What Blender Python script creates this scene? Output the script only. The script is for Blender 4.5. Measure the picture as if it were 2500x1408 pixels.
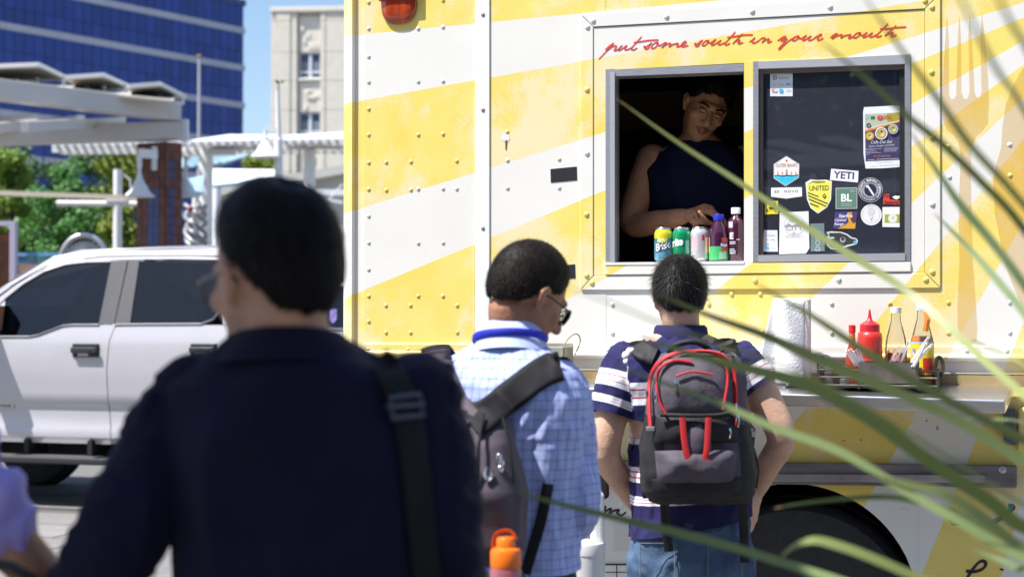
import bpy, bmesh, math, random
import numpy as np
from mathutils import Vector, Matrix, Euler, noise
for o in list(bpy.data.objects): bpy.data.objects.remove(o)
S = bpy.context.scene
R = math.radians
random.seed(7)
# ---------------------------------------------------------------- camera
F, CZ = 3820.0, 1.5                      # focal length in photo pixels, eye height
PITCH = math.atan(76 / F)
cd = bpy.data.cameras.new('camera'); cam = bpy.data.objects.new('camera', cd)
S.collection.objects.link(cam); S.camera = cam
cam.location = (0, 0, CZ); cam.rotation_euler = (R(90) + PITCH, 0, 0)
cd.lens = F * 36 / 2500; cd.sensor_width = 36; cd.clip_start = 0.05; cd.clip_end = 2000
cd.dof.use_dof = True; cd.dof.focus_distance = 5.45; cd.dof.aperture_fstop = 3.2; cd.dof.aperture_blades = 9
# ---------------------------------------------------------------- sky, sun, exposure
TO_SUN = Vector((-0.50, -0.22, 1.0)).normalized()
w = bpy.data.worlds.new('World'); S.world = w; w.use_nodes = True
wn = w.node_tree; sky = wn.nodes.new('ShaderNodeTexSky'); sky.sky_type = 'NISHITA'; sky.sun_disc = False
sky.sun_elevation = math.asin(TO_SUN.z); sky.sun_rotation = math.atan2(TO_SUN.x, TO_SUN.y)
sky.air_density = 1.0; sky.dust_density = 1.2; sky.ozone_density = 3.0
bg = wn.nodes['Background']; bg.inputs[1].default_value = 0.105
wn.links.new(sky.outputs[0], bg.inputs[0])
sl = bpy.data.lights.new('sun', 'SUN'); sl.energy = 5.0; sl.angle = R(0.53); sl.color = (1, 0.965, 0.91)
sun = bpy.data.objects.new('sun', sl); S.collection.objects.link(sun)
sun.rotation_euler = TO_SUN.to_track_quat('Z', 'Y').to_euler(); sun.location = TO_SUN * 60
S.view_settings.view_transform = 'Standard'; S.view_settings.look = 'None'
S.view_settings.exposure = 0.86; S.view_settings.gamma = 1.0
S.cycles.use_denoising = True
S.cycles.max_bounces = 10; S.cycles.transparent_max_bounces = 16
try: S.cycles.denoising_prefilter = 'ACCURATE'
except Exception: pass

# ---------------------------------------------------------------- helpers
FW = Vector((0, math.cos(PITCH), math.sin(PITCH))); UP = Vector((0, -math.sin(PITCH), math.cos(PITCH)))
EYE = Vector((0, 0, CZ))
def ray(x, y):
    d = Vector(((x - 1250) / F, 0, 0)) + UP * ((704 - y) / F) + FW
    return d / d.y
def at(x, y, Y): return EYE + ray(x, y) * Y
class Frame:
    """a vertical plane turned about z; local x runs along it, local -y points to the viewer"""
    def __init__(s, x, Y, deg):
        p = at(x, 780, Y); s.o = Vector((p.x, p.y, 0)); s.a = R(deg)
        s.u = Vector((math.cos(s.a), math.sin(s.a), 0)); s.n = Vector((math.sin(s.a), -math.cos(s.a), 0))
    def hit(s, x, y, off=0.0):
        d = ray(x, y); t = ((s.o + s.n * off - EYE).dot(s.n)) / d.dot(s.n)
        p = EYE + d * t - s.o
        return Vector((p.dot(s.u), -off, p.z))
    def uz(s, x, y, off=0.0):
        v = s.hit(x, y, off); return v.x, v.z
    def root(s, name):
        e = bpy.data.objects.new(name, None); S.collection.objects.link(e)
        e.location = s.o; e.rotation_euler = (0, 0, s.a); e.empty_display_size = 0.2
        return e
    def world(s, v): return s.o + s.u * v[0] - s.n * v[1] + Vector((0, 0, v[2]))

def tag(o, label=None, cat=None, group=None, kind=None):
    if label: o['label'] = label
    if cat: o['category'] = cat
    if group: o['group'] = group
    if kind: o['kind'] = kind
    return o
def empty(name, loc=(0, 0, 0), rz=0.0):
    e = bpy.data.objects.new(name, None); S.collection.objects.link(e)
    e.location = loc; e.rotation_euler = (0, 0, rz); e.empty_display_size = 0.1
    return e
def link(name, me, parent=None):
    o = bpy.data.objects.new(name, me); S.collection.objects.link(o)
    if parent: o.parent = parent
    return o
def copy_tree(o, parent=None):
    c = o.copy(); S.collection.objects.link(c); c.parent = parent
    for ch in list(o.children): copy_tree(ch, c)
    return c

class MB:
    def __init__(s): s.v = []; s.f = []; s.m = []; s.k = 0
    def mat(s, k): s.k = k; return s
    def add(s, vs, fs):
        b = len(s.v); s.v += [tuple(p) for p in vs]
        for f in fs: s.f.append(tuple(b + i for i in f)); s.m.append(s.k)
        return s
    def box(s, a, b, M=None):
        x0, y0, z0 = a; x1, y1, z1 = b
        vs = [Vector(p) for p in ((x0,y0,z0),(x1,y0,z0),(x1,y1,z0),(x0,y1,z0),(x0,y0,z1),(x1,y0,z1),(x1,y1,z1),(x0,y1,z1))]
        if M is not None: vs = [M @ p for p in vs]
        return s.add(vs, [(0,3,2,1),(4,5,6,7),(0,1,5,4),(1,2,6,5),(2,3,7,6),(3,0,4,7)])
    def cbox(s, c, d, M=None):
        h = Vector(d) / 2; c = Vector(c)
        return s.box(c - h, c + h, M)
    def prism(s, poly, y0, y1):
        """poly in (x,z), front at y0 (viewer), back at y1"""
        n = len(poly); ar = sum(poly[i][0]*poly[(i+1)%n][1]-poly[(i+1)%n][0]*poly[i][1] for i in range(n))
        if ar < 0: poly = poly[::-1]
        vs = [(p[0], y0, p[1]) for p in poly] + [(p[0], y1, p[1]) for p in poly]
        fs = [tuple(range(n)), tuple(range(2*n-1, n-1, -1))] + [(i, n+i, n+(i+1)%n, (i+1)%n) for i in range(n)]
        return s.add(vs, fs)
    def ring_loft(s, rings, caps=True, closed=False):
        n = len(rings[0]); vs = [p for r in rings for p in r]; fs = []
        m = len(rings)
        for j in range(m if closed else m - 1):
            a = j * n; b = ((j + 1) % m) * n
            for i in range(n): fs.append((a+i, a+(i+1)%n, b+(i+1)%n, b+i))
        if caps and not closed: fs += [tuple(range(n-1, -1, -1)), tuple((m-1)*n+i for i in range(n))]
        return s.add(vs, fs)
    def tube(s, pts, r, n=10, flat=1.0, side=None, caps=True, closed=False):
        pts = [Vector(p) for p in pts]; m = len(pts)
        rs = list(r) if hasattr(r, '__len__') else [r]*m
        rings = []; prev = None
        for i, p in enumerate(pts):
            if closed: t = pts[(i+1) % m] - pts[i-1]
            else: t = pts[min(i+1, m-1)] - pts[max(i-1, 0)]
            t.normalize()
            if side is not None: x = Vector(side)
            elif prev is None: x = t.orthogonal()
            else: x = prev
            x = (x - t * x.dot(t))
            if x.length < 1e-6: x = t.orthogonal()
            x.normalize(); prev = x; yv = t.cross(x)
            rings.append([p + x*math.cos(a)*rs[i] + yv*math.sin(a)*rs[i]*flat for a in [2*math.pi*k/n for k in range(n)]])
        return s.ring_loft(rings, caps, closed)
    def lathe(s, prof, n=20, M=None):
        rings = []
        for r, z in prof:
            rings.append([Vector((r*math.cos(a), r*math.sin(a), z)) for a in [2*math.pi*k/n for k in range(n)]])
        if M is not None: rings = [[M @ p for p in q] for q in rings]
        return s.ring_loft(rings)
    def ellipsoid(s, c, r, M=None, n=20, m=12):
        c = Vector(c); rings = []
        for j in range(1, m):
            t = math.pi * j / m
            q = [Vector((r[0]*math.sin(t)*math.cos(a), r[1]*math.sin(t)*math.sin(a), -r[2]*math.cos(t))) for a in [2*math.pi*k/n for k in range(n)]]
            rings.append([c + ((M @ p) if M is not None else p) for p in q])
        return s.ring_loft(rings)
    def grid(s, fn, nu, nv, flip=False):
        vs = [fn(i/nu, j/nv) for j in range(nv+1) for i in range(nu+1)]; fs = []
        for j in range(nv):
            for i in range(nu):
                a = j*(nu+1)+i; q = (a, a+1, a+nu+2, a+nu+1)
                fs.append(q[::-1] if flip else q)
        return s.add(vs, fs)
    def ribbon(s, pts, wd, y, ang=0.6):
        """flat pen stroke in the x-z plane at depth y; pen nib angle gives thick and thin"""
        pts = [Vector((p[0], p[1])) for p in pts]; m = len(pts); L = []; Rr = []
        for i, p in enumerate(pts):
            t = pts[min(i+1, m-1)] - pts[max(i-1, 0)]
            if t.length < 1e-9: t = Vector((1, 0))
            t.normalize(); n = Vector((-t.y, t.x)); ww = wd*(0.62+0.38*abs(math.sin(math.atan2(t.y, t.x)-ang)))
            e = 0.45 if i in (0, m-1) else 1.0
            L.append((p.x+n.x*ww*e/2, y, p.y+n.y*ww*e/2)); Rr.append((p.x-n.x*ww*e/2, y, p.y-n.y*ww*e/2))
        vs = L + Rr; fs = [(m+i, m+i+1, i+1, i) for i in range(m-1)]
        return s.add(vs, fs)
    def text(s, txt, size, M, align='CENTER', sx=1.0, shear=0.0, spacing=1.0, bold=0.0):
        cu = bpy.data.curves.new('t', 'FONT'); cu.body = txt; cu.size = size; cu.align_x = align; cu.align_y = 'CENTER'
        cu.shear = shear; cu.space_character = spacing; cu.offset = bold; cu.resolution_u = 3
        o = bpy.data.objects.new('t', cu); S.collection.objects.link(o)
        me = o.to_mesh(); vs = [M @ Vector((v.co.x*sx, 0, v.co.y)) for v in me.vertices]; fs = [tuple(p.vertices) for p in me.polygons]
        s.add(vs, fs); o.to_mesh_clear(); bpy.data.objects.remove(o); bpy.data.curves.remove(cu)
        return s
    def mesh(s, name, mats, smooth=None):
        me = bpy.data.meshes.new(name); me.from_pydata(s.v, [], s.f)
        for m in (mats if isinstance(mats, (list, tuple)) else [mats]): me.materials.append(m)
        me.polygons.foreach_set('material_index', s.m)
        if smooth is not None:
            me.polygons.foreach_set('use_smooth', [True]*len(s.f))
            me.set_sharp_from_angle(angle=R(smooth))
        me.update(); return me
    def build(s, name, mats, parent=None, smooth=None, bevel=0.0, seg=2):
        o = link(name, s.mesh(name, mats, smooth), parent)
        if bevel:
            b = o.modifiers.new('bevel', 'BEVEL'); b.width = bevel; b.segments = seg; b.limit_method = 'ANGLE'; b.angle_limit = R(40)
        return o
def clean(o):
    bm = bmesh.new(); bm.from_mesh(o.data); bmesh.ops.recalc_face_normals(bm, faces=bm.faces); bm.to_mesh(o.data); bm.free(); return o
def catmull(pts, n=6):
    pts = [Vector(p) for p in pts]; out = []
    for i in range(len(pts)-1):
        p0 = pts[max(i-1, 0)]; p1 = pts[i]; p2 = pts[i+1]; p3 = pts[min(i+2, len(pts)-1)]
        for k in range(n):
            t = k/n
            out.append(0.5*((2*p1)+(p2-p0)*t+(2*p0-5*p1+4*p2-p3)*t*t+(3*p1-p0-3*p2+p3)*t**3))
    out.append(pts[-1]); return out
def lerp(a, b, t): return a + (b - a) * t

# ---------------------------------------------------------------- materials
MATS = {}
def mat(name, col, rough=0.6, metal=0.0, var=0.0, scale=8.0, bump=0.0, bscale=60.0, spec=0.5, coat=0.0, trans=0.0, col2=None, stretch=None, sss=0.0, emit=0.0, sheen=0.0):
    if name in MATS: return MATS[name]
    m = bpy.data.materials.new(name); m.use_nodes = True; MATS[name] = m
    nt = m.node_tree; b = nt.nodes['Principled BSDF']
    b.inputs['Base Color'].default_value = (*col, 1); b.inputs['Roughness'].default_value = rough; b.inputs['Metallic'].default_value = metal
    b.inputs['Specular IOR Level'].default_value = spec; b.inputs['Coat Weight'].default_value = coat
    b.inputs['Transmission Weight'].default_value = trans
    if sheen: b.inputs['Sheen Weight'].default_value = sheen
    if sss:
        b.inputs['Subsurface Weight'].default_value = sss; b.inputs['Subsurface Radius'].default_value = (0.012, 0.005, 0.003); b.inputs['Subsurface Scale'].default_value = 1.0
    tc = None
    if var or bump:
        tc = nt.nodes.new('ShaderNodeTexCoord'); src = tc.outputs['Object']
        if stretch:
            mp = nt.nodes.new('ShaderNodeMapping'); mp.inputs['Scale'].default_value = stretch; nt.links.new(src, mp.inputs[0]); src = mp.outputs[0]
    if var:
        n = nt.nodes.new('ShaderNodeTexNoise'); n.inputs['Scale'].default_value = scale; n.inputs['Detail'].default_value = 6; n.inputs['Roughness'].default_value = 0.65
        nt.links.new(src, n.inputs[0])
        r = nt.nodes.new('ShaderNodeValToRGB'); r.color_ramp.elements[0].position = 0.32; r.color_ramp.elements[1].position = 0.68
        c2 = col2 if col2 else tuple(min(1, c*(1+var)) for c in col)
        r.color_ramp.elements[0].color = (*[c*(1-var) for c in col], 1) if not col2 else (*col, 1); r.color_ramp.elements[1].color = (*c2, 1)
        nt.links.new(n.outputs[0], r.inputs[0]); nt.links.new(r.outputs[0], b.inputs['Base Color'])
    if bump:
        n2 = nt.nodes.new('ShaderNodeTexNoise'); n2.inputs['Scale'].default_value = bscale; n2.inputs['Detail'].default_value = 4
        nt.links.new(src, n2.inputs[0]); bp = nt.nodes.new('ShaderNodeBump'); bp.inputs['Strength'].default_value = bump; bp.inputs['Distance'].default_value = 0.01
        nt.links.new(n2.outputs[0], bp.inputs['Height']); nt.links.new(bp.outputs[0], b.inputs['Normal'])
    return m
class NT:
    """tiny node-graph writer"""
    def __init__(s, m): s.t = m.node_tree; s.b = s.t.nodes['Principled BSDF']
    def n(s, kind, **kw):
        x = s.t.nodes.new('ShaderNode' + kind)
        for k, v in kw.items(): setattr(x, k, v)
        return x
    def l(s, a, b): s.t.links.new(a, b)
    def math(s, op, a, b=None, c=None):
        x = s.n('Math', operation=op)
        for i, v in enumerate((a, b, c)):
            if v is None: continue
            if isinstance(v, (int, float)): x.inputs[i].default_value = v
            else: s.l(v, x.inputs[i])
        return x.outputs[0]
    def mix(s, f, a, b):
        x = s.n('Mix', data_type='RGBA')
        for sock, v in ((x.inputs[0], f), (x.inputs[6], a), (x.inputs[7], b)):
            if isinstance(v, tuple): sock.default_value = (*v, 1)
            elif isinstance(v, (int, float)): sock.default_value = v
            else: s.l(v, sock)
        return x.outputs[2]
    def noise(s, vec, scale, detail=4, rough=0.6):
        x = s.n('TexNoise'); x.inputs['Scale'].default_value = scale; x.inputs['Detail'].default_value = detail; x.inputs['Roughness'].default_value = rough
        s.l(vec, x.inputs[0]); return x.outputs[0]
    def ramp(s, f, stops, interp='LINEAR'):
        x = s.n('ValToRGB'); cr = x.color_ramp; cr.interpolation = interp
        while len(cr.elements) < len(stops): cr.elements.new(0.5)
        for e, (p, c) in zip(cr.elements, stops):
            e.position = p; e.color = (*c, 1) if len(c) == 3 else c
        s.l(f, x.inputs[0]); return x.outputs[0]
def newmat(name):
    m = bpy.data.materials.new(name); m.use_nodes = True; MATS[name] = m; return m, NT(m)
def glassy(name, tint, opac, rough=0.03, ior=1.55, haze=0.0):
    """thin tinted pane: transparent tinted film mixed with a glossy reflection"""
    m, g = newmat(name); nt = m.node_tree; nt.nodes.remove(g.b)
    tr = g.n('BsdfTransparent'); tr.inputs[0].default_value = (*tint, 1)
    gl = g.n('BsdfGlossy'); gl.inputs['Roughness'].default_value = rough; gl.inputs[0].default_value = (0.9, 0.95, 1, 1)
    fr = g.n('Fresnel'); fr.inputs[0].default_value = ior
    mx = g.n('MixShader'); k = g.math('MULTIPLY_ADD', fr.outputs[0], 1.0, opac)
    g.l(k, mx.inputs[0]); g.l(tr.outputs[0], mx.inputs[1]); g.l(gl.outputs[0], mx.inputs[2])
    outp = mx.outputs[0]
    if haze:  # even bluish diffuse film, paints a hazy reflection onto the glass
        df = g.n('BsdfDiffuse'); df.inputs[0].default_value = (0.43, 0.47, 0.66, 1); m2 = g.n('MixShader'); m2.inputs[0].default_value = haze
        g.l(outp, m2.inputs[1]); g.l(df.outputs[0], m2.inputs[2]); outp = m2.outputs[0]
    g.l(outp, nt.nodes['Material Output'].inputs[0]); return m

WHITE = mat('white_paint', (0.78, 0.78, 0.76), 0.45, var=0.04, scale=3)
STEELW = mat('white_steel', (0.74, 0.74, 0.74), 0.4, var=0.05, scale=1.2)
DARK = mat('dark_rubber', (0.018, 0.018, 0.02), 0.7, var=0.3, scale=15)
BLACK = mat('black_plastic', (0.012, 0.012, 0.014), 0.45)
ALU = mat('aluminium', (0.50, 0.50, 0.53), 0.42, 0.85, var=0.12, scale=20, stretch=(1, 1, 8))
STEEL = mat('stainless_steel', (0.62, 0.62, 0.63), 0.26, 0.95, var=0.08, scale=14, stretch=(1, 12, 12), bump=0.03, bscale=120)
CHROME = mat('chrome', (0.8, 0.8, 0.82), 0.12, 1.0)

# ---------------------------------------------------------------- the ground
gm, g = newmat('concrete_ground')
tc = g.n('TexCoord'); vec = tc.outputs['Object']
n1 = g.noise(vec, 0.6, 8, 0.7); n2 = g.noise(vec, 18, 4, 0.7)
c = g.ramp(g.math('MULTIPLY_ADD', n2, 0.35, g.math('MULTIPLY', n1, 0.65)), [(0.3, (0.12, 0.115, 0.11)), (0.55, (0.165, 0.16, 0.152)), (0.75, (0.205, 0.20, 0.19))])
g.l(c, g.b.inputs['Base Color']); g.b.inputs['Roughness'].default_value = 0.85
mb = MB(); mb.add([(-400, -60, 0), (400, -60, 0), (400, 900, 0), (-400, 900, 0)], [(0, 1, 2, 3)])
tag(mb.build('ground', gm), 'pale sunlit concrete ground of the plaza and street', kind='structure')
ROADM = mat('pale_asphalt', (0.13, 0.127, 0.125), 0.9, var=0.18, scale=40)
mb = MB(); mb.add([(-60, 12.25+60*0.31, 0.004), (40, 12.25-40*0.31, 0.004), (40, 19.5-40*0.31, 0.004), (-60, 19.5+60*0.31, 0.004)], [(0, 1, 2, 3)])
tag(mb.build('road', ROADM), 'pale grey street surface beneath the white pickup', kind='structure')
# paving slabs of the plaza in view beside the suited man
TILE = [mat('paving_slab', (0.20, 0.193, 0.186), 0.8, var=0.14, scale=7, bump=0.15, bscale=90), mat('paving_slab_grey', (0.17, 0.165, 0.162), 0.8, var=0.14, scale=7, bump=0.15, bscale=90)]
bed = MB(); bed.add([(-6, 6.9, 0.005), (0.9, 5.0, 0.005), (0.9, 11.6, 0.005), (-6, 13.3, 0.005)], [(0, 1, 2, 3)])
pl = tag(bed.build('plaza_pavement', mat('joint_sand', (0.10, 0.095, 0.09), 0.95)), 'light stone paving slabs of the plaza behind the suited man', kind='structure')
pl_m = [MB().box((-0.295, -0.295, 0.006), (0.295, 0.295, 0.022)).mesh('slab', t) for t in TILE]
ca, sa = math.cos(R(-17)), math.sin(R(-17))
for i in range(-7, 6):
    for j in range(0, 9):
        u = i*0.60 + (0.3 if j % 2 else 0); v = j*0.60
        x = -2.3 + u*ca - v*sa; y = 8.2 + u*sa + v*ca
        if -5.9 < x < -0.6 and y < 12.0 - 0.31*(x+2.6):
            o = link('paving_slab', pl_m[random.random() < 0.4], pl); o.location = (x, y, random.uniform(0, 0.004)); o.rotation_euler = (random.uniform(-.004, .004), random.uniform(-.004, .004), R(-17))
kb = MB()
for k in range(14):
    u0 = -6 + k*0.92; M = Matrix.Translation((-2.6, 12.12, 0)) @ Matrix.Rotation(R(-17), 4, 'Z')
    kb.box((u0, -0.08, 0.002), (u0+0.905, 0.08, 0.03), M)
tag(kb.build('kerb', gm, bevel=0.008), 'low flush concrete kerb along the street edge', kind='structure')
# ================================================================ background
def beam(mb, a, b, w, h, up=(0, 0, 1)):
    a = Vector(a); b = Vector(b); t = (b-a).normalized(); u = Vector(up); u = (u - t*u.dot(t)).normalized(); s = t.cross(u)
    vs = [p + s*i*w/2 + u*j*h/2 for p in (a, b) for i, j in ((-1,-1),(1,-1),(1,1),(-1,1))]
    return mb.add(vs, [(0,1,2,3),(7,6,5,4),(0,4,5,1),(1,5,6,2),(2,6,7,3),(3,7,4,0)])
def pxbeam(mb, a, b, w, h): return beam(mb, at(*a), at(*b), w, h)

# ---- blue glass office tower
bf = Frame(592, 120, 53.8); bt = bf.root('office_building')
tag(bt, 'tall office building clad in deep blue glass with pale floor bands', 'building')
zt = bf.hit(592, 9).z; z0 = bf.hit(592, 75).z; dz = z0 - bf.hit(592, 166).z
GLB = []
for k, cc in enumerate(((0.018, 0.048, 0.26), (0.021, 0.056, 0.30), (0.015, 0.042, 0.225))):
    m = mat('blue_glass_%d' % k, cc, 0.28, 0.0, spec=0.4, var=0.15, scale=0.3); GLB.append(m)
MB().box((-70, 0.12, 0), (0, 22, zt)).build('core_wall', mat('blue_mullion', (0.012, 0.028, 0.14), 0.5), bt)
BAND = mat('pale_band', (0.42, 0.44, 0.52), 0.6, var=0.06, scale=0.5)
for k in range(6):
    z = z0 - k*dz
    MB().box((-70, -0.10, z-0.26), (0.10, 22.1, z+0.20)).build('floor_band', BAND, bt)
MB().box((-70, -0.14, zt-0.2), (0.14, 22.14, zt+0.25)).build('roof_coping', mat('coping', (0.05, 0.07, 0.2), 0.6), bt)
pw = 0.80; pm = {}
for k in range(-1, 5):
    pass
    for rr in range(2):
        if k < 0:
            if rr: continue
            a, b = z0+0.20, zt-0.2
        else:
            top = z0-k*dz-0.26; bot = z0-(k+1)*dz+0.20; mid = lerp(bot, top, 0.42)
            a, b = (mid+0.02, top) if rr == 0 else (bot, mid-0.02)
        for i in range(28):
            key = (rr, round(b-a, 2), random.choice((0, 0, 1, 1, 2)))
            if key not in pm: pm[key] = MB().box((-pw+0.022, -0.03, 0), (-0.022, 0.115, b-a)).mesh('pane', GLB[key[2]])
            o = link('pane', pm[key], bt); o.location = (-0.02 - i*pw, 0, a)
# ---- cream stone building
sf = Frame(660, 90, -4); stn = sf.root('stone_building')
tag(stn, 'cream stone building with carved panels between its stacked windows', 'building')
SM = mat('cream_stone', (0.66, 0.615, 0.53), 0.85, var=0.07, scale=1.5, bump=0.1, bscale=12)
SM2 = mat('cream_stone_light', (0.70, 0.66, 0.58), 0.85, var=0.06, scale=2)
def su(x): return sf.hit(x, 300).x
def sz(y): return sf.hit(745, y).z
ztop = sz(17)
MB().box((0, 0.45, 0), (18, 12, ztop-0.1)).build('core_wall', SM, stn)
wb = (su(727), su(781)); bays = [(sz(190), sz(128)), (sz(335), sz(274)), (sz(480), sz(420))]
def stone(a, b, y0, nm='stone_block', m=SM): return MB().box((a[0], y0, a[1]), (b[0], 0.5, b[1])).build(nm, m, stn, bevel=0.02)
zs = [sz(y) for y in (30, 52, 128, 198, 270, 345, 420, 500, 600)]
for i in range(len(zs)-1):          # left pier and right pier in courses
    for (xa, xb, yo) in ((0.0, su(672), 0.06), (su(672)+.015, su(708), 0.0), (su(708)+.015, su(724), 0.05), (wb[1]+0.02, wb[1]+0.3, 0.02), (wb[1]+0.32, wb[1]+1.5, 0.05), (wb[1]+1.52, wb[1]+2.8, 0.05)):
        stone((xa, zs[i+1]+0.018), (xb, zs[i]), yo)
MB().box((-0.06, -0.05, sz(29)), (18.1, 12.1, ztop)).build('parapet', SM2, stn, bevel=0.03)
FRM = mat('window_frame_paint', (0.62, 0.64, 0.70), 0.5); GLD = mat('dark_window_glass', (0.015, 0.03, 0.085), 0.12, spec=0.6); BLD = mat('window_blind', (0.16, 0.19, 0.24), 0.6)
for i, (za, zb) in enumerate(bays):
    wdw = MB(); u0, u1 = wb[0]+0.04, wb[1]; um = (u0+u1)/2; zm = lerp(za, zb, 0.24)
    for a, b in (((u0, za), (u1, za+.07)), ((u0, zb-.05), (u1, zb)), ((u0, za), (u0+.05, zb)), ((u1-.05, za), (u1, zb)), ((um-.09, za), (um+.09, zb)), ((u0, zm-.06), (u1, zm+.06))):
        wdw.box((a[0], 0.28 + 0.004*len(wdw.v)/8, a[1]), (b[0], 0.40, b[1]))
    fo = wdw.build('window', FRM, stn)
    for (a, b) in ((u0+.05, um-.09), (um+.09, u1-.05)):
        for (c_, d_) in ((za+.07, zm-.06), (zm+.06, zb-.05)):
            MB().box((a, 0.37, c_), (b, 0.42, d_)).build('pane', GLD, fo)
            if d_-c_ > 0.5: MB().box((a+.06, 0.355, c_), (b-.02, 0.366, lerp(c_, d_, 0.55))).build('blind', BLD, fo)
    MB().box((wb[0]-.02, 0.1, za-0.16), (wb[1]+.02, 0.45, za-0.01)).build('sill', SM2, stn, bevel=0.02)
    # carved panel above
    zc = (sz(42), bays[0][0]-0.2, bays[1][0]-0.2)[i]; zlow = zb+0.03; zhi = zc if i else sz(40)
    stone((wb[0], zlow), (wb[1], zhi), 0.22)
    for q in range(6):
        ww = random.uniform(0.18, 0.42); hh = random.uniform(0.14, 0.34); ux = random.uniform(wb[0], wb[1]-ww); zz = random.uniform(zlow+0.03, max(zlow+0.04, zhi-hh))
        MB().box((ux, 0.22-random.uniform(0.03, 0.07), zz), (ux+ww, 0.3, zz+hh)).build('carved_block', SM2 if q % 2 else SM, stn, bevel=0.02)
# ---- flagpole
fp = empty('flagpole', at(484, 780, 60)*Vector((1, 1, 0)) if False else (at(484, 780, 60).x, 60, 0))
tag(fp, 'slender grey flagpole standing before the blue glass tower', 'flagpole')
zf = at(484, 142, 60).z
MB().tube([(0, 0, 0), (0, 0, zf)], [0.09, 0.05], 10).build('pole', mat('pole_grey', (0.45, 0.45, 0.48), 0.5), fp, smooth=40)
MB().ellipsoid((0, 0, zf+0.05), (0.1, 0.1, 0.08)).build('finial', mat('finial_brown', (0.25, 0.16, 0.1), 0.5), fp, smooth=40)

# ---- solar canopy with tiled column
sc = empty('solar_canopy', (at(390, 780, 28).x, 28, 0)); tag(sc, 'white steel canopy carrying tilted solar panels over a tiled column', 'canopy')
off = -Vector((at(390, 780, 28).x, 28, 0))
def P(x, y, Y): return at(x, y, Y) + off
BEAMM = mat('beam_paint', (0.56, 0.54, 0.53), 0.45, var=0.05, scale=1)
def slab4(pts, th, name, m, par):
    a = [Vector(p) for p in pts]; n = (a[1]-a[0]).cross(a[3]-a[0]).normalized()*th
    mbx = MB(); mbx.add(a + [p - n for p in a], [(0,1,2,3),(7,6,5,4),(0,4,5,1),(1,5,6,2),(2,6,7,3),(3,7,4,0)])
    return clean(mbx.build(name, m, par))
m_ = MB(); a_, b_ = P(-600, 221-78-1.0*60, 18), P(430, 274, 28)
d_ = (P(0, 221, 25.4) - b_); beam(m_, b_ + d_*3.2, b_, 0.34, 0.33); m_.build('main_beam', BEAMM, sc, bevel=0.015)
m_ = MB(); d2 = (P(0, 333, 27.6) - P(440, 320, 28)); beam(m_, P(440, 320, 28)+d2*3, P(440, 320, 28), 0.34, 0.32); m_.build('lower_beam', BEAMM, sc, bevel=0.015)
for k, (x0, y0, x1, y1) in enumerate(((-200, 318, 85, 288), (-60, 318, 200, 292), (60, 310, 300, 296))):
    m_ = MB(); pxb = (P(x0, y0, 23.5), P(x1, y1, 30)); beam(m_, pxb[0], pxb[1], 0.12, 0.16); m_.build('purlin', BEAMM, sc)
m_ = MB(); beam(m_, P(-150, 322, 26), P(252, 302, 29.4), 0.1, 0.10); m_.build('yellow_strut', mat('yellow_edge', (0.62, 0.58, 0.05), 0.5), sc)
PANB = mat('panel_back', (0.40, 0.38, 0.33), 0.5, var=0.06, scale=2); 
for k, (A, B, C, D) in enumerate((((-90, 165), (93, 158), (160, 190), (20, 196)), ((162, 189), (250, 183), (311, 210), (196, 216)), ((312, 211), (388, 205), (450, 236), (330, 234)), ((-260, 140), (-95, 136), (-20, 176), (-170, 176)))):
    pn = slab4([P(*A, 27.2), P(*B, 27.4), P(*C, 29.6), P(*D, 29.9)], 0.05, 'solar_panel', PANB, sc)
    m_ = MB(); pxq = [(lerp(D[0], C[0], t), lerp(D[1], C[1], t)) for t in (0.15, 0.5, 0.97)]
    for (x, y) in pxq:
        m_ = MB(); beam(m_, P(x, y-3, 28.2), P(x, y+20, 28.2), 0.05, 0.05, up=(1, 0, 0)); m_.build('panel_bracket', ALU, sc)
    m_ = MB(); beam(m_, P(A[0], A[1], 27.2), P(B[0], B[1], 27.4), 0.07, 0.07); beam(m_, P(B[0], B[1], 27.4), P(C[0], C[1], 29.6), 0.07, 0.07); m_.build('panel_rail', STEELW, sc)
slab4([P(-500, 150, 26.6), P(425, 246, 26.9), P(425, 232, 29.6), P(-500, 170, 29.6)], 0.04, 'added_shade_slab', PANB, sc)  # thin slab added under the panels to keep sun off the lower beam
m_ = MB(); beam(m_, P(451, 292, 28.1), P(451, 345, 28.1), 0.16, 0.12, up=(1, 0, 0)); m_.build('end_post', STEELW, sc)
# tiled column, two faces in view
cA = P(402, 780, 27.72); cL = P(333, 780, 28.05); cR = P(442, 780, 28.0); ctop = P(390, 347, 27.8).z
BR = [mat('terracotta_tile', (0.15, 0.058, 0.042), 0.7, var=0.2, scale=6), mat('terracotta_tile_dark', (0.11, 0.044, 0.034), 0.7, var=0.2, scale=6)]
BLU = mat('blue_tile', (0.012, 0.03, 0.16), 0.3, var=0.3, scale=5)
cA.z = cL.z = cR.z = 0; cB = cL + cR - cA
core = MB(); ins = lambda p: lerp(p, (cA+cB)/2, 0.04)
core.add([ins(p) for p in (cL, cA, cR, cB)] + [ins(p)+Vector((0, 0, ctop-0.01)) for p in (cL, cA, cR, cB)], [(0,1,5,4),(1,2,6,5),(2,3,7,6),(3,0,4,7),(4,5,6,7)])
col = core.build('column', mat('column_core', (0.12, 0.06, 0.05), 0.8), sc)
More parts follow.
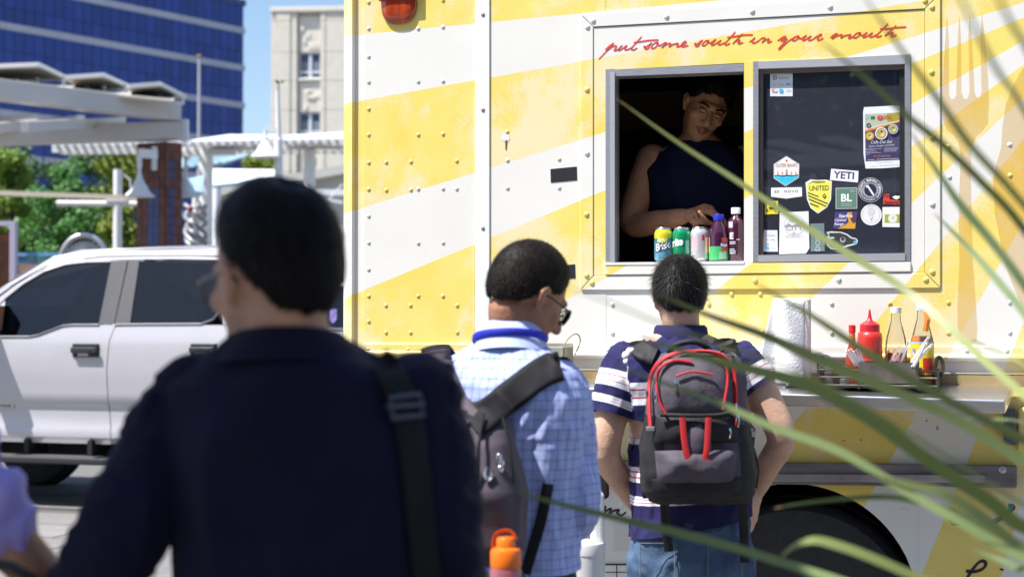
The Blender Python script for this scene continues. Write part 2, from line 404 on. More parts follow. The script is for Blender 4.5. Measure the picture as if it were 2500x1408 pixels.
for (p0, p1, cols, blue) in ((cL, cA, 5, (2, 3)), (cA, cR, 4, (1,))):
    e = p1-p0; nrm = Vector((e.y, -e.x, 0)).normalized()
    for r in range(15):
        z1 = ctop - r*0.165; z0_ = z1-0.158
        for cidx in range(cols):
            isb = cidx in blue and (r >= 5 or (r in (2, 3) and cols == 4))
            q0 = p0+e*(cidx/cols+0.008); q1 = p0+e*((cidx+1)/cols-0.008); o_ = nrm*0.012
            i_ = -nrm*0.02
            mbx = MB().add([q0+o_+Vector((0,0,z0_)), q1+o_+Vector((0,0,z0_)), q1+o_+Vector((0,0,z1)), q0+o_+Vector((0,0,z1)), q0+i_+Vector((0,0,z0_)), q1+i_+Vector((0,0,z0_)), q1+i_+Vector((0,0,z1)), q0+i_+Vector((0,0,z1))], [(0,1,2,3),(0,4,5,1),(1,5,6,2),(2,6,7,3),(3,7,4,0)])
            mbx.build('tile', BLU if isb else BR[random.random() < 0.4], col)
# ---- bell lamps
BELL = [(0.012, 0.52), (0.03, 0.52), (0.035, 0.40), (0.05, 0.39), (0.055, 0.32), (0.085, 0.29), (0.10, 0.24), (0.14, 0.20), (0.165, 0.13), (0.21, 0.07), (0.285, 0.01), (0.29, 0.0), (0.27, 0.0), (0.2, 0.06), (0.15, 0.13), (0.02, 0.2)]
def bell(par, loc, s=1.0):
    M = Matrix.Translation(loc) @ Matrix.Scale(s, 4)
    return clean(MB().lathe(BELL, 24, M).build('lamp_shade', STEELW, par, smooth=35))
L1 = empty('bell_lamp', at(347, 480, 27.3)); tag(L1, 'white bell lamp bracketed to the left face of the tiled column', 'lamp')
bell(L1, (-0.05, 0, 0), 0.97)
m_ = MB(); beam(m_, (-0.06, 0, 0.76), (0.19, 0.25, 0.76), 0.10, 0.16); m_.build('arm', STEELW, L1, bevel=0.01)
m_ = MB(); m_.cbox((0.16, 0.22, 0.69), (0.09, 0.05, 0.42)); m_.build('bracket', STEELW, L1, bevel=0.01)
m_ = MB(); m_.tube([(-0.05, 0, 0.5), (-0.05, 0, 0.74)], 0.045, 10); m_.build('stem', STEELW, L1)
L2 = empty('bell_lamp', at(453, 480, 28.8)); tag(L2, 'white bell lamp half hidden behind the tiled column', 'lamp')
bell(L2, (0, 0, 0), 0.97); m_ = MB(); m_.tube([(0, 0, 0.5), (0, 0, 0.66), (0.02, 0, 0.74)], [0.04, 0.03, 0.09], 10); m_.build('stem', STEELW, L2)
# lamp on its own post with wind sensor
pb = at(679, 780, 27); L3 = empty('lamp_post', (pb.x, pb.y, 0)); tag(L3, 'white lamp post with bell shade and a wind sensor on top', 'lamp post')
zt3 = at(679, 200, 27).z; zl = at(648, 384, 27).z
MB().tube([(0, 0, 0), (0, 0, at(679, 340, 27).z), (0, 0, at(679, 338, 27).z), (-0.02, 0, at(679, 222, 27).z)], [0.075, 0.07, 0.045, 0.035], 12).build('post', STEELW, L3, smooth=40)
m_ = MB(); dx = at(648, 384, 27).x - pb.x; zA = at(648, 316, 27).z
beam(m_, (dx, 0, zA+0.03), (0, 0, zA-0.02), 0.07, 0.09); m_.tube([(dx, 0, zA), (dx, 0, zl+0.45)], 0.03, 8); m_.build('arm', STEELW, L3)
bell(L3, (dx, 0, zl), 0.9)
m_ = MB(); m_.tube([(0, 0, at(679, 222, 27).z), (0, 0, zt3)], 0.012, 6)
for a in range(3):
    e = Vector((math.cos(a*2.1)*0.06, math.sin(a*2.1)*0.06, zt3)); m_.tube([(0, 0, zt3), e], 0.005, 5); m_.ellipsoid(e, (0.025, 0.025, 0.025), n=8, m=6)
m_.build('wind_sensor', BLACK, L3)

# ---- long white pergola behind
pg = empty('pergola', (at(450, 780, 42).x, 42, 0)); tag(pg, 'long white slatted pergola roof on round posts behind the lamp post', 'pergola')
off2 = -Vector((at(450, 780, 42).x, 42, 0))
def P2(x, y, Y=42): return at(x, y, Y) + off2
for k, (a, b, w_, h_) in enumerate((((128, 357), (840, 343), 0.1, 0.13), ((128, 368), (840, 360), 0.1, 0.10), ((150, 374), (840, 372), 0.1, 0.07))):
    m_ = MB(); beam(m_, P2(*a, 41.0+k*1.1), P2(*b, 41.0+k*1.1), w_, h_); m_.build('chord', STEELW, pg)
for k in range(34):
    x = 140 + k*20.6; yy = lerp(357, 343, (x-128)/712)
    m_ = MB(); beam(m_, P2(x, yy-3, 40.6), P2(x+10, yy+18, 44.5), 0.10, 0.05); m_.build('slat', STEELW, pg)
for x0, x1 in ((470, 560), (560, 650), (650, 700), (700, 830)):
    m_ = MB(); beam(m_, P2(x0, 366, 42), P2((x0+x1)/2, 348, 42), 0.05, 0.05); beam(m_, P2((x0+x1)/2, 348, 42), P2(x1, 366, 42), 0.05, 0.05); m_.build('brace', STEELW, pg)
for x in (503, 756):
    m_ = MB(); t = P2(x, 366, 42); m_.tube([(t.x, t.y, -0.0), t], 0.19 if x < 600 else 0.16, 14); m_.build('post', STEELW, pg, smooth=40)
m_ = MB(); beam(m_, P2(440, 375, 42), P2(575, 372, 42), 0.25, 0.14); m_.build('post_head', STEELW, pg)
m_ = MB(); t = P2(530, 420, 40); m_.tube([(t.x, t.y, 0), t], 0.11, 12); m_.build('side_post', STEELW, pg, smooth=40)
# peaked ridge of the pergola roof
slab4([P2(440, 350, 41), P2(560, 332, 43), P2(700, 334, 43), P2(600, 349, 41)], 0.04, 'roof_membrane', mat('membrane', (0.74, 0.75, 0.78), 0.6), pg)
slab4([P2(690, 343, 41), P2(700, 334, 43), P2(845, 326, 43), P2(845, 344, 41)], 0.04, 'roof_membrane', MATS['membrane'], pg)
# ---- white cross-arm post at the left
cp = empty('cross_arm_post', (at(286, 780, 33).x, 33, 0)); tag(cp, 'white round post with two long horizontal arms before the trees', 'post')
off3 = -Vector((at(286, 780, 33).x, 33, 0)); P3 = lambda x, y, Y=33: at(x, y, Y)+off3
m_ = MB(); m_.tube([(0, 0, 0), (0, 0, P3(286, 414).z)], 0.092, 14); m_.build('post', STEELW, cp, smooth=40)
m_ = MB(); m_.tube([P3(139, 496), P3(275, 497)], 0.06, 10); m_.build('arm', STEELW, cp, smooth=40)
m_ = MB(); m_.tube([P3(296, 497), P3(340, 498)], 0.06, 10); m_.build('arm', STEELW, cp, smooth=40)
m_ = MB(); m_.tube([P3(262, 490), P3(310, 490)], 0.11, 10); m_.build('collar', STEELW, cp, smooth=40)
m_ = MB(); beam(m_, P3(-120, 467, 32.5), P3(340, 483, 32.5), 0.03, 0.10); m_.build('fabric_edge', mat('cream_canvas', (0.58, 0.52, 0.42), 0.8), cp)
m_ = MB(); m_.tube([P3(294, 420), P3(318, 440), P3(320, 470)], 0.018, 6); m_.build('cable', STEELW, cp)
# ---- shade sails
def sail(name, label, pts, m, th=0.03):
    c_ = sum((at(*p) for p in pts), Vector())/len(pts); e = empty(name, c_); tag(e, label, 'shade sail', 'shade sails in the plaza')
    q = [at(*p)-c_ for p in pts]
    def fn(u, v):
        p = lerp(lerp(q[0], q[1], u), lerp(q[3], q[2], u), v); return p - Vector((0, 0, 0.5*math.sin(math.pi*u)*math.sin(math.pi*v)*0.5))
    o = MB().grid(fn, 12, 12).build('fabric', m, e, smooth=60); so = o.modifiers.new('s', 'SOLIDIFY'); so.thickness = th
    m2 = MB(); m2.tube([fn(t/12, 1) for t in range(13)], 0.035, 6); m2.build('hem', mat('pale_blue_hem', (0.28, 0.5, 0.62), 0.6), e)
    return e
SAILW = mat('sail_white', (0.72, 0.72, 0.70), 0.7, var=0.03, scale=1); SAILB = mat('sail_blue', (0.22, 0.34, 0.42), 0.7)
sail('shade_sail', 'white shade sail with pale blue hem beside the lamp post', [(520, 415, 36), (690, 417, 38), (685, 438, 34), (520, 455, 33)], SAILW)
sail('shade_sail', 'blue grey shade sail stretched under the pergola roof', [(440, 378, 46), (625, 374, 50), (560, 396, 44), (445, 410, 44)], SAILB)
sail('shade_sail', 'small blue grey sail corner low beside the tiled column', [(452, 440, 37), (500, 430, 37), (495, 470, 36), (480, 468, 36)], SAILB)
# ---- beige stucco wall masses behind
bw = empty('beige_building', (at(700, 780, 62).x, 62, 0)); tag(bw, 'low beige stucco building with sloping roof edge behind the lamp post', 'building')
BEI = mat('beige_stucco', (0.50, 0.47, 0.41), 0.9, var=0.05, scale=1)
zb0 = at(700, 445, 62).z
m_ = MB(); p0 = at(530, 470, 62)-bw.location; p1 = at(900, 405, 62)-bw.location
m_.prism([(p0.x, 0), (p1.x, 0), (p1.x, p1.z), (p0.x, p0.z)], 0, 6); m_.build('wall', BEI, bw)
m_ = MB(); beam(m_, Vector((p0.x, -0.2, p0.z)), Vector((p1.x, -0.2, p1.z)), 0.4, 0.35); m_.build('roof_edge', mat('beige_edge', (0.55, 0.53, 0.48), 0.8), bw)
m_ = MB(); q = at(790, 470, 60)-bw.location; beam(m_, q+Vector((-1.2, 0, 0)), q+Vector((1.6, 0, 0)), 0.2, 0.22); m_.build('gutter_rail', STEELW, bw)
m_ = MB(); q2 = at(818, 478, 59)-bw.location; m_.tube([q2+Vector((-0.2, 0, -0.1)), q2+Vector((0.3, 0, 0.45))], 0.03, 6); beam(m_, q2+Vector((-0.3, 0, -0.15)), q2+Vector((0.3, 0, -0.25)), 0.1, 0.1); m_.build('floodlight_bracket', STEELW, bw)
# ---- lattice sculpture with red ball
ls = empty('lattice_sculpture', (at(475, 780, 31).x, 31, 0)); tag(ls, 'twisted white tubular sculpture with a dark red ball on it', 'sculpture')
off4 = -ls.location; P4 = lambda x, y, Y=31: at(x, y, Y)+off4
rnd = random.Random(3)
for k in range(4):
    pts = []
    for j in range(9):
        y = 500 + j*22; a = k*1.6 + j*(1.1+0.3*k)
        pts.append(P4(478 + 26*math.cos(a), y + rnd.uniform(-6, 6), 31 + 0.3*math.sin(a)))
    m_ = MB(); m_.tube(catmull(pts, 4), 0.045, 7); m_.build('tube', mat('galvanised', (0.30, 0.30, 0.32), 0.4, 0.4), ls, smooth=60)
m_ = MB(); m_.tube([P4(478, 478), P4(478, 520), (P4(478, 600).x, 0, 0)], 0.07, 8); m_.build('mast', STEELW, ls, smooth=60)
m_ = MB(); m_.ellipsoid(P4(465, 510, 30.6), (0.062, 0.062, 0.062)); m_.build('ball', mat('dark_red', (0.25, 0.012, 0.02), 0.4), ls, smooth=60)
# ---- round arched gate
ag = empty('arched_gate', (at(203, 780, 24).x, 24, 0)); tag(ag, 'grey metal arch with upright bars rising behind the pickup roof', 'gate')
off5 = -ag.location; P5 = lambda x, y, Y=24: at(x, y, Y)+off5
c5 = P5(205, 640); r5 = (P5(262, 640)-c5).x
m_ = MB(); m_.tube([c5+Vector((r5*math.cos(a), 0, r5*1.15*math.sin(a))) for a in [math.pi*k/20 for k in range(21)]], 0.045, 8); m_.build('arch', ALU, ag, smooth=60)
for k in range(11):
    x = -r5*0.85 + k*r5*0.17; h = math.sqrt(max(0.01, 1-(x/r5)**2))*r5*1.15
    m_ = MB(); m_.cbox(c5+Vector((x, 0, h/2-0.3-0.04)), (0.045, 0.03, h+0.6-0.1)); m_.build('bar', ALU, ag)
for sx in (-1, 1):
    m_ = MB(); m_.tube([c5+Vector((sx*r5, 0, 0)), Vector((c5.x+sx*r5, c5.y, 0))], 0.045, 8); m_.build('leg', ALU, ag)
# ---- blue railing
br = empty('blue_railing', (at(95, 780, 26).x, 26, 0)); tag(br, 'pale blue metal railing with thin uprights below the trees', 'railing')
RB = mat('rail_blue', (0.12, 0.3, 0.5), 0.5); off6 = -br.location; P6 = lambda x, y, Y=26: at(x, y, Y)+off6
m_ = MB(); beam(m_, P6(-40, 621), P6(160, 621), 0.05, 0.06); m_.build('top_rail', RB, br)
m_ = MB(); beam(m_, P6(-40, 690), P6(160, 690), 0.05, 0.06); m_.build('bottom_rail', RB, br)
for k in range(36):
    x = -38+k*5.6; m_ = MB(); t = P6(x, 622); t2 = P6(x, 690); m_.cbox((t+t2)/2, (0.014, 0.014, t.z-t2.z)); m_.build('baluster', RB, br)
for x in (-38, 158):
    t = P6(x, 621); m_ = MB(); m_.cbox((t.x, 0, t.z/2), (0.05, 0.05, t.z)); m_.build('post', RB, br)
# ---- framed poster stand at the left edge
ps = empty('poster_stand', (at(8, 780, 17).x, 17, 0)); tag(ps, 'poster stand with pale lilac frame at the left edge of the view', 'sign')
P7 = lambda x, y, Y=17: at(x, y, Y)-ps.location
FR = mat('lilac_frame', (0.42, 0.38, 0.50), 0.5); m_ = MB()
xr = P7(40, 600).x; xl = xr-0.95; zt7 = P7(40, 540).z; 
m_.box((xl, -0.05, 0.0), (xl+.06, 0.05, zt7)); m_.box((xr-.06, -0.05, 0), (xr, 0.05, zt7)); m_.box((xl+.06, -0.05, zt7-.05), (xr-.06, 0.05, zt7)); m_.box((xl+.06, -0.05, 0.25), (xr-.06, 0.05, 0.32)); m_.build('frame', FR, ps)
m_ = MB(); m_.box((xl+.06, -0.03, 0.32), (xr-.06, 0.03, zt7-.12)); m_.build('poster', mat('dark_poster', (0.03, 0.012, 0.008), 0.35, var=0.9, scale=5, col2=(0.10, 0.035, 0.012)), ps)
# ---- brick planter
pt_ = empty('brick_planter', (at(0, 780, 21).x, 21, 0)); tag(pt_, 'low brown brick planter wall beside the poster stand', 'planter')
zt8 = at(60, 645, 21).z; BRK = mat('brown_brick', (0.30, 0.17, 0.12), 0.85, var=0.15, scale=5)
MB().box((-0.75, 0.03, 0), (0.5, 0.6, zt8-0.26)).build('wall', BRK, pt_)
bmsh = MB().box((-0.16, 0, 0), (0.16, 0.3, 0.115)).mesh('brick', BRK)
for r in range(8):
    for k in range(4):
        o = link('brick', bmsh, pt_); o.location = (-0.6+k*0.335+(0.16 if r % 2 else 0), 0, zt8-0.115-r*0.125)

# ---- trees
LEAF = []
for k, (c1, c2) in enumerate((((0.08, 0.16, 0.02), (0.19, 0.28, 0.035)), ((0.035, 0.12, 0.025), (0.08, 0.22, 0.04)), ((0.10, 0.16, 0.02), (0.21, 0.27, 0.035)), ((0.02, 0.055, 0.018), (0.04, 0.10, 0.025)))):
    m, g = newmat('leaf_%d' % k); oi = g.n('ObjectInfo'); tc = g.n('TexCoord'); nn = g.noise(tc.outputs['Object'], 2.2, 3)
    g.l(g.mix(g.ramp(nn, [(0.35, (0, 0, 0)), (0.65, (1, 1, 1))]), c1, c2), g.b.inputs['Base Color']); g.b.inputs['Roughness'].default_value = 0.55
    g.b.inputs['Transmission Weight'].default_value = 0.0
    tl = g.n('BsdfTranslucent'); tl.inputs[0].default_value = (*[min(1, v*1.6) for v in c2], 1); mx = g.n('MixShader'); mx.inputs[0].default_value = 0.28
    g.l(g.b.outputs[0], mx.inputs[1]); g.l(tl.outputs[0], mx.inputs[2]); g.l(mx.outputs[0], m.node_tree.nodes['Material Output'].inputs[0])
    LEAF.append(m)
BARK = mat('bark', (0.07, 0.05, 0.035), 0.9, var=0.3, scale=10)
def tree(name, label, x, Y, ytop, ybot, rx, kind, seed, n=5200, ls=0.11):
    rn = np.random.RandomState(seed); rr = random.Random(seed); base = Vector((at(x, 780, Y).x, Y, 0)); e = empty(name, base)
    tag(e, label, 'tree', 'trees behind the plaza'); zt_ = at(x, ytop, Y).z; zb_ = max(0.4, at(x, ybot, Y).z); h = zt_-zb_
    rm = rx*Y/F
    tb = MB(); tb.tube([(0, 0, 0), (rr.uniform(-.1, .1), 0, zb_*0.6+h*0.2), (rr.uniform(-.2, .2), 0.1, zb_+h*0.55)], [0.16, 0.12, 0.05], 9)
    clumps = []
    for k in range(30):
        a = rr.uniform(0, 6.28); u = rr.random(); z = zb_ + h*(0.05+0.9*u); rad = rm*math.sqrt(max(0.05, math.sin(math.pi*min(1, 0.12+u*0.86))))*rr.uniform(0.25, 1.0)
        c = Vector((rad*math.cos(a), rad*math.sin(a)*0.8, z)); clumps.append((c, rr.uniform(0.28, 0.55)*min(1.0, rm/1.6)))
        if k % 3 == 0: tb.tube([(0, 0, zb_*0.5+h*0.15+h*0.4*u), lerp(Vector((0, 0, z)), c, 0.5), c], [0.05, 0.03, 0.012], 6)
    tb.build('trunk', BARK, e, smooth=60)
    cr = MB(); per = n//len(clumps)
    for (c, s_) in clumps:
        P_ = rn.normal(size=(per, 3)); P_ /= np.linalg.norm(P_, axis=1)[:, None]; P_ *= (rn.rand(per)**0.45)[:, None]*np.array([s_*1.25, s_*1.25, s_])
        for q in P_:
            p = c + Vector(q); d = Vector(rn.normal(size=3)).normalized(); l = ls*rn.uniform(.6, 1.3); s2 = d.orthogonal().normalized()*l*0.42; d = d*l
            cr.add([p, p+d*0.5+s2, p+d, p+d*0.5-s2], [(0, 1, 2, 3)])
    cr.build('crown', LEAF[kind], e)
    return e
tree('tree', 'bright green tree rising left of the white cross-arm post', 150, 38, 385, 640, 100, 1, 11)
tree('tree', 'olive green tree at the far left edge behind the poster stand', 20, 40, 372, 600, 95, 0, 12)
tree('tree', 'yellow green tree crown just right of the cross-arm post', 300, 44, 368, 560, 95, 2, 13)
tree('tree', 'small yellow green tree low between post and tiled column', 300, 34, 500, 640, 50, 2, 14, 3000)
tree('tree', 'dark evergreen tree filling the back behind the other trees', 215, 52, 368, 640, 140, 3, 15, 5200, 0.15)
tree('tree', 'deep green tree at far left behind the olive tree', 40, 54, 362, 640, 140, 3, 16, 5200, 0.15)
tree('tree', 'little sunlit tree between blue tower and stone building', 628, 70, 378, 430, 42, 2, 17, 2500, 0.16)

# ---- unseen hall, trees and canopy added behind the viewer for the reflections
bb = empty('added_brick_hall', (0, -22, 0)); tag(bb, 'long dark brick hall added behind the viewer to darken the reflections', 'building')
MB().box((-45, -6, 0), (45, 0, 13)).build('wall', mat('hall_brick', (0.07, 0.045, 0.035), 0.9, var=0.2, scale=1), bb)
for k in range(16): MB().box((-42+k*5.4, -0.02, 1), (-39+k*5.4, 0.05, 11)).build('window', GLD, bb)

for k, (tx, ty, src) in enumerate(((-9.5, -9.0, 'tree'), (-13.0, -11.5, 'tree.001'), (-6.0, -12.5, 'tree.004'), (-16.5, -7.5, 'tree.001'), (4.5, -12, 'tree'))):
    t_ = copy_tree(bpy.data.objects[src]); t_.location = (tx, ty, 0); t_.rotation_euler = (0, 0, 1.3*k)
    tag(t_, 'tree added behind the viewer for reflections, %s of the row before the brick hall' % ('second', 'third', 'fourth', 'leftmost', 'rightmost')[k], 'tree', 'trees added behind the viewer')
cn = empty('canopy', (-8, -6.5, 0)); tag(cn, 'white steel canopy added behind the viewer for reflections', 'canopy')
for z_ in (3.0, 3.35): 
    m_ = MB(); beam(m_, (-6, 0, z_), (5, 0, z_), 0.2, 0.14); m_.build('beam', STEELW, cn)
for x_ in (-5.5, -1.5, 2.5): MB().tube([(x_, 0, 0), (x_, 0, 3.0)], 0.09, 10).build('post', STEELW, cn, smooth=40)
for k in range(18): MB().box((-6+k*0.62, -1.2, 3.43), (-5.75+k*0.62, 1.2, 3.47)).build('slat', STEELW, cn)
# ================================================================ the food truck
TF = Frame(1650, 5.55, -17); truck = TF.root('food_truck')
tag(truck, 'yellow and white striped food truck with open serving window', 'food truck')
T = TF.hit
SUNC = T(2860, -105)                    # where the painted rays meet, beyond the frame
edges = [(853, 69), (835, 252), (835, 512), (835, 725), (1361, 740), (1620, 790), (1500, 1160), (1957, 993), (2231, 1003), (2412, 1003), (2380, 1600), (2560, 1600), (2760, 1600)]
ANG = []
for (x, y) in edges:
    p = T(x, y); ANG.append(math.atan2(SUNC.z-p.z, SUNC.x-p.x))
ANG = sorted(ANG)
def stripe_yellow(u, z):
    a = math.atan2(SUNC.z-z, SUNC.x-u); k = sum(1 for q in ANG if a > q)
    return k % 2 == 0
YEL = (0.80, 0.64, 0.15); WHT = (0.76, 0.745, 0.70)
pm_, g = newmat('truck_paint')
tc = g.n('TexCoord'); sp = g.n('SeparateXYZ'); g.l(tc.outputs['Object'], sp.inputs[0])
ang = g.math('ARCTAN2', g.math('SUBTRACT', SUNC.z, sp.outputs[2]), g.math('SUBTRACT', SUNC.x, sp.outputs[0]))
fac = g.math('MULTIPLY_ADD', ang, 1/3.2, 0.02)
st = [(0.0, (1, 1, 1))]
for k, q in enumerate(ANG): st.append((q/3.2+0.02, (0, 0, 0) if k % 2 == 0 else (1, 1, 1)))
msk = g.ramp(fac, st, 'CONSTANT')
vec = tc.outputs['Object']
mp = g.n('Mapping'); mp.inputs['Scale'].default_value = (1, 1, 0.75); g.l(vec, mp.inputs[0])
big = g.noise(mp.outputs[0], 2.6, 3, 0.55); med = g.noise(mp.outputs[0], 11, 4, 0.7); fine = g.noise(vec, 150, 4, 0.8)
w1 = g.math('ADD', g.math('MULTIPLY', big, 1.15), g.math('ADD', g.math('MULTIPLY', med, 0.50), g.math('MULTIPLY', fine, 0.62)))
wear = g.ramp(g.math('MULTIPLY', w1, 0.5), [(0.560, (0, 0, 0)), (0.612, (1, 1, 1))])
tint = g.ramp(g.noise(vec, 5, 3), [(0.3, (0.79, 0.605, 0.115)), (0.7, (0.82, 0.68, 0.20))])
yel = g.mix(g.math('MULTIPLY', wear, 0.72), tint, (0.78, 0.70, 0.50))
wht = g.mix(g.ramp(g.noise(vec, 2.0, 6), [(0.4, (0, 0, 0)), (0.8, (0.5, 0.5, 0.5))]), WHT, (0.68, 0.66, 0.60))
body = g.mix(msk, wht, yel)
g.l(body, g.b.inputs['Base Color']); g.b.inputs['Roughness'].default_value = 0.34; g.b.inputs['Coat Weight'].default_value = 0.08
bp = g.n('Bump'); bp.inputs['Strength'].default_value = 0.12; bp.inputs['Distance'].default_value = 0.02
g.l(g.noise(vec, 3.2, 2), bp.inputs['Height']); g.l(bp.outputs[0], g.b.inputs['Normal'])
PAINT = pm_
YELM = mat('yellow_rivet_paint', YEL, 0.35, var=0.12, scale=9); WHTM = mat('white_rivet_paint', WHT, 0.35)
SEAM = mat('dark_seam', (0.06, 0.05, 0.045), 0.8)
ur = lambda x, y=400: T(x, y).x
UL, UR = ur(889), ur(3350)
wl, wr_ = ur(1479), ur(2222); wz0, wz1 = T(1650, 644).z, T(1650, 163).z
ZTOP = 3.25; ZLOW = T(1650, 905).z; ZBOT = 0.42
IMX = 0.05                               # wall thickness
def panel(mb, u0, u1, z0, z1, y0=0.0, y1=IMX): mb.box((u0, y0, z0), (u1, y1, z1))
us = ur(1178)
mbw = MB()
panel(mbw, UL, ur(1160), ZLOW, ZTOP); mbw.build('side_panel', PAINT, truck)
mbw = MB(); panel(mbw, ur(1160)+0.002, wl, ZLOW, ZTOP); mbw.build('side_panel', PAINT, truck)
mbw = MB(); panel(mbw, wl, wr_, wz1, ZTOP, 0.001); mbw.build('side_panel', PAINT, truck)
mbw = MB(); panel(mbw, wl, wr_, ZLOW, wz0, 0.001); mbw.build('side_panel', PAINT, truck)
mbw = MB(); panel(mbw, wr_, UR, ZLOW, ZTOP); mbw.build('side_panel', PAINT, truck)
# corner post: a chamfered strip turning the corner
c0, c1 = T(831, 400), T(860, 400)
def cg(t, s):
    pts = [(c0.x, 0.075), (c0.x+0.001, 0.03), (lerp(c0.x, c1.x, 0.5), 0.006), (c1.x, -0.004), (c1.x+0.006, 0.012), (UL+0.001, 0.014)]
    f = t*(len(pts)-1); i = min(int(f), len(pts)-2); a, b = pts[i], pts[i+1]; k = f-i
    return (lerp(a[0], b[0], k), lerp(a[1], b[1], k), lerp(ZBOT+0.1, ZTOP, s))
MB().grid(cg, 10, 4).build('corner_post', PAINT, truck, smooth=25)
MB().box((c0.x, 0.07, 0.5), (c0.x+0.06, 2.2, ZTOP)).build('end_wall', PAINT, truck)
mbr = MB(); panel(mbr, c0.x+.01, UR, ZTOP, ZTOP+0.06, 0.01, 2.2); mbr.build('roof', WHTM, truck)
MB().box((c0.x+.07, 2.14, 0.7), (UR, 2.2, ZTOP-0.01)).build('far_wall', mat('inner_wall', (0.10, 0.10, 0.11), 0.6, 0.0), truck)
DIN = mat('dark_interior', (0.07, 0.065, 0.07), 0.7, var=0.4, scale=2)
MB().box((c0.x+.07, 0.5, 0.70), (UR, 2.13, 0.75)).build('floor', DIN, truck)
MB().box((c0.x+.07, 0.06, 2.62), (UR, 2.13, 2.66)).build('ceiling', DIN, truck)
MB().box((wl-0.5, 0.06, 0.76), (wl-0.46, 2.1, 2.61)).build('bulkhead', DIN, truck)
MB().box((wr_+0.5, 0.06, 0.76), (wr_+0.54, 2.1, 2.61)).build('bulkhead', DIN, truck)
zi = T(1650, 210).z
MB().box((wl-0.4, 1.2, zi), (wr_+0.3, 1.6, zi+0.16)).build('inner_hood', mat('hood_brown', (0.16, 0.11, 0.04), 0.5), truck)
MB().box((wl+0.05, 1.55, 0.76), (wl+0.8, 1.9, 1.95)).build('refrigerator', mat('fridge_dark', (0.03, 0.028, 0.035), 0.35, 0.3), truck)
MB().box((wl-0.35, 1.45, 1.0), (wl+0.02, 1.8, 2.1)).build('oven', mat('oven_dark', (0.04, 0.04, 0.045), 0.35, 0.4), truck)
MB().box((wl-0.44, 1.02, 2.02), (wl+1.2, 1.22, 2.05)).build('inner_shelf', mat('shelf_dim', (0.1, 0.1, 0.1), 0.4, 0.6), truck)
# vertical joint strip with its fasteners
s0, s1 = ur(1161), ur(1196)
MB().box((s0, -0.006, ZLOW+0.02), (s1, 0.0, ZTOP)).build('joint_strip', mat('strip_white', (0.80, 0.80, 0.82), 0.4, var=0.03, scale=4), truck, bevel=0.002)
MB().box((s0-0.0022, -0.0012, ZLOW+0.02), (s0, 0.0, T(1160, 600).z)).build('strip_gap', SEAM, truck)
DIRT = mat('rusty_fastener', (0.36, 0.31, 0.26), 0.6)
riv = {}
def rivet(x, y, r=0.0078, off=0.0, mt=None, d=None):
    p = T(x, y, off); m = mt or (YELM if stripe_yellow(p.x, p.z) else WHTM); key = (m.name, r)
    if key not in riv:
        riv[key] = MB().lathe([(r, 0.001), (r*0.95, r*0.15), (r*0.78, r*0.32), (r*0.42, r*0.46), (r*0.05, r*0.5)], 14, Matrix.Rotation(R(90), 4, 'X')).mesh('rivet', m, smooth=50)
    o = link('rivet', riv[key], truck); o.location = (p.x, -off, p.z); return o
for y in (36, 268, 557): rivet(1179, y, 0.008, 0.006, DIRT)
for y in (6, 70, 138, 200, 266, 329, 397, 462, 527, 592, 657, 722, 784): rivet(900, y)
for y in (4, 70, 199, 329, 461, 593, 722): rivet(1021, y)
for y in (1, 66, 198, 327, 460, 592, 722): rivet(1081.5, y)
for x in (943, 1003, 1115): rivet(x, 396+(x-943)*-0.02); rivet(x, 464-(x-943)*0.02)
for x in (942, 1002, 1116): rivet(x, 745); rivet(x, 811)
for x, y in ((1239, 391), (1365, 388), (1239, 459), (1365, 458), (1239, 690), (1238, 812), (1495, 742), (1495, 812), (1238, 322)): rivet(x, y)
for x, y in ((1786, 717), (1856, 717), (2030, 740), (2172, 740), (2315, 738), (2315, 812), (2030, 812), (2318, 810), (2465, 738), (2465, 811), (2315, 358), (2465, 353), (2466, 428), (2318, 432), (1730, 742), (1600, 742), (1860, 810)): rivet(x, y)
for k in range(17): rivet(898+k*97.5, 852.5+k*0.2, 0.007, 0.012)
# ---- raised mitred frame around the serving window
FO = [T(1418, 36), T(2296, -14), T(2296, 703), T(1418, 708)]; FI = [T(1449, 67), T(2259, 23), T(2259, 666), T(1449, 674)]
for k in range(4):
    a, b = k, (k+1) % 4; po = [(FO[a].x, FO[a].z), (FO[b].x, FO[b].z), (FI[b].x, FI[b].z), (FI[a].x, FI[a].z)]
    cc = Vector((sum(p[0] for p in po)/4, sum(p[1] for p in po)/4))
    po = [tuple(lerp(Vector(p), cc, 0.0028)) for p in po]
    MB().prism(po, -0.0065, -0.0005).build('frame_plate', PAINT, truck, bevel=0.002)
PI_ = [T(1451, 69), T(2257, 25), T(2257, 664), T(1451, 672)]
WI = [T(1479, 172), T(2224, 133), T(2224, 640), T(1479, 645)]
for k in range(4):
    a, b = k, (k+1) % 4
    MB().prism([(PI_[a].x, PI_[a].z), (PI_[b].x, PI_[b].z), (WI[b].x, WI[b].z), (WI[a].x, WI[a].z)], -0.003, -0.0006).build('window_panel', PAINT, truck)
for (a, b) in (((1450, 67.5), (2258, 23.5)),):
    p, q = T(*a), T(*b); MB().prism([(p.x, p.z), (q.x, q.z), (q.x, q.z+0.0035), (p.x, p.z+0.0035)], -0.0052, -0.003).build('frame_seam', SEAM, truck)
for x, y in ((1434, 66), (1448, 51), (1627, 41), (1836, 28), (2026, 17), (2258, 2), (2275, 18), (2274, 176), (2276, 335), (2276, 498), (2276, 663), (2260, 682), (2047, 682), (1843, 684), (1636, 684), (1445, 690), (1432, 672), (1432, 523), (1433, 374), (1433, 219)): rivet(x, y, 0.0100, 0.0065)
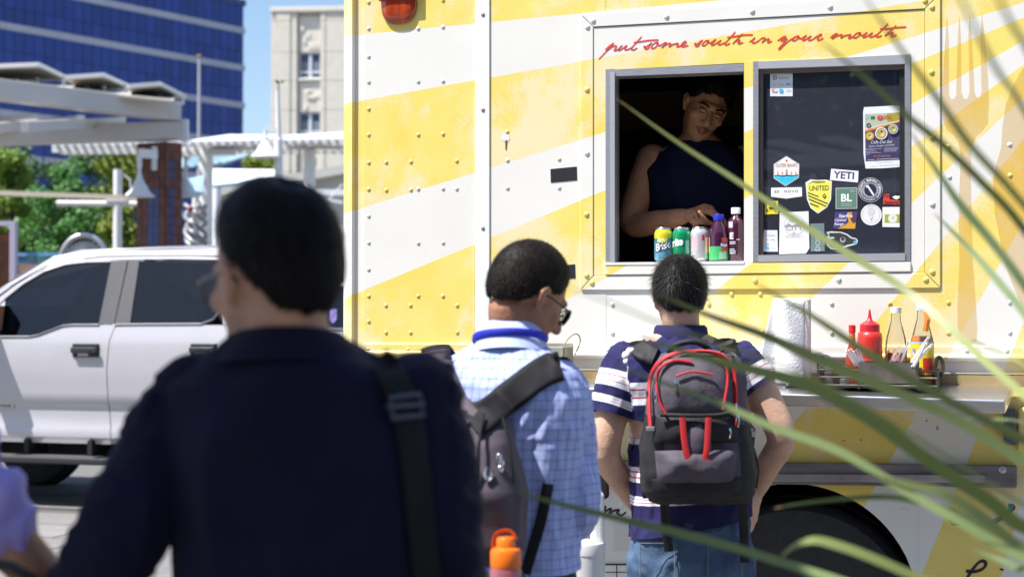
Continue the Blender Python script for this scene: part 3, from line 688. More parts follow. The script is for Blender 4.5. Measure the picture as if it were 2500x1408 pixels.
# ---- window: aluminium channels, open bay at the left, glazed bay at the right
def ppoly(pts, y0, y1, name, m, par=truck, bevel=0.0, off=0.0):
    q = [T(x, y, off) for x, y in pts]; return MB().prism([(p.x, p.z) for p in q], y0, y1).build(name, m, par, bevel=bevel)
win = MB(); win.box((0, 0, 0), (0, 0, 0)); 
ppoly([(1479, 170), (1501, 169), (1501, 643), (1479, 643)], -0.004, 0.07, 'window_jamb', ALU)
ppoly([(1491, 178), (1502, 178), (1502, 640), (1491, 640)], -0.009, 0.03, 'window_jamb', mat('alu_bright', (0.72, 0.72, 0.75), 0.35, 0.7))
ppoly([(1501, 171), (1816, 156), (1816, 175), (1501, 187)], -0.003, 0.07, 'window_head', ALU)
ppoly([(1479, 641), (1818, 637), (1818, 644), (1479, 647)], -0.012, 0.14, 'window_sill', mat('sill_white', (0.74, 0.73, 0.72), 0.4))
ppoly([(1817, 152), (1839, 151), (1839, 641), (1817, 642)], -0.005, 0.05, 'window_mullion', PAINT)
ppoly([(1839, 151), (1852, 150), (1852, 640), (1839, 641)], -0.006, 0.05, 'window_jamb', ALU)
ppoly([(2209, 137), (2223, 136), (2223, 637), (2209, 638)], -0.006, 0.05, 'window_jamb', ALU)
ppoly([(1852, 151), (2210, 137), (2210, 157), (1852, 169)], -0.007, 0.05, 'window_head', mat('alu_bright', (0.72, 0.72, 0.75), 0.35, 0.7))
ppoly([(1852, 623), (2210, 618), (2210, 637), (1852, 640)], -0.010, 0.05, 'window_track', mat('alu_bright', (0.72, 0.72, 0.75), 0.35, 0.7))
ppoly([(1479, 645), (2224, 640), (2224, 663), (1479, 671)], -0.010, 0.0, 'sill_ledge', WHTM if False else PAINT, bevel=0.002)
sash = ppoly([(1853, 168), (1862, 168), (1862, 624), (1853, 624)], 0.008, 0.03, 'sliding_window', mat('sash_bronze', (0.16, 0.13, 0.11), 0.5, 0.4))
ppoly([(1862, 168), (2208, 156), (2208, 168), (1862, 180)], 0.009, 0.03, 'head_rail', MATS['sash_bronze'], sash)
ppoly([(2196, 168), (2208, 168), (2208, 619), (2196, 619)], 0.009, 0.03, 'stile', BLACK, sash)
ppoly([(2178, 168), (2186, 168), (2186, 619), (2178, 619)], 0.03, 0.04, 'stile', ALU, sash)
GW = glassy('window_glass', (0.42, 0.47, 0.55), 0.03, 0.02, 1.5, 0.06)
ppoly([(1858, 170), (2204, 160), (2204, 622), (1858, 626)], 0.018, 0.021, 'pane', GW, sash)
# ---- inner counter and bits behind the glass
MB().box((wl+0.02, 0.145, wz0-0.03), (wr_-0.02, 0.24, wz0-0.005)).build('inner_counter', mat('counter_white', (0.72, 0.70, 0.66), 0.5), truck)
MB().box((ur(2060), 0.045, wz0-0.004), (ur(2185), 0.10, wz0+0.055)).build('paper_sheets', mat('paper_sheets', (0.7, 0.72, 0.72), 0.7, var=0.3, scale=9), truck)
MB().box((ur(2050), 0.3, wz0+0.0), (ur(2200), 0.42, wz0+0.16)).build('napkin_box', mat('napkin_box', (0.25, 0.32, 0.33), 0.6, var=0.4, scale=12), truck)
# ---- belt rails and lower skirt
zr = T(1650, 845).z
def rail(y, r, offc, name):
    p, q = T(892, y), T(892, y); z = T(1650, y+1).z; MB().tube([(UL+0.003, -offc, z), (UR, -offc, z)], r, 10).build(name, PAINT, truck, smooth=60)
rail(843, 0.006, 0.002, 'belt_rail'); rail(866, 0.014, 0.004, 'belt_rail')
zs0 = T(1650, 905).z
MB().box((UL+0.003, -0.012, T(1650, 862).z), (UR, 0.0, T(1650, 846).z)).build('belt_strip', PAINT, truck)
MB().box((UL, 0.012, 0.98), (UR, IMX, ZLOW)).build('lower_panel', PAINT, truck)
# skirt with wheel arch
ac = T(1940, 1475); ar = T(2243, 1475).x - ac.x
def skirt(u0, u1, zt, zb, name):
    mbs = MB(); N = 40; vs = []; fs = []
    for i in range(N+1):
        u = lerp(u0, u1, i/N); d = abs(u-ac.x); zb2 = zb
        if d < ar: zb2 = max(zb, ac.z + math.sqrt(ar*ar-d*d))
        vs += [(u, 0.012, zt), (u, 0.012, min(zb2, zt)), (u, 0.04, zt), (u, 0.04, min(zb2, zt))]
    for i in range(N):
        a = i*4; b = a+4; fs += [(a, a+1, b+1, b), (a+2, b+2, b+3, a+3), (a+1, a+3, b+3, b+1)]
    return mbs.add(vs, fs).build(name, PAINT, truck)
MB().box((UL, 0.012, ZBOT), (ac.x-ar, 0.04, 0.9795)).build('lower_panel', PAINT, truck)
MB().box((ac.x+ar, 0.012, ZBOT), (UR, 0.04, 0.9795)).build('lower_panel', PAINT, truck)
skirt(ac.x-ar+0.0005, ac.x+ar-0.0005, 0.979, ZBOT, 'wheel_arch_panel')
WELL = mat('wheel_well_black', (0.004, 0.004, 0.004), 0.9)
MB().box((ac.x-ar-0.1, 0.45, 0.05), (ac.x+ar+0.1, 0.47, 1.1)).build('wheel_well', WELL, truck)
MB().box((ac.x-ar-0.1, 0.05, 0.97), (ac.x+ar+0.1, 0.46, 1.0)).build('wheel_well', WELL, truck)
for sx in (-1, 1): MB().box((ac.x+sx*(ar+0.05)-0.01, 0.05, 0.05), (ac.x+sx*(ar+0.05)+0.01, 0.46, 0.97)).build('wheel_well', WELL, truck)
TYR = mat('tyre_rubber', (0.022, 0.022, 0.024), 0.75, var=0.3, scale=30)
def wheel(par, c, r, wdt, name='wheel'):
    M = Matrix.Translation(c) @ Matrix.Rotation(R(90), 4, 'X')
    e = bpy.data.objects.new(name, None); S.collection.objects.link(e); e.parent = par
    pr = [(r*0.6, -wdt/2), (r*0.72, -wdt/2-0.008), (r*0.93, -wdt/2), (r*0.985, -wdt*0.38), (r, -wdt*0.25), (r, wdt*0.25), (r*0.985, wdt*0.38), (r*0.93, wdt/2), (r*0.72, wdt/2+0.008), (r*0.6, wdt/2)]
    MB().lathe(pr, 48, M).build('tyre', TYR, e, smooth=40)
    rim = MB(); rim.lathe([(0.02, -wdt*0.32), (r*0.2, -wdt*0.34), (r*0.22, -wdt*0.2), (r*0.5, -wdt*0.15), (r*0.58, -wdt*0.42), (r*0.62, -wdt*0.46), (r*0.62, wdt*0.3), (0.02, wdt*0.3)], 32, M); rim.build('rim', mat('rim_grey', (0.3, 0.3, 0.31), 0.4, 0.7), e, smooth=30)
    bl = MB()
    for k in range(60):
        a = 2*math.pi*k/60; Mk = M @ Matrix.Rotation(a, 4, 'Z'); bl.box((r-0.004, -wdt*0.42, -0.0), (r+0.006, -wdt*0.05, 0.0), Mk); bl.box((r-0.004, -wdt*0.40, -r*0.03), (r+0.006, wdt*0.40, r*0.03), Mk)
    t_ = bl.build('tread', TYR, e); t_['kind'] = 'stuff'
    return e
wheel(truck, (ac.x, 0.20, 0.43), 0.43, 0.22)
for s_ in (1,): wheel(truck, (ac.x+3.2 if False else UL+0.2-1.0+1.0, 1.2, 0.43), 0.43, 0.22)
MB().box((UL+0.05, 0.06, ZBOT), (UR-0.05, 2.1, 0.69)).build('chassis', WELL, truck) if False else None
# ---- stainless serving shelf
fl, fr_ = T(1250, 941, 0.34), T(2455, 977, 0.34); bl_, brr = T(1250, 923, 0.0), T(2478, 940, 0.0)
th = 0.042
shm = MB(); shm.add([(fl.x, -0.34, fl.z), (fr_.x, -0.34, fr_.z), (brr.x, -0.013, brr.z), (bl_.x, -0.013, bl_.z), (fl.x, -0.34, fl.z-th), (fr_.x, -0.34, fr_.z-th), (brr.x, -0.013, brr.z-0.02), (bl_.x, -0.013, bl_.z-0.02)], [(0,1,2,3),(7,6,5,4),(0,4,5,1),(1,5,6,2),(2,6,7,3),(3,7,4,0)])
clean(shm.build('serving_shelf', STEEL, truck, bevel=0.006, seg=3))
def shelf_z(u, off):
    t = (u-fl.x)/(fr_.x-fl.x); zf_ = lerp(fl.z, fr_.z, t); zb_ = lerp(bl_.z, brr.z, t); return lerp(zb_, zf_, (off-0.013)/(0.34-0.013))
MB().box((bl_.x, -0.03, T(1650, 934).z), (brr.x+0.05, -0.013, T(1650, 908).z)).build('shelf_ledger', mat('ledger_ochre', (0.30, 0.22, 0.10), 0.6, var=0.3, scale=5), truck)
for x in (2465, 1300): 
    p = T(x, 1010); MB().box((p.x-0.02, -0.05, p.z-0.1), (p.x+0.02, 0.012, p.z+0.02)).build('shelf_bracket', mat('bracket_grey', (0.12, 0.12, 0.14), 0.5, 0.5), truck, bevel=0.004)
# ---- rub bar over the wheel arch
b0, b1 = T(1250, 1118), T(2482, 1135); b2, b3 = T(2482, 1189), T(1250, 1170)
MB().prism([(b0.x, b0.z), (b1.x, b1.z), (b2.x, b2.z), (b3.x, b3.z)], -0.028, 0.011).build('rub_bar', mat('dull_steel', (0.20, 0.185, 0.195), 0.5, 0.6, var=0.35, scale=6, stretch=(0.6, 1, 3)), truck, bevel=0.006)
b4 = T(2405, 1172)
MB().prism([(b0.x, b3.z+0.028), (b4.x, b4.z+0.022), (b4.x, b4.z-0.004), (b3.x, b3.z)], -0.042, -0.028).build('rub_bar_lip', mat('dull_steel_light', (0.36, 0.33, 0.34), 0.4, 0.6, var=0.3, scale=6), truck, bevel=0.004)
rivet(2448, 1146, 0.013, 0.028, ALU); rivet(1890, 1142, 0.009, 0.028, ALU)
# ---- fold-down side flap edge at the right of the shelf, hatch at the lower left
ppoly([(2484, 1000), (2505, 990), (2700, 1000), (2700, 1230), (2484, 1110)], -0.03, 0.010, 'side_flap', PAINT, bevel=0.01)
hh = [T(1478, 1378), T(1535, 1378), T(1535, 1460), T(1478, 1460)]
MB().prism([(p.x, p.z) for p in hh], 0.004, 0.0118).build('hatch', PAINT, truck, bevel=0.002)
for a, b in (((1476, 1376), (1537, 1379)), ((1534, 1378), (1537, 1460)), ((1478, 1395), (1534, 1397)), ((1504, 1378), (1506, 1460))):
    ppoly([a, (b[0], a[1]), b, (a[0], b[1])], 0.0028, 0.0118, 'hatch_seam', SEAM)
rivet(1520, 1229, 0.012, -0.012); rivet(2208, 1246, 0.010, -0.012); rivet(2128, 970, 0.008, -0.012)
for x, y in ((2262, 1026), (2288, 1042), (2289, 1047), (2102, 1073), (2060, 1075)): rivet(x, y, 0.004, -0.012, DIRT)
ppoly([(1496, 1276), (1562, 1276), (1562, 1343), (1496, 1343)], 0.009, 0.0118, 'patch_plate', mat('patch_white', (0.66, 0.64, 0.6), 0.5), truck)
# ---- black tape patches, chipped paint, marker light
BT = mat('black_tape', (0.012, 0.012, 0.016), 0.5)
ppoly([(1344, 413), (1408, 407), (1409, 440), (1345, 446)], -0.0015, -0.0002, 'tape_patch', BT)
ppoly([(1368, 648), (1404, 645), (1405, 679), (1369, 680)], -0.0015, -0.0002, 'tape_patch', BT)
q = [T(1226, 330), T(1233, 325), T(1243, 329), T(1245, 339), T(1240, 347), T(1231, 346), T(1225, 340)]
MB().prism([(p.x, p.z) for p in q], -0.0012, -0.0002).build('paint_chip', mat('chip_pale', (0.72, 0.70, 0.68), 0.7), truck)
q = [T(1234, 342), T(1239, 343), T(1238, 355), T(1236, 367), T(1234, 365), T(1234, 352)]
MB().prism([(p.x, p.z) for p in q], -0.0014, -0.0003).build('rust_run', mat('rust', (0.12, 0.06, 0.025), 0.8), truck)
pl_ = T(975, -4); rl = T(1019, -4).x - pl_.x
ml = MB(); rings = []
for j in range(9):
    t = j/8*math.pi/2; rings.append([Vector((pl_.x + rl*math.copysign(abs(math.cos(a))**0.7, math.cos(a))*math.cos(t)**0.45, -0.004-0.018*math.sin(t), pl_.z - 0.005 + rl*1.3*math.copysign(abs(math.sin(a))**0.7, math.sin(a))*math.cos(t)**0.45)) for a in [2*math.pi*k/28 for k in range(28)]])
ml.ring_loft(rings); mko = clean(ml.build('marker_light', mat('amber_lens', (0.42, 0.05, 0.012), 0.12, spec=0.7, var=0.5, scale=18, stretch=(1, 1, 0.4), coat=0.5), truck, smooth=50))
ml = MB(); ml.box((pl_.x-rl*1.04, -0.03, pl_.z-0.012), (pl_.x+rl*1.04, -0.001, pl_.z+0.08)); ml.build('light_base', mat('red_base', (0.42, 0.008, 0.015), 0.35), mko, bevel=0.006)
# ---- fork and spoon graphics, script lettering
dm, g = newmat('utensil_print'); nt_ = dm.node_tree
tr = g.n('BsdfTransparent'); mx = g.n('MixShader'); mx.inputs[0].default_value = 0.35
g.b.inputs['Base Color'].default_value = (0.74, 0.46, 0.09, 1); g.b.inputs['Roughness'].default_value = 0.35
g.l(tr.outputs[0], mx.inputs[1]); g.l(g.b.outputs[0], mx.inputs[2]); g.l(mx.outputs[0], nt_.nodes['Material Output'].inputs[0])
def decal(pts, name, m, y=-0.0006):
    q = [T(x, yy) for x, yy in pts]; n = len(q); ar_ = sum(q[i].x*q[(i+1) % n].z-q[(i+1) % n].x*q[i].z for i in range(n))
    if ar_ < 0: q = q[::-1]
    return MB().add([(p.x, y, p.z) for p in q], [tuple(range(n))]).build(name, m, truck)
fork = [(2312, 36), (2316, 100), (2317, 235), (2322, 242), (2330, 242), (2334, 232), (2338, 90), (2342, 34), (2346, 95), (2347, 225), (2352, 241), (2362, 241), (2367, 225), (2364, 90), (2367, 32), (2372, 90), (2379, 225), (2384, 238), (2392, 238), (2396, 225), (2393, 90), (2397, 32), (2405, 100), (2412, 190), (2414, 245), (2412, 300), (2398, 320), (2384, 332), (2376, 350), (2371, 378), (2370, 440), (2373, 560), (2375, 640), (2381, 720), (2386, 800), (2384, 832), (2370, 842), (2350, 840), (2338, 820), (2337, 740), (2342, 640), (2340, 520), (2343, 440), (2345, 380), (2340, 350), (2330, 333), (2312, 318), (2302, 295), (2300, 240), (2304, 150)]
decal(fork, 'fork_print', dm)
spoon = [(2560, 140), (2520, 150), (2494, 170), (2470, 215), (2454, 260), (2447, 310), (2444, 360), (2432, 400), (2424, 440), (2428, 520), (2440, 580), (2452, 640), (2470, 690), (2500, 760), (2560, 760), (2640, 500), (2640, 250)]
decal(spoon, 'spoon_print', dm)
REDP = mat('red_script_paint', (0.66, 0.045, 0.035), 0.5)
def script(strokes, sx, sy, k, name, m, wpx, y, label=None, off=0.0, par=truck):
    mbx = MB(); sc_ = abs(T(1700, 100).x-T(1600, 100).x)/100
    for s_ in strokes:
        pts = [T(sx+px/k, sy+py/k, off) for px, py in s_]; pts = [(p.x, p.z) for p in pts]
        if len(pts) > 2: pts = [(v.x, v.y) for v in catmull([(a, b, 0) for a, b in pts], 5)]
        mbx.ribbon(pts, wpx*sc_, y, 0.75)
    return mbx.build(name, m, par)
A1 = [[(232,515),(300,455),(368,408)],[(368,408),(310,470),(230,560),(132,660)],[(250,540),(320,480),(385,452),(405,460),(392,490),(370,520),(400,520),(440,500),(497,440)],[(497,440),(450,490),(435,520),(470,512),(530,470),(572,446)],[(572,446),(535,490),(540,513),(580,508),(640,480)],
      [(792,310),(720,390),(650,470),(632,500),(650,514),(690,505),(724,482)],[(668,405),(780,388),(900,370),(1052,362)],
      [(822,455),(850,470),(900,440),(948,402)],[(948,402),(905,450),(900,480),(870,500),(838,490),(828,462)],[(1040,400),(990,410),(945,455),(940,485),(975,488),(1020,455),(1040,410),(1030,402)],[(1020,420),(1060,450),(1110,425),(1160,398)],[(1160,398),(1165,410),(1130,450),(1092,485)],[(1092,485),(1150,440),(1220,415),(1230,425),(1205,475)],[(1205,475),(1260,435),(1330,415),(1345,425),(1320,465)],[(1320,465),(1360,462),(1420,440),(1465,405),(1460,385),(1430,395),(1400,430),(1405,460),(1440,463),(1505,443)],
      [(1600,410),(1625,430),(1670,400),(1722,360)],[(1722,360),(1680,410),(1665,445),(1630,460),(1608,445),(1604,418)],[(1810,372),(1765,380),(1722,420),(1720,445),(1755,445),(1795,410),(1812,380),(1800,372)],[(1795,390),(1830,410),(1870,390),(1925,350)],[(1925,350),(1880,400),(1855,440),(1890,435),(1950,400),(2005,365)],[(2005,365),(1960,410),(1970,435),(2010,425),(2060,400)],
      [(2222,235),(2150,320),(2075,400),(2060,430),(2090,438),(2140,410)],[(2092,328),(2200,312),(2340,290),(2490,284)],[(2340,262),(2270,330),(2210,390),(2178,425)],[(2178,425),(2220,385),(2280,365),(2285,380),(2262,415),(2300,415),(2340,398)]]
o_ = script(A1, 1440, 40, 6.25, 'script_lettering', REDP, 4.0, -0.0042, off=0.003); 
A2 = [[(55,378),(100,345),(140,310)],[(140,310),(105,355),(105,388),(150,382),(210,340)],[(205,217),(216,217)],[(210,340),(245,318),(280,318),(275,340),(235,388)],[(235,388),(290,345),(335,330),(338,345),(320,378),(350,378),(385,358)],
      [(462,362),(510,325),(570,290)],[(570,290),(580,298),(545,325),(515,350),(530,360),(570,345),(607,318)],[(607,318),(560,385),(500,450),(484,482),(510,470),(570,410),(640,350),(700,320)],[(770,292),(720,300),(685,335),(690,355),(725,350),(765,318),(775,296),(762,292)],[(765,310),(800,325),(850,300),(890,275)],[(890,275),(850,315),(830,350),(865,345),(910,315),(958,285)],[(958,285),(915,325),(925,350),(970,340),(1020,305),(1060,278)],[(1060,278),(1100,262),(1095,280),(1060,300),(1045,340),(1080,345),(1130,315)],
      [(1230,318),(1270,280),(1325,250)],[(1325,250),(1330,262),(1290,300),(1255,335)],[(1255,335),(1320,290),(1395,270),(1400,282),(1380,322)],[(1380,322),(1440,285),(1520,270),(1525,282),(1495,318),(1530,315),(1580,290)],[(1665,240),(1615,250),(1575,285),(1575,310),(1610,310),(1655,275),(1670,248),(1655,240)],[(1655,258),(1690,280),(1730,260),(1770,232)],[(1770,232),(1730,275),(1710,305),(1745,300),(1800,270),(1850,238)],[(1850,238),(1805,280),(1815,302),(1860,292),(1910,265)],
      [(2070,105),(2000,180),(1920,260),(1900,290),(1930,300),(1980,280)],[(1950,185),(2060,182),(2200,165),(2340,157)],[(2190,130),(2120,200),(2060,255),(2020,290)],[(2020,290),(2070,255),(2135,240),(2140,255),(2110,288),(2150,290),(2195,265)]]
script(A2, 1820, 40, 5.952, 'script_lettering', REDP, 4.0, -0.0042, off=0.003)
PURP = mat('plum_script_paint', (0.03, 0.012, 0.03), 0.5); TEALP = mat('teal_script_paint', (0.06, 0.25, 0.22), 0.5)
script([[(715,1365),(770,1370),(830,1350),(850,1315),(830,1298),(800,1310),(765,1350),(735,1395),(700,1450)],[(945,1352),(972,1358)]], 2100, 900, 2.7725, 'script_lettering', PURP, 9, 0.0105, off=-0.012)
script([[(425,640),(440,618),(445,640),(430,690),(470,660),(510,645),(495,700),(545,665),(600,660),(580,690),(625,720),(680,680)]], 1380, 1100, 4.571, 'script_lettering', PURP, 7, 0.0105, off=-0.012)
for (m, dx_, dy_, yy_, nm_) in ((PURP, 8, 8, 0.0112, 'script_shadow'), (TEALP, 0, 0, 0.0102, 'script_lettering')):
    script([[(640+dx_,950+dy_),(612+dx_,990+dy_),(620+dx_,1030+dy_),(680+dx_,1035+dy_),(760+dx_,1005+dy_),(800+dx_,985+dy_)],[(800+dx_,1020+dy_),(830+dx_,1050+dy_),(900+dx_,1030+dy_),(980+dx_,980+dy_),(1030+dx_,930+dy_),(1000+dx_,925+dy_)]], 2100, 900, 2.7725, nm_, m, 11, yy_, off=-0.012)
# ================================================================ the white pickup
KF = Frame(250, 12.2, -17); pk = KF.root('pickup_truck')
tag(pk, 'white crew cab pickup truck parked left of the food truck', 'pickup truck')
K = KF.hit
PW = mat('pickup_white', (0.44, 0.43, 0.465), 0.22, var=0.02, scale=2, coat=0.6)
PGL = glassy('tinted_glass', (0.06, 0.075, 0.10), 0.02, 0.02, 1.4)
TRIM = mat('pillar_trim', (0.045, 0.043, 0.05), 0.5, var=0.2, scale=60)
zb = lambda y: K(250, y).z
Z_rock, Z_line2, Z_line1, Z_belt, Z_roof = zb(1076), zb(1048), zb(990), zb(792), zb(606)
def inset(z):
    """depth of the body side: gentle bulge low, lean-in above the belt"""
    pts = [(0.3, 0.10), (Z_rock-0.01, 0.07), (Z_rock+0.02, 0.035), (Z_line2-0.01, 0.028), (Z_line2+0.015, 0.040), (Z_line1-0.01, 0.036), (Z_line1+0.012, 0.016), (zb(900), -0.006), (zb(836), 0.0), (Z_belt+0.0, 0.035), (zb(700), 0.13), (zb(640), 0.22), (Z_roof, 0.36), (3, 0.9)]
    for (a, b), (c_, d_) in zip(pts, pts[1:]):
        if a <= z <= c_: return lerp(b, d_, (z-a)/(c_-a))
    return 0.0
def belt(u):      # window sill line, dropping towards the front
    pts = [(K(-500, 800).x, zb(822)), (K(70, 800).x, zb(822)), (K(92, 800).x, zb(818)), (K(150, 800).x, zb(796)), (K(172, 800).x, zb(793)), (K(1200, 800).x, zb(793))]
    for (a, b), (c_, d_) in zip(pts, pts[1:]):
        if a <= u <= c_: return lerp(b, d_, (u-a)/(c_-a))
    return zb(793)
rows = [Z_rock-0.03, Z_rock, Z_rock+0.02, Z_line2-0.01, Z_line2+0.015, lerp(Z_line2, Z_line1, 0.6), Z_line1-0.01, Z_line1+0.012, zb(960), zb(930), zb(900), zb(870), zb(845), zb(830), None, None]
def side(u0, u1, name, n=16, ufn=None):
    vs = []; fs = []; nr = len(rows)
    for i in range(n+1):
        for j in range(nr):
            t = i/n; u = lerp(u0, u1, t)
            z = rows[j]
            if z is None: z = belt(u) if j == nr-1 else lerp(zb(830), belt(u), 0.5)
            z = min(z, belt(u)); uu = u + (ufn(z) if ufn and i in (0, n) else 0)
            vs.append((uu, inset(z), z))
    for i in range(n):
        for j in range(nr-1):
            a = i*nr+j; fs.append((a, a+nr, a+nr+1, a+1))
    o = MB().add(vs, fs).build(name, PW, pk, smooth=40); so = o.modifiers.new('s', 'SOLIDIFY'); so.thickness = 0.03; so.offset = -1; es = o.modifiers.new('e', 'EDGE_SPLIT'); es.split_angle = R(45)
    return o
def gapf(z): 
    pts = [(0, 0.0), (zb(1060), 0.01), (zb(1000), -0.004), (zb(900), -0.006), (zb(830), 0.012), (zb(790), 0.05)]
    for (a, b), (c_, d_) in zip(pts, pts[1:]):
        if a <= z <= c_: return lerp(b, d_, (z-a)/(c_-a))
    return 0.05 if z > 1 else 0
ug = K(263, 900).x; ug2 = K(556, 900).x; uf0 = K(-62, 900).x
def PP(x, y, extra=0.0):
    v = K(x, y); ins = inset(v.z); v2 = K(x, y, -(ins)+extra); return Vector((v2.x, ins-extra, v2.z))
def sidepoly(pts, name, m, extra=0.0, th=0.02, par=pk):
    vs = [PP(x, y, extra) for x, y in pts]; n = len(vs)
    back = [v + Vector((0, th, 0)) for v in vs]
    o = MB().add(vs+back, [tuple(range(n-1, -1, -1)), tuple(range(n, 2*n))] + [(i, (i+1) % n, n+(i+1) % n, n+i) for i in range(n)]).build(name, m, par)
    return clean(o)
fd = side(uf0, ug-0.004, 'front_door', 22, lambda z: gapf(z)); rd = side(ug+0.004, ug2-0.004, 'rear_door', 16, lambda z: gapf(z))
side(ug2+0.006, ug2+0.35, 'cab_corner', 6); side(ug2+0.37, ug2+2.4, 'cargo_bed', 12); side(uf0-1.25, uf0-0.012, 'front_fender', 10)
# inner dark shell so seams and gaps read dark, with roof, bonnet and underbody
INN = mat('inner_black', (0.006, 0.006, 0.007), 0.8)
MB().box((uf0-1.2, 0.06, Z_rock+0.02), (ug2+2.38, 1.9, zb(832))).build('inner_body', INN, pk)
# upper side: painted frame around the glass, black pillars
sidepoly([(-60, 745), (-20, 718), (0, 704), (60, 660), (130, 626), (200, 610), (300, 605.5), (420, 604.5), (600, 605), (690, 640), (720, 792), (690, 792), (660, 650), (560, 634), (420, 632), (300, 633), (215, 639), (160, 645), (108, 662), (58, 692), (12, 729), (-8, 748)], 'roof_rail', PW, 0.004, 0.03)
sidepoly([(-60, 745), (-8, 748), (-2, 822), (-60, 830)], 'mirror_patch', TRIM, 0.002)
sidepoly([(271, 640), (311, 636), (278, 791), (241, 791)], 'pillar_trim', TRIM, 0.004)
sidepoly([(314, 636), (340, 636), (317, 791), (280, 791)], 'pillar_trim', TRIM, 0.004)
sidepoly([(540, 636), (660, 650), (690, 792), (545, 792)], 'cab_corner', PW, 0.003)
gl1 = sidepoly([(13, 731), (60, 693), (110, 664), (161, 647), (216, 641), (272, 640), (241, 790), (174, 791), (150, 794), (118, 806), (92, 817), (70, 820), (2, 820)], 'side_window', PGL, -0.006)
gl2 = sidepoly([(340, 638), (500, 634), (532, 640), (542, 700), (534, 758), (518, 778), (492, 789), (317, 790)], 'side_window', PGL, -0.006)
WS = mat('weather_strip', (0.14, 0.135, 0.145), 0.4, 0.3)
def strip(pts, r, par): 
    MB().tube([PP(x, y, 0.002) for x, y in pts], r, 6).build('weather_strip', WS, par)
strip([(0, 822), (72, 822), (94, 818), (120, 808), (152, 796), (176, 793), (242, 793)], 0.009, fd); strip([(281, 793), (316, 792), (492, 791), (520, 780), (537, 760)], 0.009, rd)
strip([(12, 730), (60, 692), (110, 663), (161, 646), (216, 640), (272, 639)], 0.007, fd)
# drip line groove
MB().tube([PP(x, y, 0.008) for x, y in ((-10, 727), (40, 690), (80, 666), (120, 646), (160, 634), (240, 627), (330, 624.5), (450, 624), (560, 625))], 0.005, 5).build('drip_groove', TRIM, pk)
# cab roof, bonnet, tailgate masses
rz = Z_roof
def roofg(t, s):
    u = lerp(K(150, 620).x, ug2-0.05, t); y = lerp(0.33, 1.55, s)
    return (u, y, rz-0.012+0.05*math.sin(math.pi*s)+0.02*math.sin(math.pi*t) - 0.06*max(0, 0.2-t)*5*0.6)
MB().grid(roofg, 12, 12).build('cab_roof', PW, pk, smooth=60)
w0, w1 = PP(0, 704), PP(150, 620)
MB().grid(lambda t, s: tuple(lerp(lerp(PP(-60, 745), PP(155, 617), t), lerp(PP(-60, 745), PP(155, 617), t)+Vector((0, 1.5-0.2*t, 0)), s)), 6, 6).build('windscreen', PGL, pk, smooth=60)
MB().grid(lambda t, s: (lerp(uf0-1.3, uf0+0.2, t), lerp(0.05, 1.9, s), zb(815)-0.12*(1-t)+0.05*math.sin(math.pi*s)), 8, 8).build('bonnet', PW, pk, smooth=60)
MB().box((uf0-1.32, 0.08, 0.5), (uf0-1.26, 1.85, zb(840)-0.1)).build('grille', CHROME, pk)
# bed cap with dark window behind the suited man's neck
sidepoly([(640, 700), (690, 690), (860, 690), (1100, 690), (1100, 815), (640, 815)], 'bed_cap', PW, 0.0)
cw = sidepoly([(690, 699), (850, 697), (1060, 697), (1060, 800), (690, 800)], 'cap_window', PGL, 0.006)
sidepoly([(690, 800), (1060, 800), (1060, 806), (690, 806)], 'cap_trim', WS, 0.01)
MB().box((ug2+0.4, 0.16, zb(695)), (ug2+2.3, 1.8, zb(690))).build('cap_roof', PW, pk)
vio = mat('violet_sticker', (0.12, 0.07, 0.30), 0.5)
bs = sidepoly([(804, 755), (813, 753), (822, 755), (822, 780), (813, 790), (805, 781)], 'window_sticker', vio, 0.010, 0.002)
sv = PP(810, 762, 0.0135); mm = MB(); mm.text('S', 0.035, Matrix.Translation(sv)); sv = PP(817, 779, 0.0135); mm.text('O', 0.035, Matrix.Translation(sv)); a_, b_ = PP(805, 778, .0135), PP(821, 758, .0135); beam(mm, a_, b_, 0.002, 0.008); mm.build('sticker_print', mat('lilac_ink', (0.4, 0.36, 0.6), 0.5), bs)
# door handles
for (x0, x1, dr) in ((178, 242, fd), (466, 530, rd)):
    a, b = PP(x0, 838), PP(x1, 872); zc = (a.z+b.z)/2; y = min(a.y, b.y)
    MB().box((a.x, y-0.012, b.z), (b.x, y+0.02, a.z)).build('handle_cup', BLACK, dr, bevel=0.01)
    MB().box((a.x+0.004, y-0.045, zc-0.022), (b.x-0.004, y-0.02, zc+0.026)).build('door_handle', mat('handle_black', (0.03, 0.03, 0.034), 0.35), dr, bevel=0.01)
    MB().box((lerp(a.x, b.x, 0.22), y-0.013, b.z+0.010), (lerp(a.x, b.x, 0.62), y+0.01, b.z+0.032)).build('handle_insert', mat('handle_grey', (0.5, 0.5, 0.5), 0.4), dr)
    MB().ellipsoid((lerp(a.x, b.x, 0.74), y-0.045, zc+0.004), (0.012, 0.006, 0.012)).build('lock', BLACK, dr)
# badge
bd = PP(-6, 990, 0.012); mm = MB(); mm.cbox((bd.x+0.02, bd.y+0.004, bd.z), (0.25, 0.006, 0.036)); mm.mat(1); mm.text('POWER STROKE', 0.030, Matrix.Translation((bd.x+0.015, bd.y-0.0005, bd.z)), bold=0.0006)
mm.build('badge', [mat('badge_silver', (0.5, 0.5, 0.52), 0.3, 0.8), BLACK], fd)
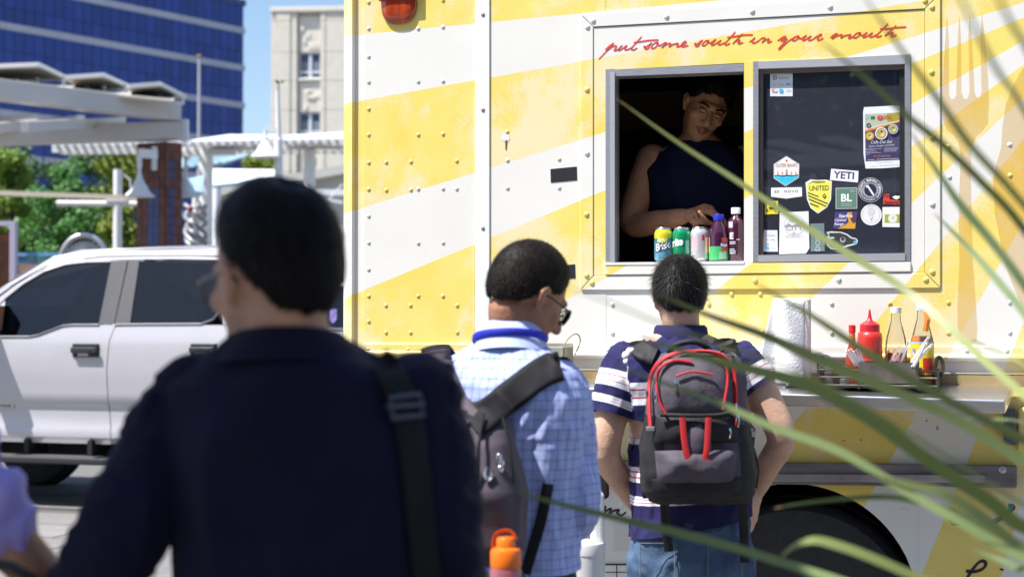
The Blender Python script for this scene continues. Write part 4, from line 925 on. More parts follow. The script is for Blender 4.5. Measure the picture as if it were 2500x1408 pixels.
# wing mirror beyond the left edge, its shadow falls on the door
mr = MB(); mp_ = PP(-52, 800); mr.box((mp_.x-0.07, mp_.y-0.40, mp_.z-0.05), (mp_.x+0.06, mp_.y-0.16, mp_.z+0.36)); mo = mr.build('wing_mirror', BLACK, pk, bevel=0.04, seg=3)
mr = MB(); mr.box((mp_.x-0.03, mp_.y-0.18, mp_.z+0.05), (mp_.x+0.03, mp_.y+0.02, mp_.z+0.11)); mr.build('mirror_arm', BLACK, mo)
# underbody, running board, wheels
MB().box((uf0-1.0, 0.35, 0.36), (ug2+2.2, 1.5, Z_rock+0.03)).build('chassis', INN, pk)
r0, r1 = K(-200, 1104), K(560, 1133); zr1 = K(120, 1113).z
MB().box((K(-60, 1100).x, -0.06, zr1-0.055), (ug2+0.1, 0.12, zr1-0.002)).build('running_board', mat('board_black', (0.02, 0.02, 0.022), 0.5), pk, bevel=0.012)
tb_ = MB()
for k in range(60):
    u = lerp(K(-50, 1100).x, K(238, 1100).x, k/60); tb_.box((u, -0.05, zr1-0.002), (u+0.012, 0.1, zr1+0.006))
tk = tb_.build('board_tread', mat('tread_alu', (0.35, 0.35, 0.36), 0.45, 0.8), pk); tk['kind'] = 'stuff'
for u_ in (K(60, 1100).x, K(215, 1100).x): MB().box((u_-0.02, 0.02, zr1-0.03), (u_+0.02, 0.3, Z_rock)).build('board_bracket', INN, pk)
fwx = K(-190, 1100).x
for (u, y) in ((fwx, 0.22), (fwx, 1.68), (fwx+4.05, 0.22), (fwx+4.05, 1.68)): wheel(pk, (u, y, 0.40), 0.40, 0.26)

# cab interior and far side seen dimly through the glass
SEAT = mat('seat_grey', (0.06, 0.06, 0.065), 0.8)
for us_, ym in ((K(268, 760).x, 0.5), (K(268, 760).x+0.25, 1.4), (K(505, 760).x, 0.5), (K(505, 760).x+0.25, 1.4)):
    st_ = MB().box((us_-0.07, ym-0.24, zb(832)), (us_+0.07, ym+0.24, zb(742))).build('seat', SEAT, pk, bevel=0.04, seg=3); MB().box((us_-0.04, ym-0.12, zb(728)), (us_+0.05, ym+0.12, zb(690))).build('headrest', SEAT, st_, bevel=0.03, seg=3)
fa = K(-40, 760).x+0.4
MB().tube([Vector((K(120, 780).x+0.05*math.sin(t), 0.5+0.18*math.cos(t), zb(775)+0.17*math.sin(t))) for t in [2*math.pi*k/24 for k in range(24)]], 0.014, 8, closed=True).build('steering_wheel', BLACK, pk, smooth=60)
MB().box((K(-30, 780).x, 0.1, zb(835)), (K(75, 780).x, 1.75, zb(805))).build('dashboard', BLACK, pk, bevel=0.03)
for (xa, xb) in ((255, 325), (535, 690)): MB().box((K(xa, 700).x+0.1, 1.72, zb(800)), (K(xb, 700).x+0.1, 1.80, zb(615))).build('far_pillar', INN, pk)
MB().box((K(100, 620).x, 1.6, zb(632)), (K(690, 620).x, 1.78, zb(614))).build('far_roof_rail', INN, pk)
MB().box((K(110, 620).x, 0.4, zb(614)), (K(600, 620).x, 1.6, zb(610))).build('headliner', SEAT, pk)
# ================================================================ stickers on the sliding window
SY = 0.0174
INK = {}
def ink(c, r=0.5):
    k = tuple(round(v, 3) for v in c)
    if k not in INK: INK[k] = mat('ink_%d' % len(INK), c, r)
    return INK[k]
class ST:
    def __init__(s, ox=1840, oy=360, k=5.029, base=SY): s.mb = MB(); s.ms = []; s.y = base; s.o = (ox, oy, k)
    def px(s, x, y): return T(s.o[0]+x/s.o[2], s.o[1]+y/s.o[2], -0.0174)
    def c(s, col):
        m = ink(col)
        if m not in s.ms: s.ms.append(m)
        s.mb.mat(s.ms.index(m)); s.y -= 0.00018
    def poly(s, pts, col):
        s.c(col); q = [s.px(*p) for p in pts]; n = len(q); a = sum(q[i].x*q[(i+1) % n].z-q[(i+1) % n].x*q[i].z for i in range(n))
        if a < 0: q = q[::-1]
        s.mb.add([(p.x, s.y, p.z) for p in q], [tuple(range(n))]); return s
    def disc(s, x, y, r, col, n=32, ry=None):
        return s.poly([(x+r*math.cos(2*math.pi*k/n), y+(ry or r)*math.sin(2*math.pi*k/n)) for k in range(n)], col)
    def line(s, x0, y0, x1, y1, w_, col):
        d = Vector((x1-x0, y1-y0)).normalized(); n = Vector((-d.y, d.x))*w_/2
        return s.poly([(x0+n.x, y0+n.y), (x1+n.x, y1+n.y), (x1-n.x, y1-n.y), (x0-n.x, y0-n.y)], col)
    def text(s, t, x, y, h, col, rot=0, sx=1.0, bold=0.0, shear=0.0, sp=1.0, align='CENTER'):
        s.c(col); p = s.px(x, y); p2 = s.px(x, y+h); size = abs(p.z-p2.z)/0.72
        M = Matrix.Translation((p.x, s.y, p.z)) @ Matrix.Rotation(R(rot), 4, 'Y')
        s.mb.text(t, size, M, align, sx, shear, sp, bold*size); return s
    def ring_text(s, t, x, y, r, h, col, a0, a1, bold=0.0):
        for i, ch in enumerate(t):
            a = lerp(a0, a1, i/max(1, len(t)-1)); s.text(ch, x+r*math.sin(R(a)), y-r*math.cos(R(a)), h, col, rot=a, bold=bold)
        return s
    def done(s, name, par, label=None):
        o = s.mb.build(name, s.ms, par)
        if label: o['label'] = label
        return o
W_ = (0.80, 0.80, 0.80); NV = (0.012, 0.015, 0.05); GRY = (0.45, 0.45, 0.46)
s = ST(); s.poly([(402, 105), (562, 205), (556, 372), (392, 478), (246, 380), (246, 205)], (0.55, 0.55, 0.57)); s.poly([(402, 118), (552, 212), (546, 340), (256, 345), (258, 212)], (0.80, 0.76, 0.72))
s.poly([(254, 345), (300, 338), (350, 352), (410, 340), (470, 350), (548, 338), (546, 366), (392, 465), (256, 374)], (0.04, 0.55, 0.75)); s.poly([(254, 345), (300, 335), (350, 348), (410, 336), (470, 346), (548, 334), (548, 346), (470, 358), (410, 352), (350, 362), (300, 348), (254, 356)], (0.02, 0.04, 0.08))
s.disc(404, 162, 12, (0.7, 0.02, 0.03)); s.text('OUTER BANKS', 404, 222, 46, (0.42, 0.2, 0.17), sx=0.62); s.poly([(396, 270), (412, 270), (416, 335), (392, 335)], (0.3, 0.28, 0.28))
for x in (296, 352, 460, 515): s.line(x, 295, x, 335, 12, (0.75, 0.25, 0.25))
s.text('NORTH CAROLINA', 402, 386, 16, (0.02, 0.3, 0.42), sx=0.8); s.done('sticker', sash, 'hexagonal lighthouse sticker with blue water')
s = ST(); s.poly([(214, 495), (592, 488), (594, 600), (405, 628), (214, 605)], W_); s.text('EX', 285, 546, 34, (0.03, 0.03, 0.03), bold=0.01, sx=1.1); s.text('NOVO', 460, 541, 34, (0.03, 0.03, 0.03), bold=0.01, sp=1.35); s.text('BREWING COMPANY', 404, 586, 10, GRY); s.done('sticker', sash, 'white EX NOVO sticker')
s = ST(); s.poly([(700, 392), (780, 400), (890, 396), (960, 415), (950, 640), (900, 735), (790, 812), (700, 745), (655, 640), (636, 430)], (0.72, 0.72, 0.70)); s.poly([(715, 412), (800, 405), (890, 410), (948, 428), (938, 630), (890, 722), (790, 795), (712, 735), (670, 635), (655, 462)], (0.82, 0.74, 0.10)); s.poly([(655, 462), (715, 430), (790, 442), (888, 430), (870, 414), (720, 412)], (0.28, 0.24, 0.03))
s.text('UNITED', 803, 503, 62, (0.03, 0.03, 0.02), sx=0.78, bold=0.008)
for a in ((665, 555, 798, 605), (668, 590, 912, 692), (676, 632, 890, 722), (690, 685, 798, 728)): s.line(*a, 11, (0.02, 0.02, 0.02))
s.poly([(868, 566), (894, 598), (868, 630), (842, 598)], (0.03, 0.03, 0.02)); s.poly([(868, 584), (880, 598), (868, 612), (856, 598)], (0.8, 0.72, 0.1)); s.done('sticker', sash, 'yellow UNITED shield sticker')
s = ST(); s.poly([(952, 262), (1288, 290), (1280, 430), (936, 400)], (0.78, 0.78, 0.84)); s.text('YETI', 1112, 346, 88, (0.03, 0.03, 0.12), rot=5, sx=1.05, bold=0.022); s.done('sticker', sash, 'white YETI sticker')
s = ST(); s.poly([(1006, 496), (1272, 490), (1272, 752), (1006, 757)], (0.4, 0.44, 0.42)); s.poly([(1016, 506), (1262, 500), (1262, 742), (1016, 747)], (0.11, 0.21, 0.16)); s.text('BL', 1136, 622, 92, W_, bold=0.03); s.text('101', 1213, 535, 30, (0.5, 0.55, 0.52)); s.text('Albuquerque', 1140, 692, 18, (0.5, 0.55, 0.52)); s.text('New Mexico', 1140, 716, 18, (0.5, 0.55, 0.52)); s.done('sticker', sash, 'green BL element sticker')
s = ST(); s.disc(1433, 522, 152, (0.5, 0.5, 0.53)); s.disc(1433, 522, 146, NV); s.disc(1433, 522, 98, (0.6, 0.6, 0.62)); s.disc(1433, 522, 90, NV); s.disc(1433, 522, 84, (0.6, 0.6, 0.62)); s.disc(1433, 522, 78, NV)
s.poly([(1376, 476), (1404, 458), (1478, 572), (1476, 588), (1460, 586), (1398, 490), (1384, 494)], W_); s.ring_text('SIDETRACK BREWING COMPANY', 1433, 522, 118, 30, W_, -112, 112, 0.01); s.ring_text('ALBUQUERQUE NM'[::-1], 1433, 522, 122, 20, W_, 132, 228, 0.01)
s.disc(1330, 588, 8, W_); s.disc(1536, 588, 8, W_); s.done('sticker', sash, 'round navy brewing company sticker')
s = ST(); s.poly([(1592, 570), (1668, 572), (1670, 640), (1838, 655), (1836, 702), (1590, 698)], (0.62, 0.05, 0.03)); s.text('The', 1630, 598, 42, (0.06, 0.01, 0.01), bold=0.02); s.text('Restaurants', 1714, 674, 40, (0.05, 0.01, 0.01), sx=0.8, bold=0.02); s.poly([(1700, 610), (1740, 590), (1775, 598), (1800, 585), (1826, 600), (1820, 618), (1790, 620), (1760, 640), (1730, 630)], W_); s.poly([(1745, 592), (1770, 535), (1790, 592)], (0.01, 0.01, 0.01)); s.done('sticker', sash, 'red and black sticker beside the right stile')
s = ST(); s.disc(1444, 826, 130, (0.72, 0.72, 0.74)); s.disc(1444, 826, 104, (0.5, 0.5, 0.52)); s.disc(1444, 826, 101, (0.72, 0.72, 0.74)); s.disc(1444, 790, 44, (0.48, 0.48, 0.5)); s.disc(1444, 790, 36, (0.6, 0.6, 0.62)); s.line(1420, 840, 1436, 868, 5, GRY); s.line(1468, 840, 1452, 868, 5, GRY); s.poly([(1432, 868), (1456, 868), (1454, 892), (1434, 892)], (0.5, 0.48, 0.3)); s.ring_text('TACOS AND BURRITOS', 1444, 826, 115, 16, GRY, -95, 95); s.done('sticker', sash, 'round pale sticker with a balloon')
s = ST(); s.poly([(1582, 732), (1840, 730), (1842, 980), (1580, 975)], (0.78, 0.78, 0.76)); s.poly([(1608, 820), (1812, 820), (1810, 926), (1608, 926)], (0.32, 0.36, 0.04)); s.disc(1708, 872, 58, (0.62, 0.64, 0.55)); s.disc(1708, 872, 46, (0.72, 0.73, 0.66)); s.disc(1710, 862, 22, (0.55, 0.56, 0.5)); s.done('sticker', sash, 'white square sticker with olive band')
s = ST(); s.poly([(1002, 792), (1278, 790), (1246, 1000), (976, 994)], (0.06, 0.035, 0.20)); s.poly([(1150, 795), (1210, 795), (1188, 880), (1255, 905), (1246, 996), (1030, 996), (1120, 950), (1165, 920)], (0.62, 0.30, 0.02)); s.poly([(1200, 830), (1262, 800), (1256, 920), (1215, 930), (1190, 880)], (0.10, 0.03, 0.06)); s.text('Starfire', 1126, 842, 44, W_, shear=0.25, bold=0.015, sx=0.92); s.text('Optical', 1062, 892, 34, W_, shear=0.25, bold=0.008); s.text('Range', 1046, 940, 34, W_, shear=0.25, bold=0.008); s.done('sticker', sash, 'purple Starfire Optical Range sticker')
s = ST(); s.poly([(142, 664), (300, 656), (298, 816), (136, 822)], (0.75, 0.62, 0.02)); s.text('NSM', 215, 690, 42, (0.03, 0.025, 0.01), bold=0.015); s.text('B', 166, 776, 40, (0.03, 0.025, 0.01), bold=0.015); s.text('C', 270, 776, 40, (0.03, 0.025, 0.01), bold=0.015); s.poly([(185, 740), (215, 720), (240, 735), (275, 722), (262, 752), (215, 765), (192, 756)], (0.03, 0.025, 0.01)); s.done('sticker', sash, 'small yellow square sticker')
s = ST(); s.poly([(320, 798), (674, 782), (684, 1240), (640, 1302), (312, 1308)], (0.72, 0.72, 0.72)); s.disc(500, 955, 128, (0.45, 0.45, 0.46)); s.disc(500, 955, 122, (0.70, 0.70, 0.70)); s.text('RED', 486, 900, 40, (0.22, 0.22, 0.22)); s.text('CITY', 498, 990, 62, (0.22, 0.22, 0.22), sx=1.1); s.poly([(380, 965), (430, 930), (470, 960), (540, 935), (600, 965), (600, 972), (380, 972)], (0.3, 0.3, 0.3)); s.poly([(492, 1036), (520, 1052), (492, 1068), (464, 1052)], (0.5, 0.5, 0.5)); s.text('WINERY', 496, 1092, 30, (0.45, 0.45, 0.45), sp=1.5); s.done('sticker', sash, 'tall white RED CITY sticker')
s = ST(); s.poly([(126, 1014), (292, 1016), (296, 1278), (114, 1276)], (0.70, 0.72, 0.74)); s.disc(158, 1076, 14, (0.4, 0.4, 0.42)); s.disc(158, 1076, 9, (0.68, 0.7, 0.72)); s.line(180, 1078, 262, 1078, 8, (0.5, 0.5, 0.52)); s.line(146, 1130, 184, 1130, 8, (0.5, 0.5, 0.5)); s.line(210, 1130, 258, 1130, 8, (0.55, 0.55, 0.55)); s.line(146, 1182, 188, 1182, 10, (0.4, 0.4, 0.45)); s.poly([(150, 1215), (186, 1215), (186, 1250), (150, 1250)], (0.05, 0.45, 0.75)); s.line(210, 1232, 270, 1232, 7, (0.55, 0.55, 0.55)); s.done('sticker', sash, 'white card payment sticker at the lower corner')
s = ST(); s.poly([(700, 935), (866, 930), (872, 1270), (700, 1275)], (0.14, 0.20, 0.20)); s.text('DOSG', 790, 1150, 60, (0.45, 0.5, 0.5), rot=-90, sx=1.1); s.done('sticker', sash, 'dark sticker with upright lettering')
s = ST(); s.poly([(890, 1040), (950, 1028), (1080, 1036), (1150, 1060), (1200, 1100), (1262, 1115), (1282, 1150), (1262, 1190), (1160, 1215), (1060, 1252), (950, 1248), (905, 1205), (893, 1160), (930, 1130), (890, 1110), (920, 1075)], (0.55, 0.56, 0.56)); s.poly([(925, 1050), (1060, 1048), (1140, 1075), (1190, 1115), (1255, 1130), (1262, 1155), (1240, 1175), (1150, 1195), (1050, 1235), (960, 1235), (922, 1200), (910, 1165), (960, 1135), (930, 1095)], (0.03, 0.035, 0.035)); s.disc(1094, 1132, 34, (0.4, 0.42, 0.4)); s.disc(1094, 1124, 24, (0.05, 0.06, 0.06)); s.disc(1242, 1162, 20, (0.05, 0.45, 0.65)); s.line(930, 1110, 990, 1108, 14, W_); s.done('sticker', sash, 'dark cut-out sticker with white edge')
# payment card sticker, upper left of the pane, and the taped poster
s = ST(1820, 130, 2.6568); s.poly([(160, 132), (306, 134), (306, 280), (160, 280)], (0.68, 0.71, 0.74)); s.poly([(178, 146), (202, 146), (202, 172), (178, 172)], (0.03, 0.03, 0.04)); s.poly([(183, 151), (197, 151), (197, 167), (183, 167)], W_); s.poly([(187, 156), (193, 156), (193, 162), (187, 162)], (0.03, 0.03, 0.04)); s.text('Square', 250, 160, 17, (0.3, 0.32, 0.34)); s.text('Pay', 188, 206, 12, GRY); s.text('GPay', 232, 206, 12, GRY); s.line(262, 204, 292, 200, 10, (0.1, 0.5, 0.65)); s.disc(182, 243, 11, (0.6, 0.2, 0.25)); s.disc(196, 243, 11, (0.7, 0.55, 0.55)); s.poly([(220, 232), (244, 232), (244, 256), (220, 256)], (0.03, 0.42, 0.7)); s.line(262, 240, 294, 238, 5, GRY); s.done('sticker', sash, 'white payment sticker at the top left corner')
s = ST(2080, 250, 8.286); s.poly([(245, 100), (920, 65), (985, 105), (995, 1305), (930, 1312), (600, 1335), (275, 1340), (255, 1200), (232, 1040), (225, 190)], (0.72, 0.74, 0.76))
s.poly([(260, 240), (965, 205), (968, 1165), (275, 1195)], (0.055, 0.045, 0.12)); s.poly([(260, 240), (965, 205), (962, 370), (560, 465), (262, 530)], (0.42, 0.48, 0.32)); s.poly([(700, 235), (965, 205), (962, 370), (720, 400)], (0.35, 0.28, 0.03)); s.poly([(262, 560), (600, 470), (962, 380), (960, 400), (600, 510), (262, 605)], (0.68, 0.25, 0.05)); s.poly([(262, 530), (600, 455), (962, 365), (962, 382), (600, 474), (262, 562)], (0.7, 0.62, 0.55))
s.poly([(275, 250), (335, 247), (330, 320), (300, 345), (270, 335)], (0.4, 0.42, 0.5)); s.poly([(380, 285), (460, 280), (460, 338), (380, 342)], (0.03, 0.14, 0.12)); s.disc(570, 315, 60, (0.6, 0.03, 0.08), ry=50); s.text('!', 570, 315, 50, W_); s.text('SOL', 720, 300, 70, (0.55, 0.12, 0.03), bold=0.02); s.disc(340, 470, 46, (0.02, 0.03, 0.06)); s.disc(345, 475, 20, (0.2, 0.4, 0.6))
for (x, y, r, c1, c2) in ((365, 685, 88, (0.62, 0.28, 0.05), (0.72, 0.55, 0.1)), (595, 630, 125, (0.7, 0.68, 0.66), (0.62, 0.35, 0.06)), (835, 545, 100, (0.5, 0.45, 0.5), (0.4, 0.45, 0.12))):
    s.disc(x, y, r, c1); s.disc(x, y, r*0.8, (0.06, 0.06, 0.08)); s.disc(x, y, r*0.72, c2); s.disc(x-r*0.25, y-r*0.1, r*0.35, (0.2, 0.4, 0.06)); s.disc(x+r*0.2, y+r*0.25, r*0.32, (0.7, 0.5, 0.35)); s.disc(x+r*0.05, y-r*0.3, r*0.16, (0.05, 0.02, 0.06))
s.text('Cafe Del Sol', 590, 808, 62, (0.62, 0.62, 0.68), shear=0.3, sx=0.95); s.text('Gyros, Burgers and Salad', 600, 880, 34, (0.6, 0.6, 0.65), shear=0.2, sx=1.05, rot=-2)
for i, (x0, x1) in enumerate(((285, 600), (285, 460), (285, 510), (285, 590), (285, 370))): s.line(x0, 945+i*28, x1, 938+i*28, 9, (0.3, 0.3, 0.4))
for i in range(4): s.line(650, 925+i*24, 940-i*14, 918+i*24, 9, (0.3, 0.3, 0.4))
s.text('Try us out today', 605, 1090, 34, (0.62, 0.2, 0.04), shear=0.2, sx=1.05); s.disc(520, 1158, 14, (0.65, 0.25, 0.03)); s.line(545, 1156, 945, 1140, 10, (0.45, 0.45, 0.5)); s.line(320, 1172, 455, 1165, 10, (0.45, 0.45, 0.5)); s.done('poster', sash, 'Cafe Del Sol menu poster taped to the glass')

# ================================================================ drinks on the window sill
def tint(name, c, rough=0.08, var=0.0): return mat(name, c, rough, spec=0.6, var=var, scale=30, coat=0.3)
ZSILL = T(1650, 640, -0.03).z + 0.002
def standing(name, x, off, label, cat, group=None, z=None):
    p = TF.world(Vector((T(x, 640, off).x, -off, 0))); e = empty(name, (p.x, p.y, ZSILL if z is None else z), TF.a); tag(e, label, cat, group); return e
CANP = [(0.021, 0.002), (0.024, 0.0), (0.0255, 0.004), (0.033, 0.011), (0.0331, 0.100), (0.0315, 0.106), (0.0275, 0.115), (0.0268, 0.118), (0.0272, 0.1205), (0.0262, 0.122), (0.0255, 0.119), (0.003, 0.1185)]
def arc_text(mb, t, r, z, h, a0, da, bold=0.0, shear=0.0, tilt=0.0, n=None):
    """letters wrapped round a standing cylinder, a=0 faces the viewer"""
    adv = {'i': 0.5, 'r': 0.72, 't': 0.65, 'l': 0.5, 's': 0.85, 'B': 1.05, 'S': 1.0}; pos = 0.0
    for ch in t:
        w_ = adv.get(ch, 0.95); i = pos + w_/2 - 0.5; pos += w_
        a = a0 + i*da; zz = z + tilt*i
        M = Matrix.Rotation(a, 4, 'Z') @ Matrix.Translation((0, -r-0.0004, zz)) @ Matrix.Rotation(-math.atan2(tilt, r*da) if da else 0, 4, 'Y')
        mb.text(ch, h/0.72, M, 'CENTER', 1.0, shear, 1.0, bold*h)
    return mb
def band(mb, r, z0, z1, a0, a1, n=10):
    return mb.grid(lambda u, v: (r*math.sin(lerp(a0, a1, u)), -r*math.cos(lerp(a0, a1, u)), lerp(z0, z1, v)), n, 1)
LID = mat('can_lid', (0.75, 0.75, 0.76), 0.25, 0.9)
def can(x, label, c_top, c_mid, c_low, printer):
    e = standing('drink_can', x, -0.055, label, 'can', 'drink cans on the window sill')
    MB().lathe(CANP[:4] + [(0.0331, 0.045)], 28).build('lower_body', c_low, e, smooth=40)
    MB().lathe([(0.0331, 0.045), (0.0331, 0.085)], 28).build('body', c_mid, e, smooth=40)
    MB().lathe([(0.0331, 0.085), (0.0331, 0.100), (0.0315, 0.106), (0.0275, 0.115)], 28).build('shoulder', c_top, e, smooth=40)
    MB().lathe(CANP[6:], 28).build('lid', LID, e, smooth=40)
    printer(e); return e
CY = mat('can_yellow', (0.78, 0.68, 0.03), 0.25, 0.3); CB = mat('can_blue', (0.12, 0.3, 0.42), 0.25, 0.3, var=0.4, scale=60); CG = mat('can_green', (0.01, 0.30, 0.12), 0.22, 0.3); CS = mat('can_silver', (0.72, 0.70, 0.71), 0.3, 0.5)
WINK = ink(W_); 
def p_brisk(e):
    m = MB(); band(m, 0.0333, 0.070, 0.086, -0.5, 0.6); m.build('lemon_print', mat('lemon', (0.8, 0.7, 0.15), 0.4, var=0.5, scale=90), e)
    m = MB(); arc_text(m, 'Brisk', 0.0337, 0.050, 0.026, -0.52, 0.36, 0.02, 0.2, 0.003); m.build('print', ink((0.82, 0.86, 0.88)), e); m = MB(); arc_text(m, 'Brisk', 0.0332, 0.0495, 0.0265, -0.52, 0.36, 0.09, 0.2, 0.003); m.build('print_outline', ink((0.01, 0.03, 0.08)), e)
can(1620, 'yellow and blue drink can, leftmost of the three on the sill', CY, CB, CB, p_brisk)
def p_sprite(e):
    m = MB(); arc_text(m, 'Sprite', 0.0334, 0.062, 0.028, -1.55, 0.40, 0.04, 0.25, 0.002); m.build('print', WINK, e); m = MB(); band(m, 0.0334, 0.030, 0.076, 0.6, 1.1); m.build('small_print', mat('can_smallprint', (0.25, 0.5, 0.4), 0.4, var=0.5, scale=200, stretch=(1, 1, 6)), e)
can(1664.5, 'green drink can with white lettering in the middle of the sill cans', CG, CG, CG, p_sprite)
def p_diet(e):
    m = MB(); arc_text(m, '1234', 0.0334, 0.09, 0.003, 0.3, 0.03); m = MB(); band(m, 0.0334, 0.074, 0.094, 0.42, 0.68); m.build('red_print', mat('can_red_print', (0.55, 0.02, 0.12), 0.4, var=0.6, scale=180), e)
    m = MB(); band(m, 0.0334, 0.035, 0.088, -0.75, 0.0); m.build('small_print', mat('can_pinkprint', (0.62, 0.42, 0.47), 0.4, var=0.25, scale=220, stretch=(1, 1, 8)), e)
can(1708.5, 'silver white drink can with pink print, rightmost of the sill cans', CS, CS, CS, p_diet)
# squat juice bottle with blue cap
e = standing('juice_bottle', 1755, -0.05, 'purple juice bottle with blue cap and green label on the sill', 'bottle')
JU = tint('purple_juice', (0.05, 0.008, 0.035), 0.06)
MB().lathe([(0.030, 0.0), (0.034, 0.004), (0.0345, 0.05), (0.0345, 0.085), (0.033, 0.105), (0.027, 0.125), (0.019, 0.140), (0.0165, 0.147)], 28).build('body', JU, e, smooth=50)
MB().lathe([(0.0195, 0.145), (0.0198, 0.164), (0.0185, 0.167), (0.002, 0.167)], 28).build('cap', mat('cap_blue', (0.02, 0.025, 0.42), 0.35), e, smooth=40)
m = MB(); band(m, 0.0349, 0.004, 0.052, -1.5, 1.5, 20); m.build('label', mat('label_green', (0.05, 0.42, 0.13), 0.5), e)
m = MB(); band(m, 0.0352, 0.036, 0.082, 0.45, 1.25, 10); m.build('fruit_print', mat('fruit_print', (0.45, 0.06, 0.03), 0.5, var=0.5, scale=60), e)
m = MB(); band(m, 0.0352, 0.03, 0.085, -1.4, -1.0, 6); m.build('fruit_print', mat('peach_print', (0.7, 0.42, 0.16), 0.5, var=0.3, scale=60), e)
m = MB(); band(m, 0.0355, 0.05, 0.064, 0.35, 1.2, 8); m.build('logo_band', mat('logo_violet', (0.14, 0.06, 0.42), 0.5), e); m = MB(); arc_text(m, 'Snapple', 0.0358, 0.057, 0.009, 0.42, 0.115, 0.05); m.build('print', WINK, e)
m = MB(); band(m, 0.0354, 0.008, 0.032, 0.2, 1.0, 8); m.build('small_print', mat('label_smallprint', (0.3, 0.55, 0.36), 0.5, var=0.4, scale=200, stretch=(1, 1, 8)), e)
# tall water bottle with white cap
e = standing('water_bottle', 1797, -0.062, 'tall dark red drink bottle with white cap at the right of the sill', 'bottle')
VW = tint('wine_red_drink', (0.055, 0.008, 0.028), 0.06)
MB().lathe([(0.028, 0.0), (0.0315, 0.004), (0.0318, 0.085), (0.0318, 0.13), (0.030, 0.142), (0.020, 0.155), (0.0135, 0.163), (0.0130, 0.170)], 28).build('body', VW, e, smooth=50)
MB().lathe([(0.0165, 0.168), (0.0168, 0.188), (0.0155, 0.190), (0.002, 0.190)], 28).build('cap', mat('cap_white', (0.78, 0.78, 0.78), 0.4), e, smooth=40)
m = MB(); arc_text(m, 'E', 0.032, 0.088, 0.022, -0.35, 0.3, 0.06); m.build('print', WINK, e)
m = MB()
for k, (zz, aa, ab) in enumerate(((0.118, -0.75, -0.2), (0.066, -0.6, 0.1), (0.060, -0.6, 0.1), (0.074, 0.2, 0.6), (0.04, -0.6, 0.0), (0.033, -0.6, 0.15), (0.026, -0.6, 0.1))): band(m, 0.0322, zz, zz+(0.022 if k == 0 else 0.0035), aa, ab, 8)
m.build('small_print', mat('pale_print', (0.5, 0.55, 0.6), 0.5), e)
# ================================================================ things on the serving shelf
def shelf_thing(name, x, y, off, label, cat, group=None):
    p = T(x, y, off); w_ = TF.world(Vector((p.x, -off, 0))); e = empty(name, (w_.x, w_.y, shelf_z(p.x, off)+0.003), TF.a); tag(e, label, cat, group); return e
PAPER = mat('paper_towel', (0.80, 0.80, 0.81), 0.9, bump=0.5, bscale=170)
e = shelf_thing('paper_towel_roll', 1934, 930, 0.14, 'upright white paper towel roll with a hanging loose sheet on the shelf', 'paper towels')
zroll = T(1934, 728, 0.14).z - e.location.z; rr_ = 0.064
MB().lathe([(rr_, 0.012), (rr_, zroll-0.004), (rr_-0.004, zroll), (0.022, zroll+0.001), (0.02, zroll-0.02)], 36).build('roll', PAPER, e, smooth=50)
MB().lathe([(0.07, 0.0), (0.07, 0.01), (0.02, 0.012)], 30).build('holder_base', mat('holder_dark', (0.08, 0.08, 0.1), 0.4, 0.5), e, smooth=40)
shp = [(-0.060, zroll-0.01), (-0.105, 0.21), (-0.150, 0.128), (-0.135, 0.075), (-0.112, 0.018), (-0.070, 0.0), (-0.055, 0.005), (-0.050, 0.05), (-0.028, 0.105), (-0.018, 0.10), (-0.003, 0.012), (0.055, 0.018), (0.058, zroll-0.02)]
def sheet(u, v):
    zz = lerp(0.012, zroll-0.004, v); left = lerp(-0.125, -0.06, v**0.8); x = lerp(left, 0.05, u)
    y = -math.sqrt(max(0.0, (rr_+0.004)**2-min(abs(x), rr_)**2)) - 0.004
    if x < -0.05: y = -0.038 - (abs(x)-0.05)*0.45
    return (x, y - 0.006*math.sin(u*9+v*5), zz + (0.02*math.sin(u*8+0.5) if v < 0.01 else 0))
o = MB().grid(sheet, 22, 14).build('loose_sheet', PAPER, e, smooth=70); so = o.modifiers.new('s', 'SOLIDIFY'); so.thickness = 0.0015
# condiment caddy
cd_ = shelf_thing('condiment_caddy', 2150, 950, 0.16, 'dark metal wire caddy holding sauces and straws on the shelf', 'caddy')
WIRE = mat('caddy_metal', (0.10, 0.09, 0.075), 0.4, 0.7, var=0.4, scale=25)
def CP(x, y, off): p = T(x, y, off); return Vector((p.x - T(2150, 950, 0.16).x, -off+0.16, p.z - cd_.location.z))
x0_, x1_ = CP(2005, 930, 0.16).x, CP(2290, 930, 0.16).x
MB().box((x0_, -0.09, 0.004), (x1_, 0.09, 0.010)).build('tray', WIRE, cd_)
for z in (0.012, 0.038, 0.062):
    MB().tube([(x0_, -0.09, z), (x1_, -0.09, z), (x1_, 0.09, z), (x0_, 0.09, z)], 0.0035, 6, closed=True).build('rail', WIRE, cd_)
MB().box((CP(2100, 900, .2).x, -0.093, 0.02), (CP(2245, 900, .2).x, -0.090, 0.088)).build('front_plate', mat('caddy_plate', (0.22, 0.2, 0.17), 0.35, 0.7, var=0.3, scale=15), cd_)
MB().box((CP(2100, 900, .2).x, -0.06, 0.02), (CP(2245, 900, .2).x, -0.057, 0.092)).build('divider', WIRE, cd_)
for xx in (x0_, CP(2100, 900, .2).x, CP(2245, 900, .2).x, x1_): MB().box((xx-0.004, -0.092, 0.0), (xx+0.004, 0.0925, 0.07)).build('divider', WIRE, cd_)
hc = CP(2293, 895, 0.12); MB().tube([hc+Vector((0.012*math.cos(a), 0, 0.032*math.sin(a))) for a in [2*math.pi*k/20 for k in range(20)]], 0.005, 6, closed=True, flat=1.4).build('handle', WIRE, cd_, smooth=60)
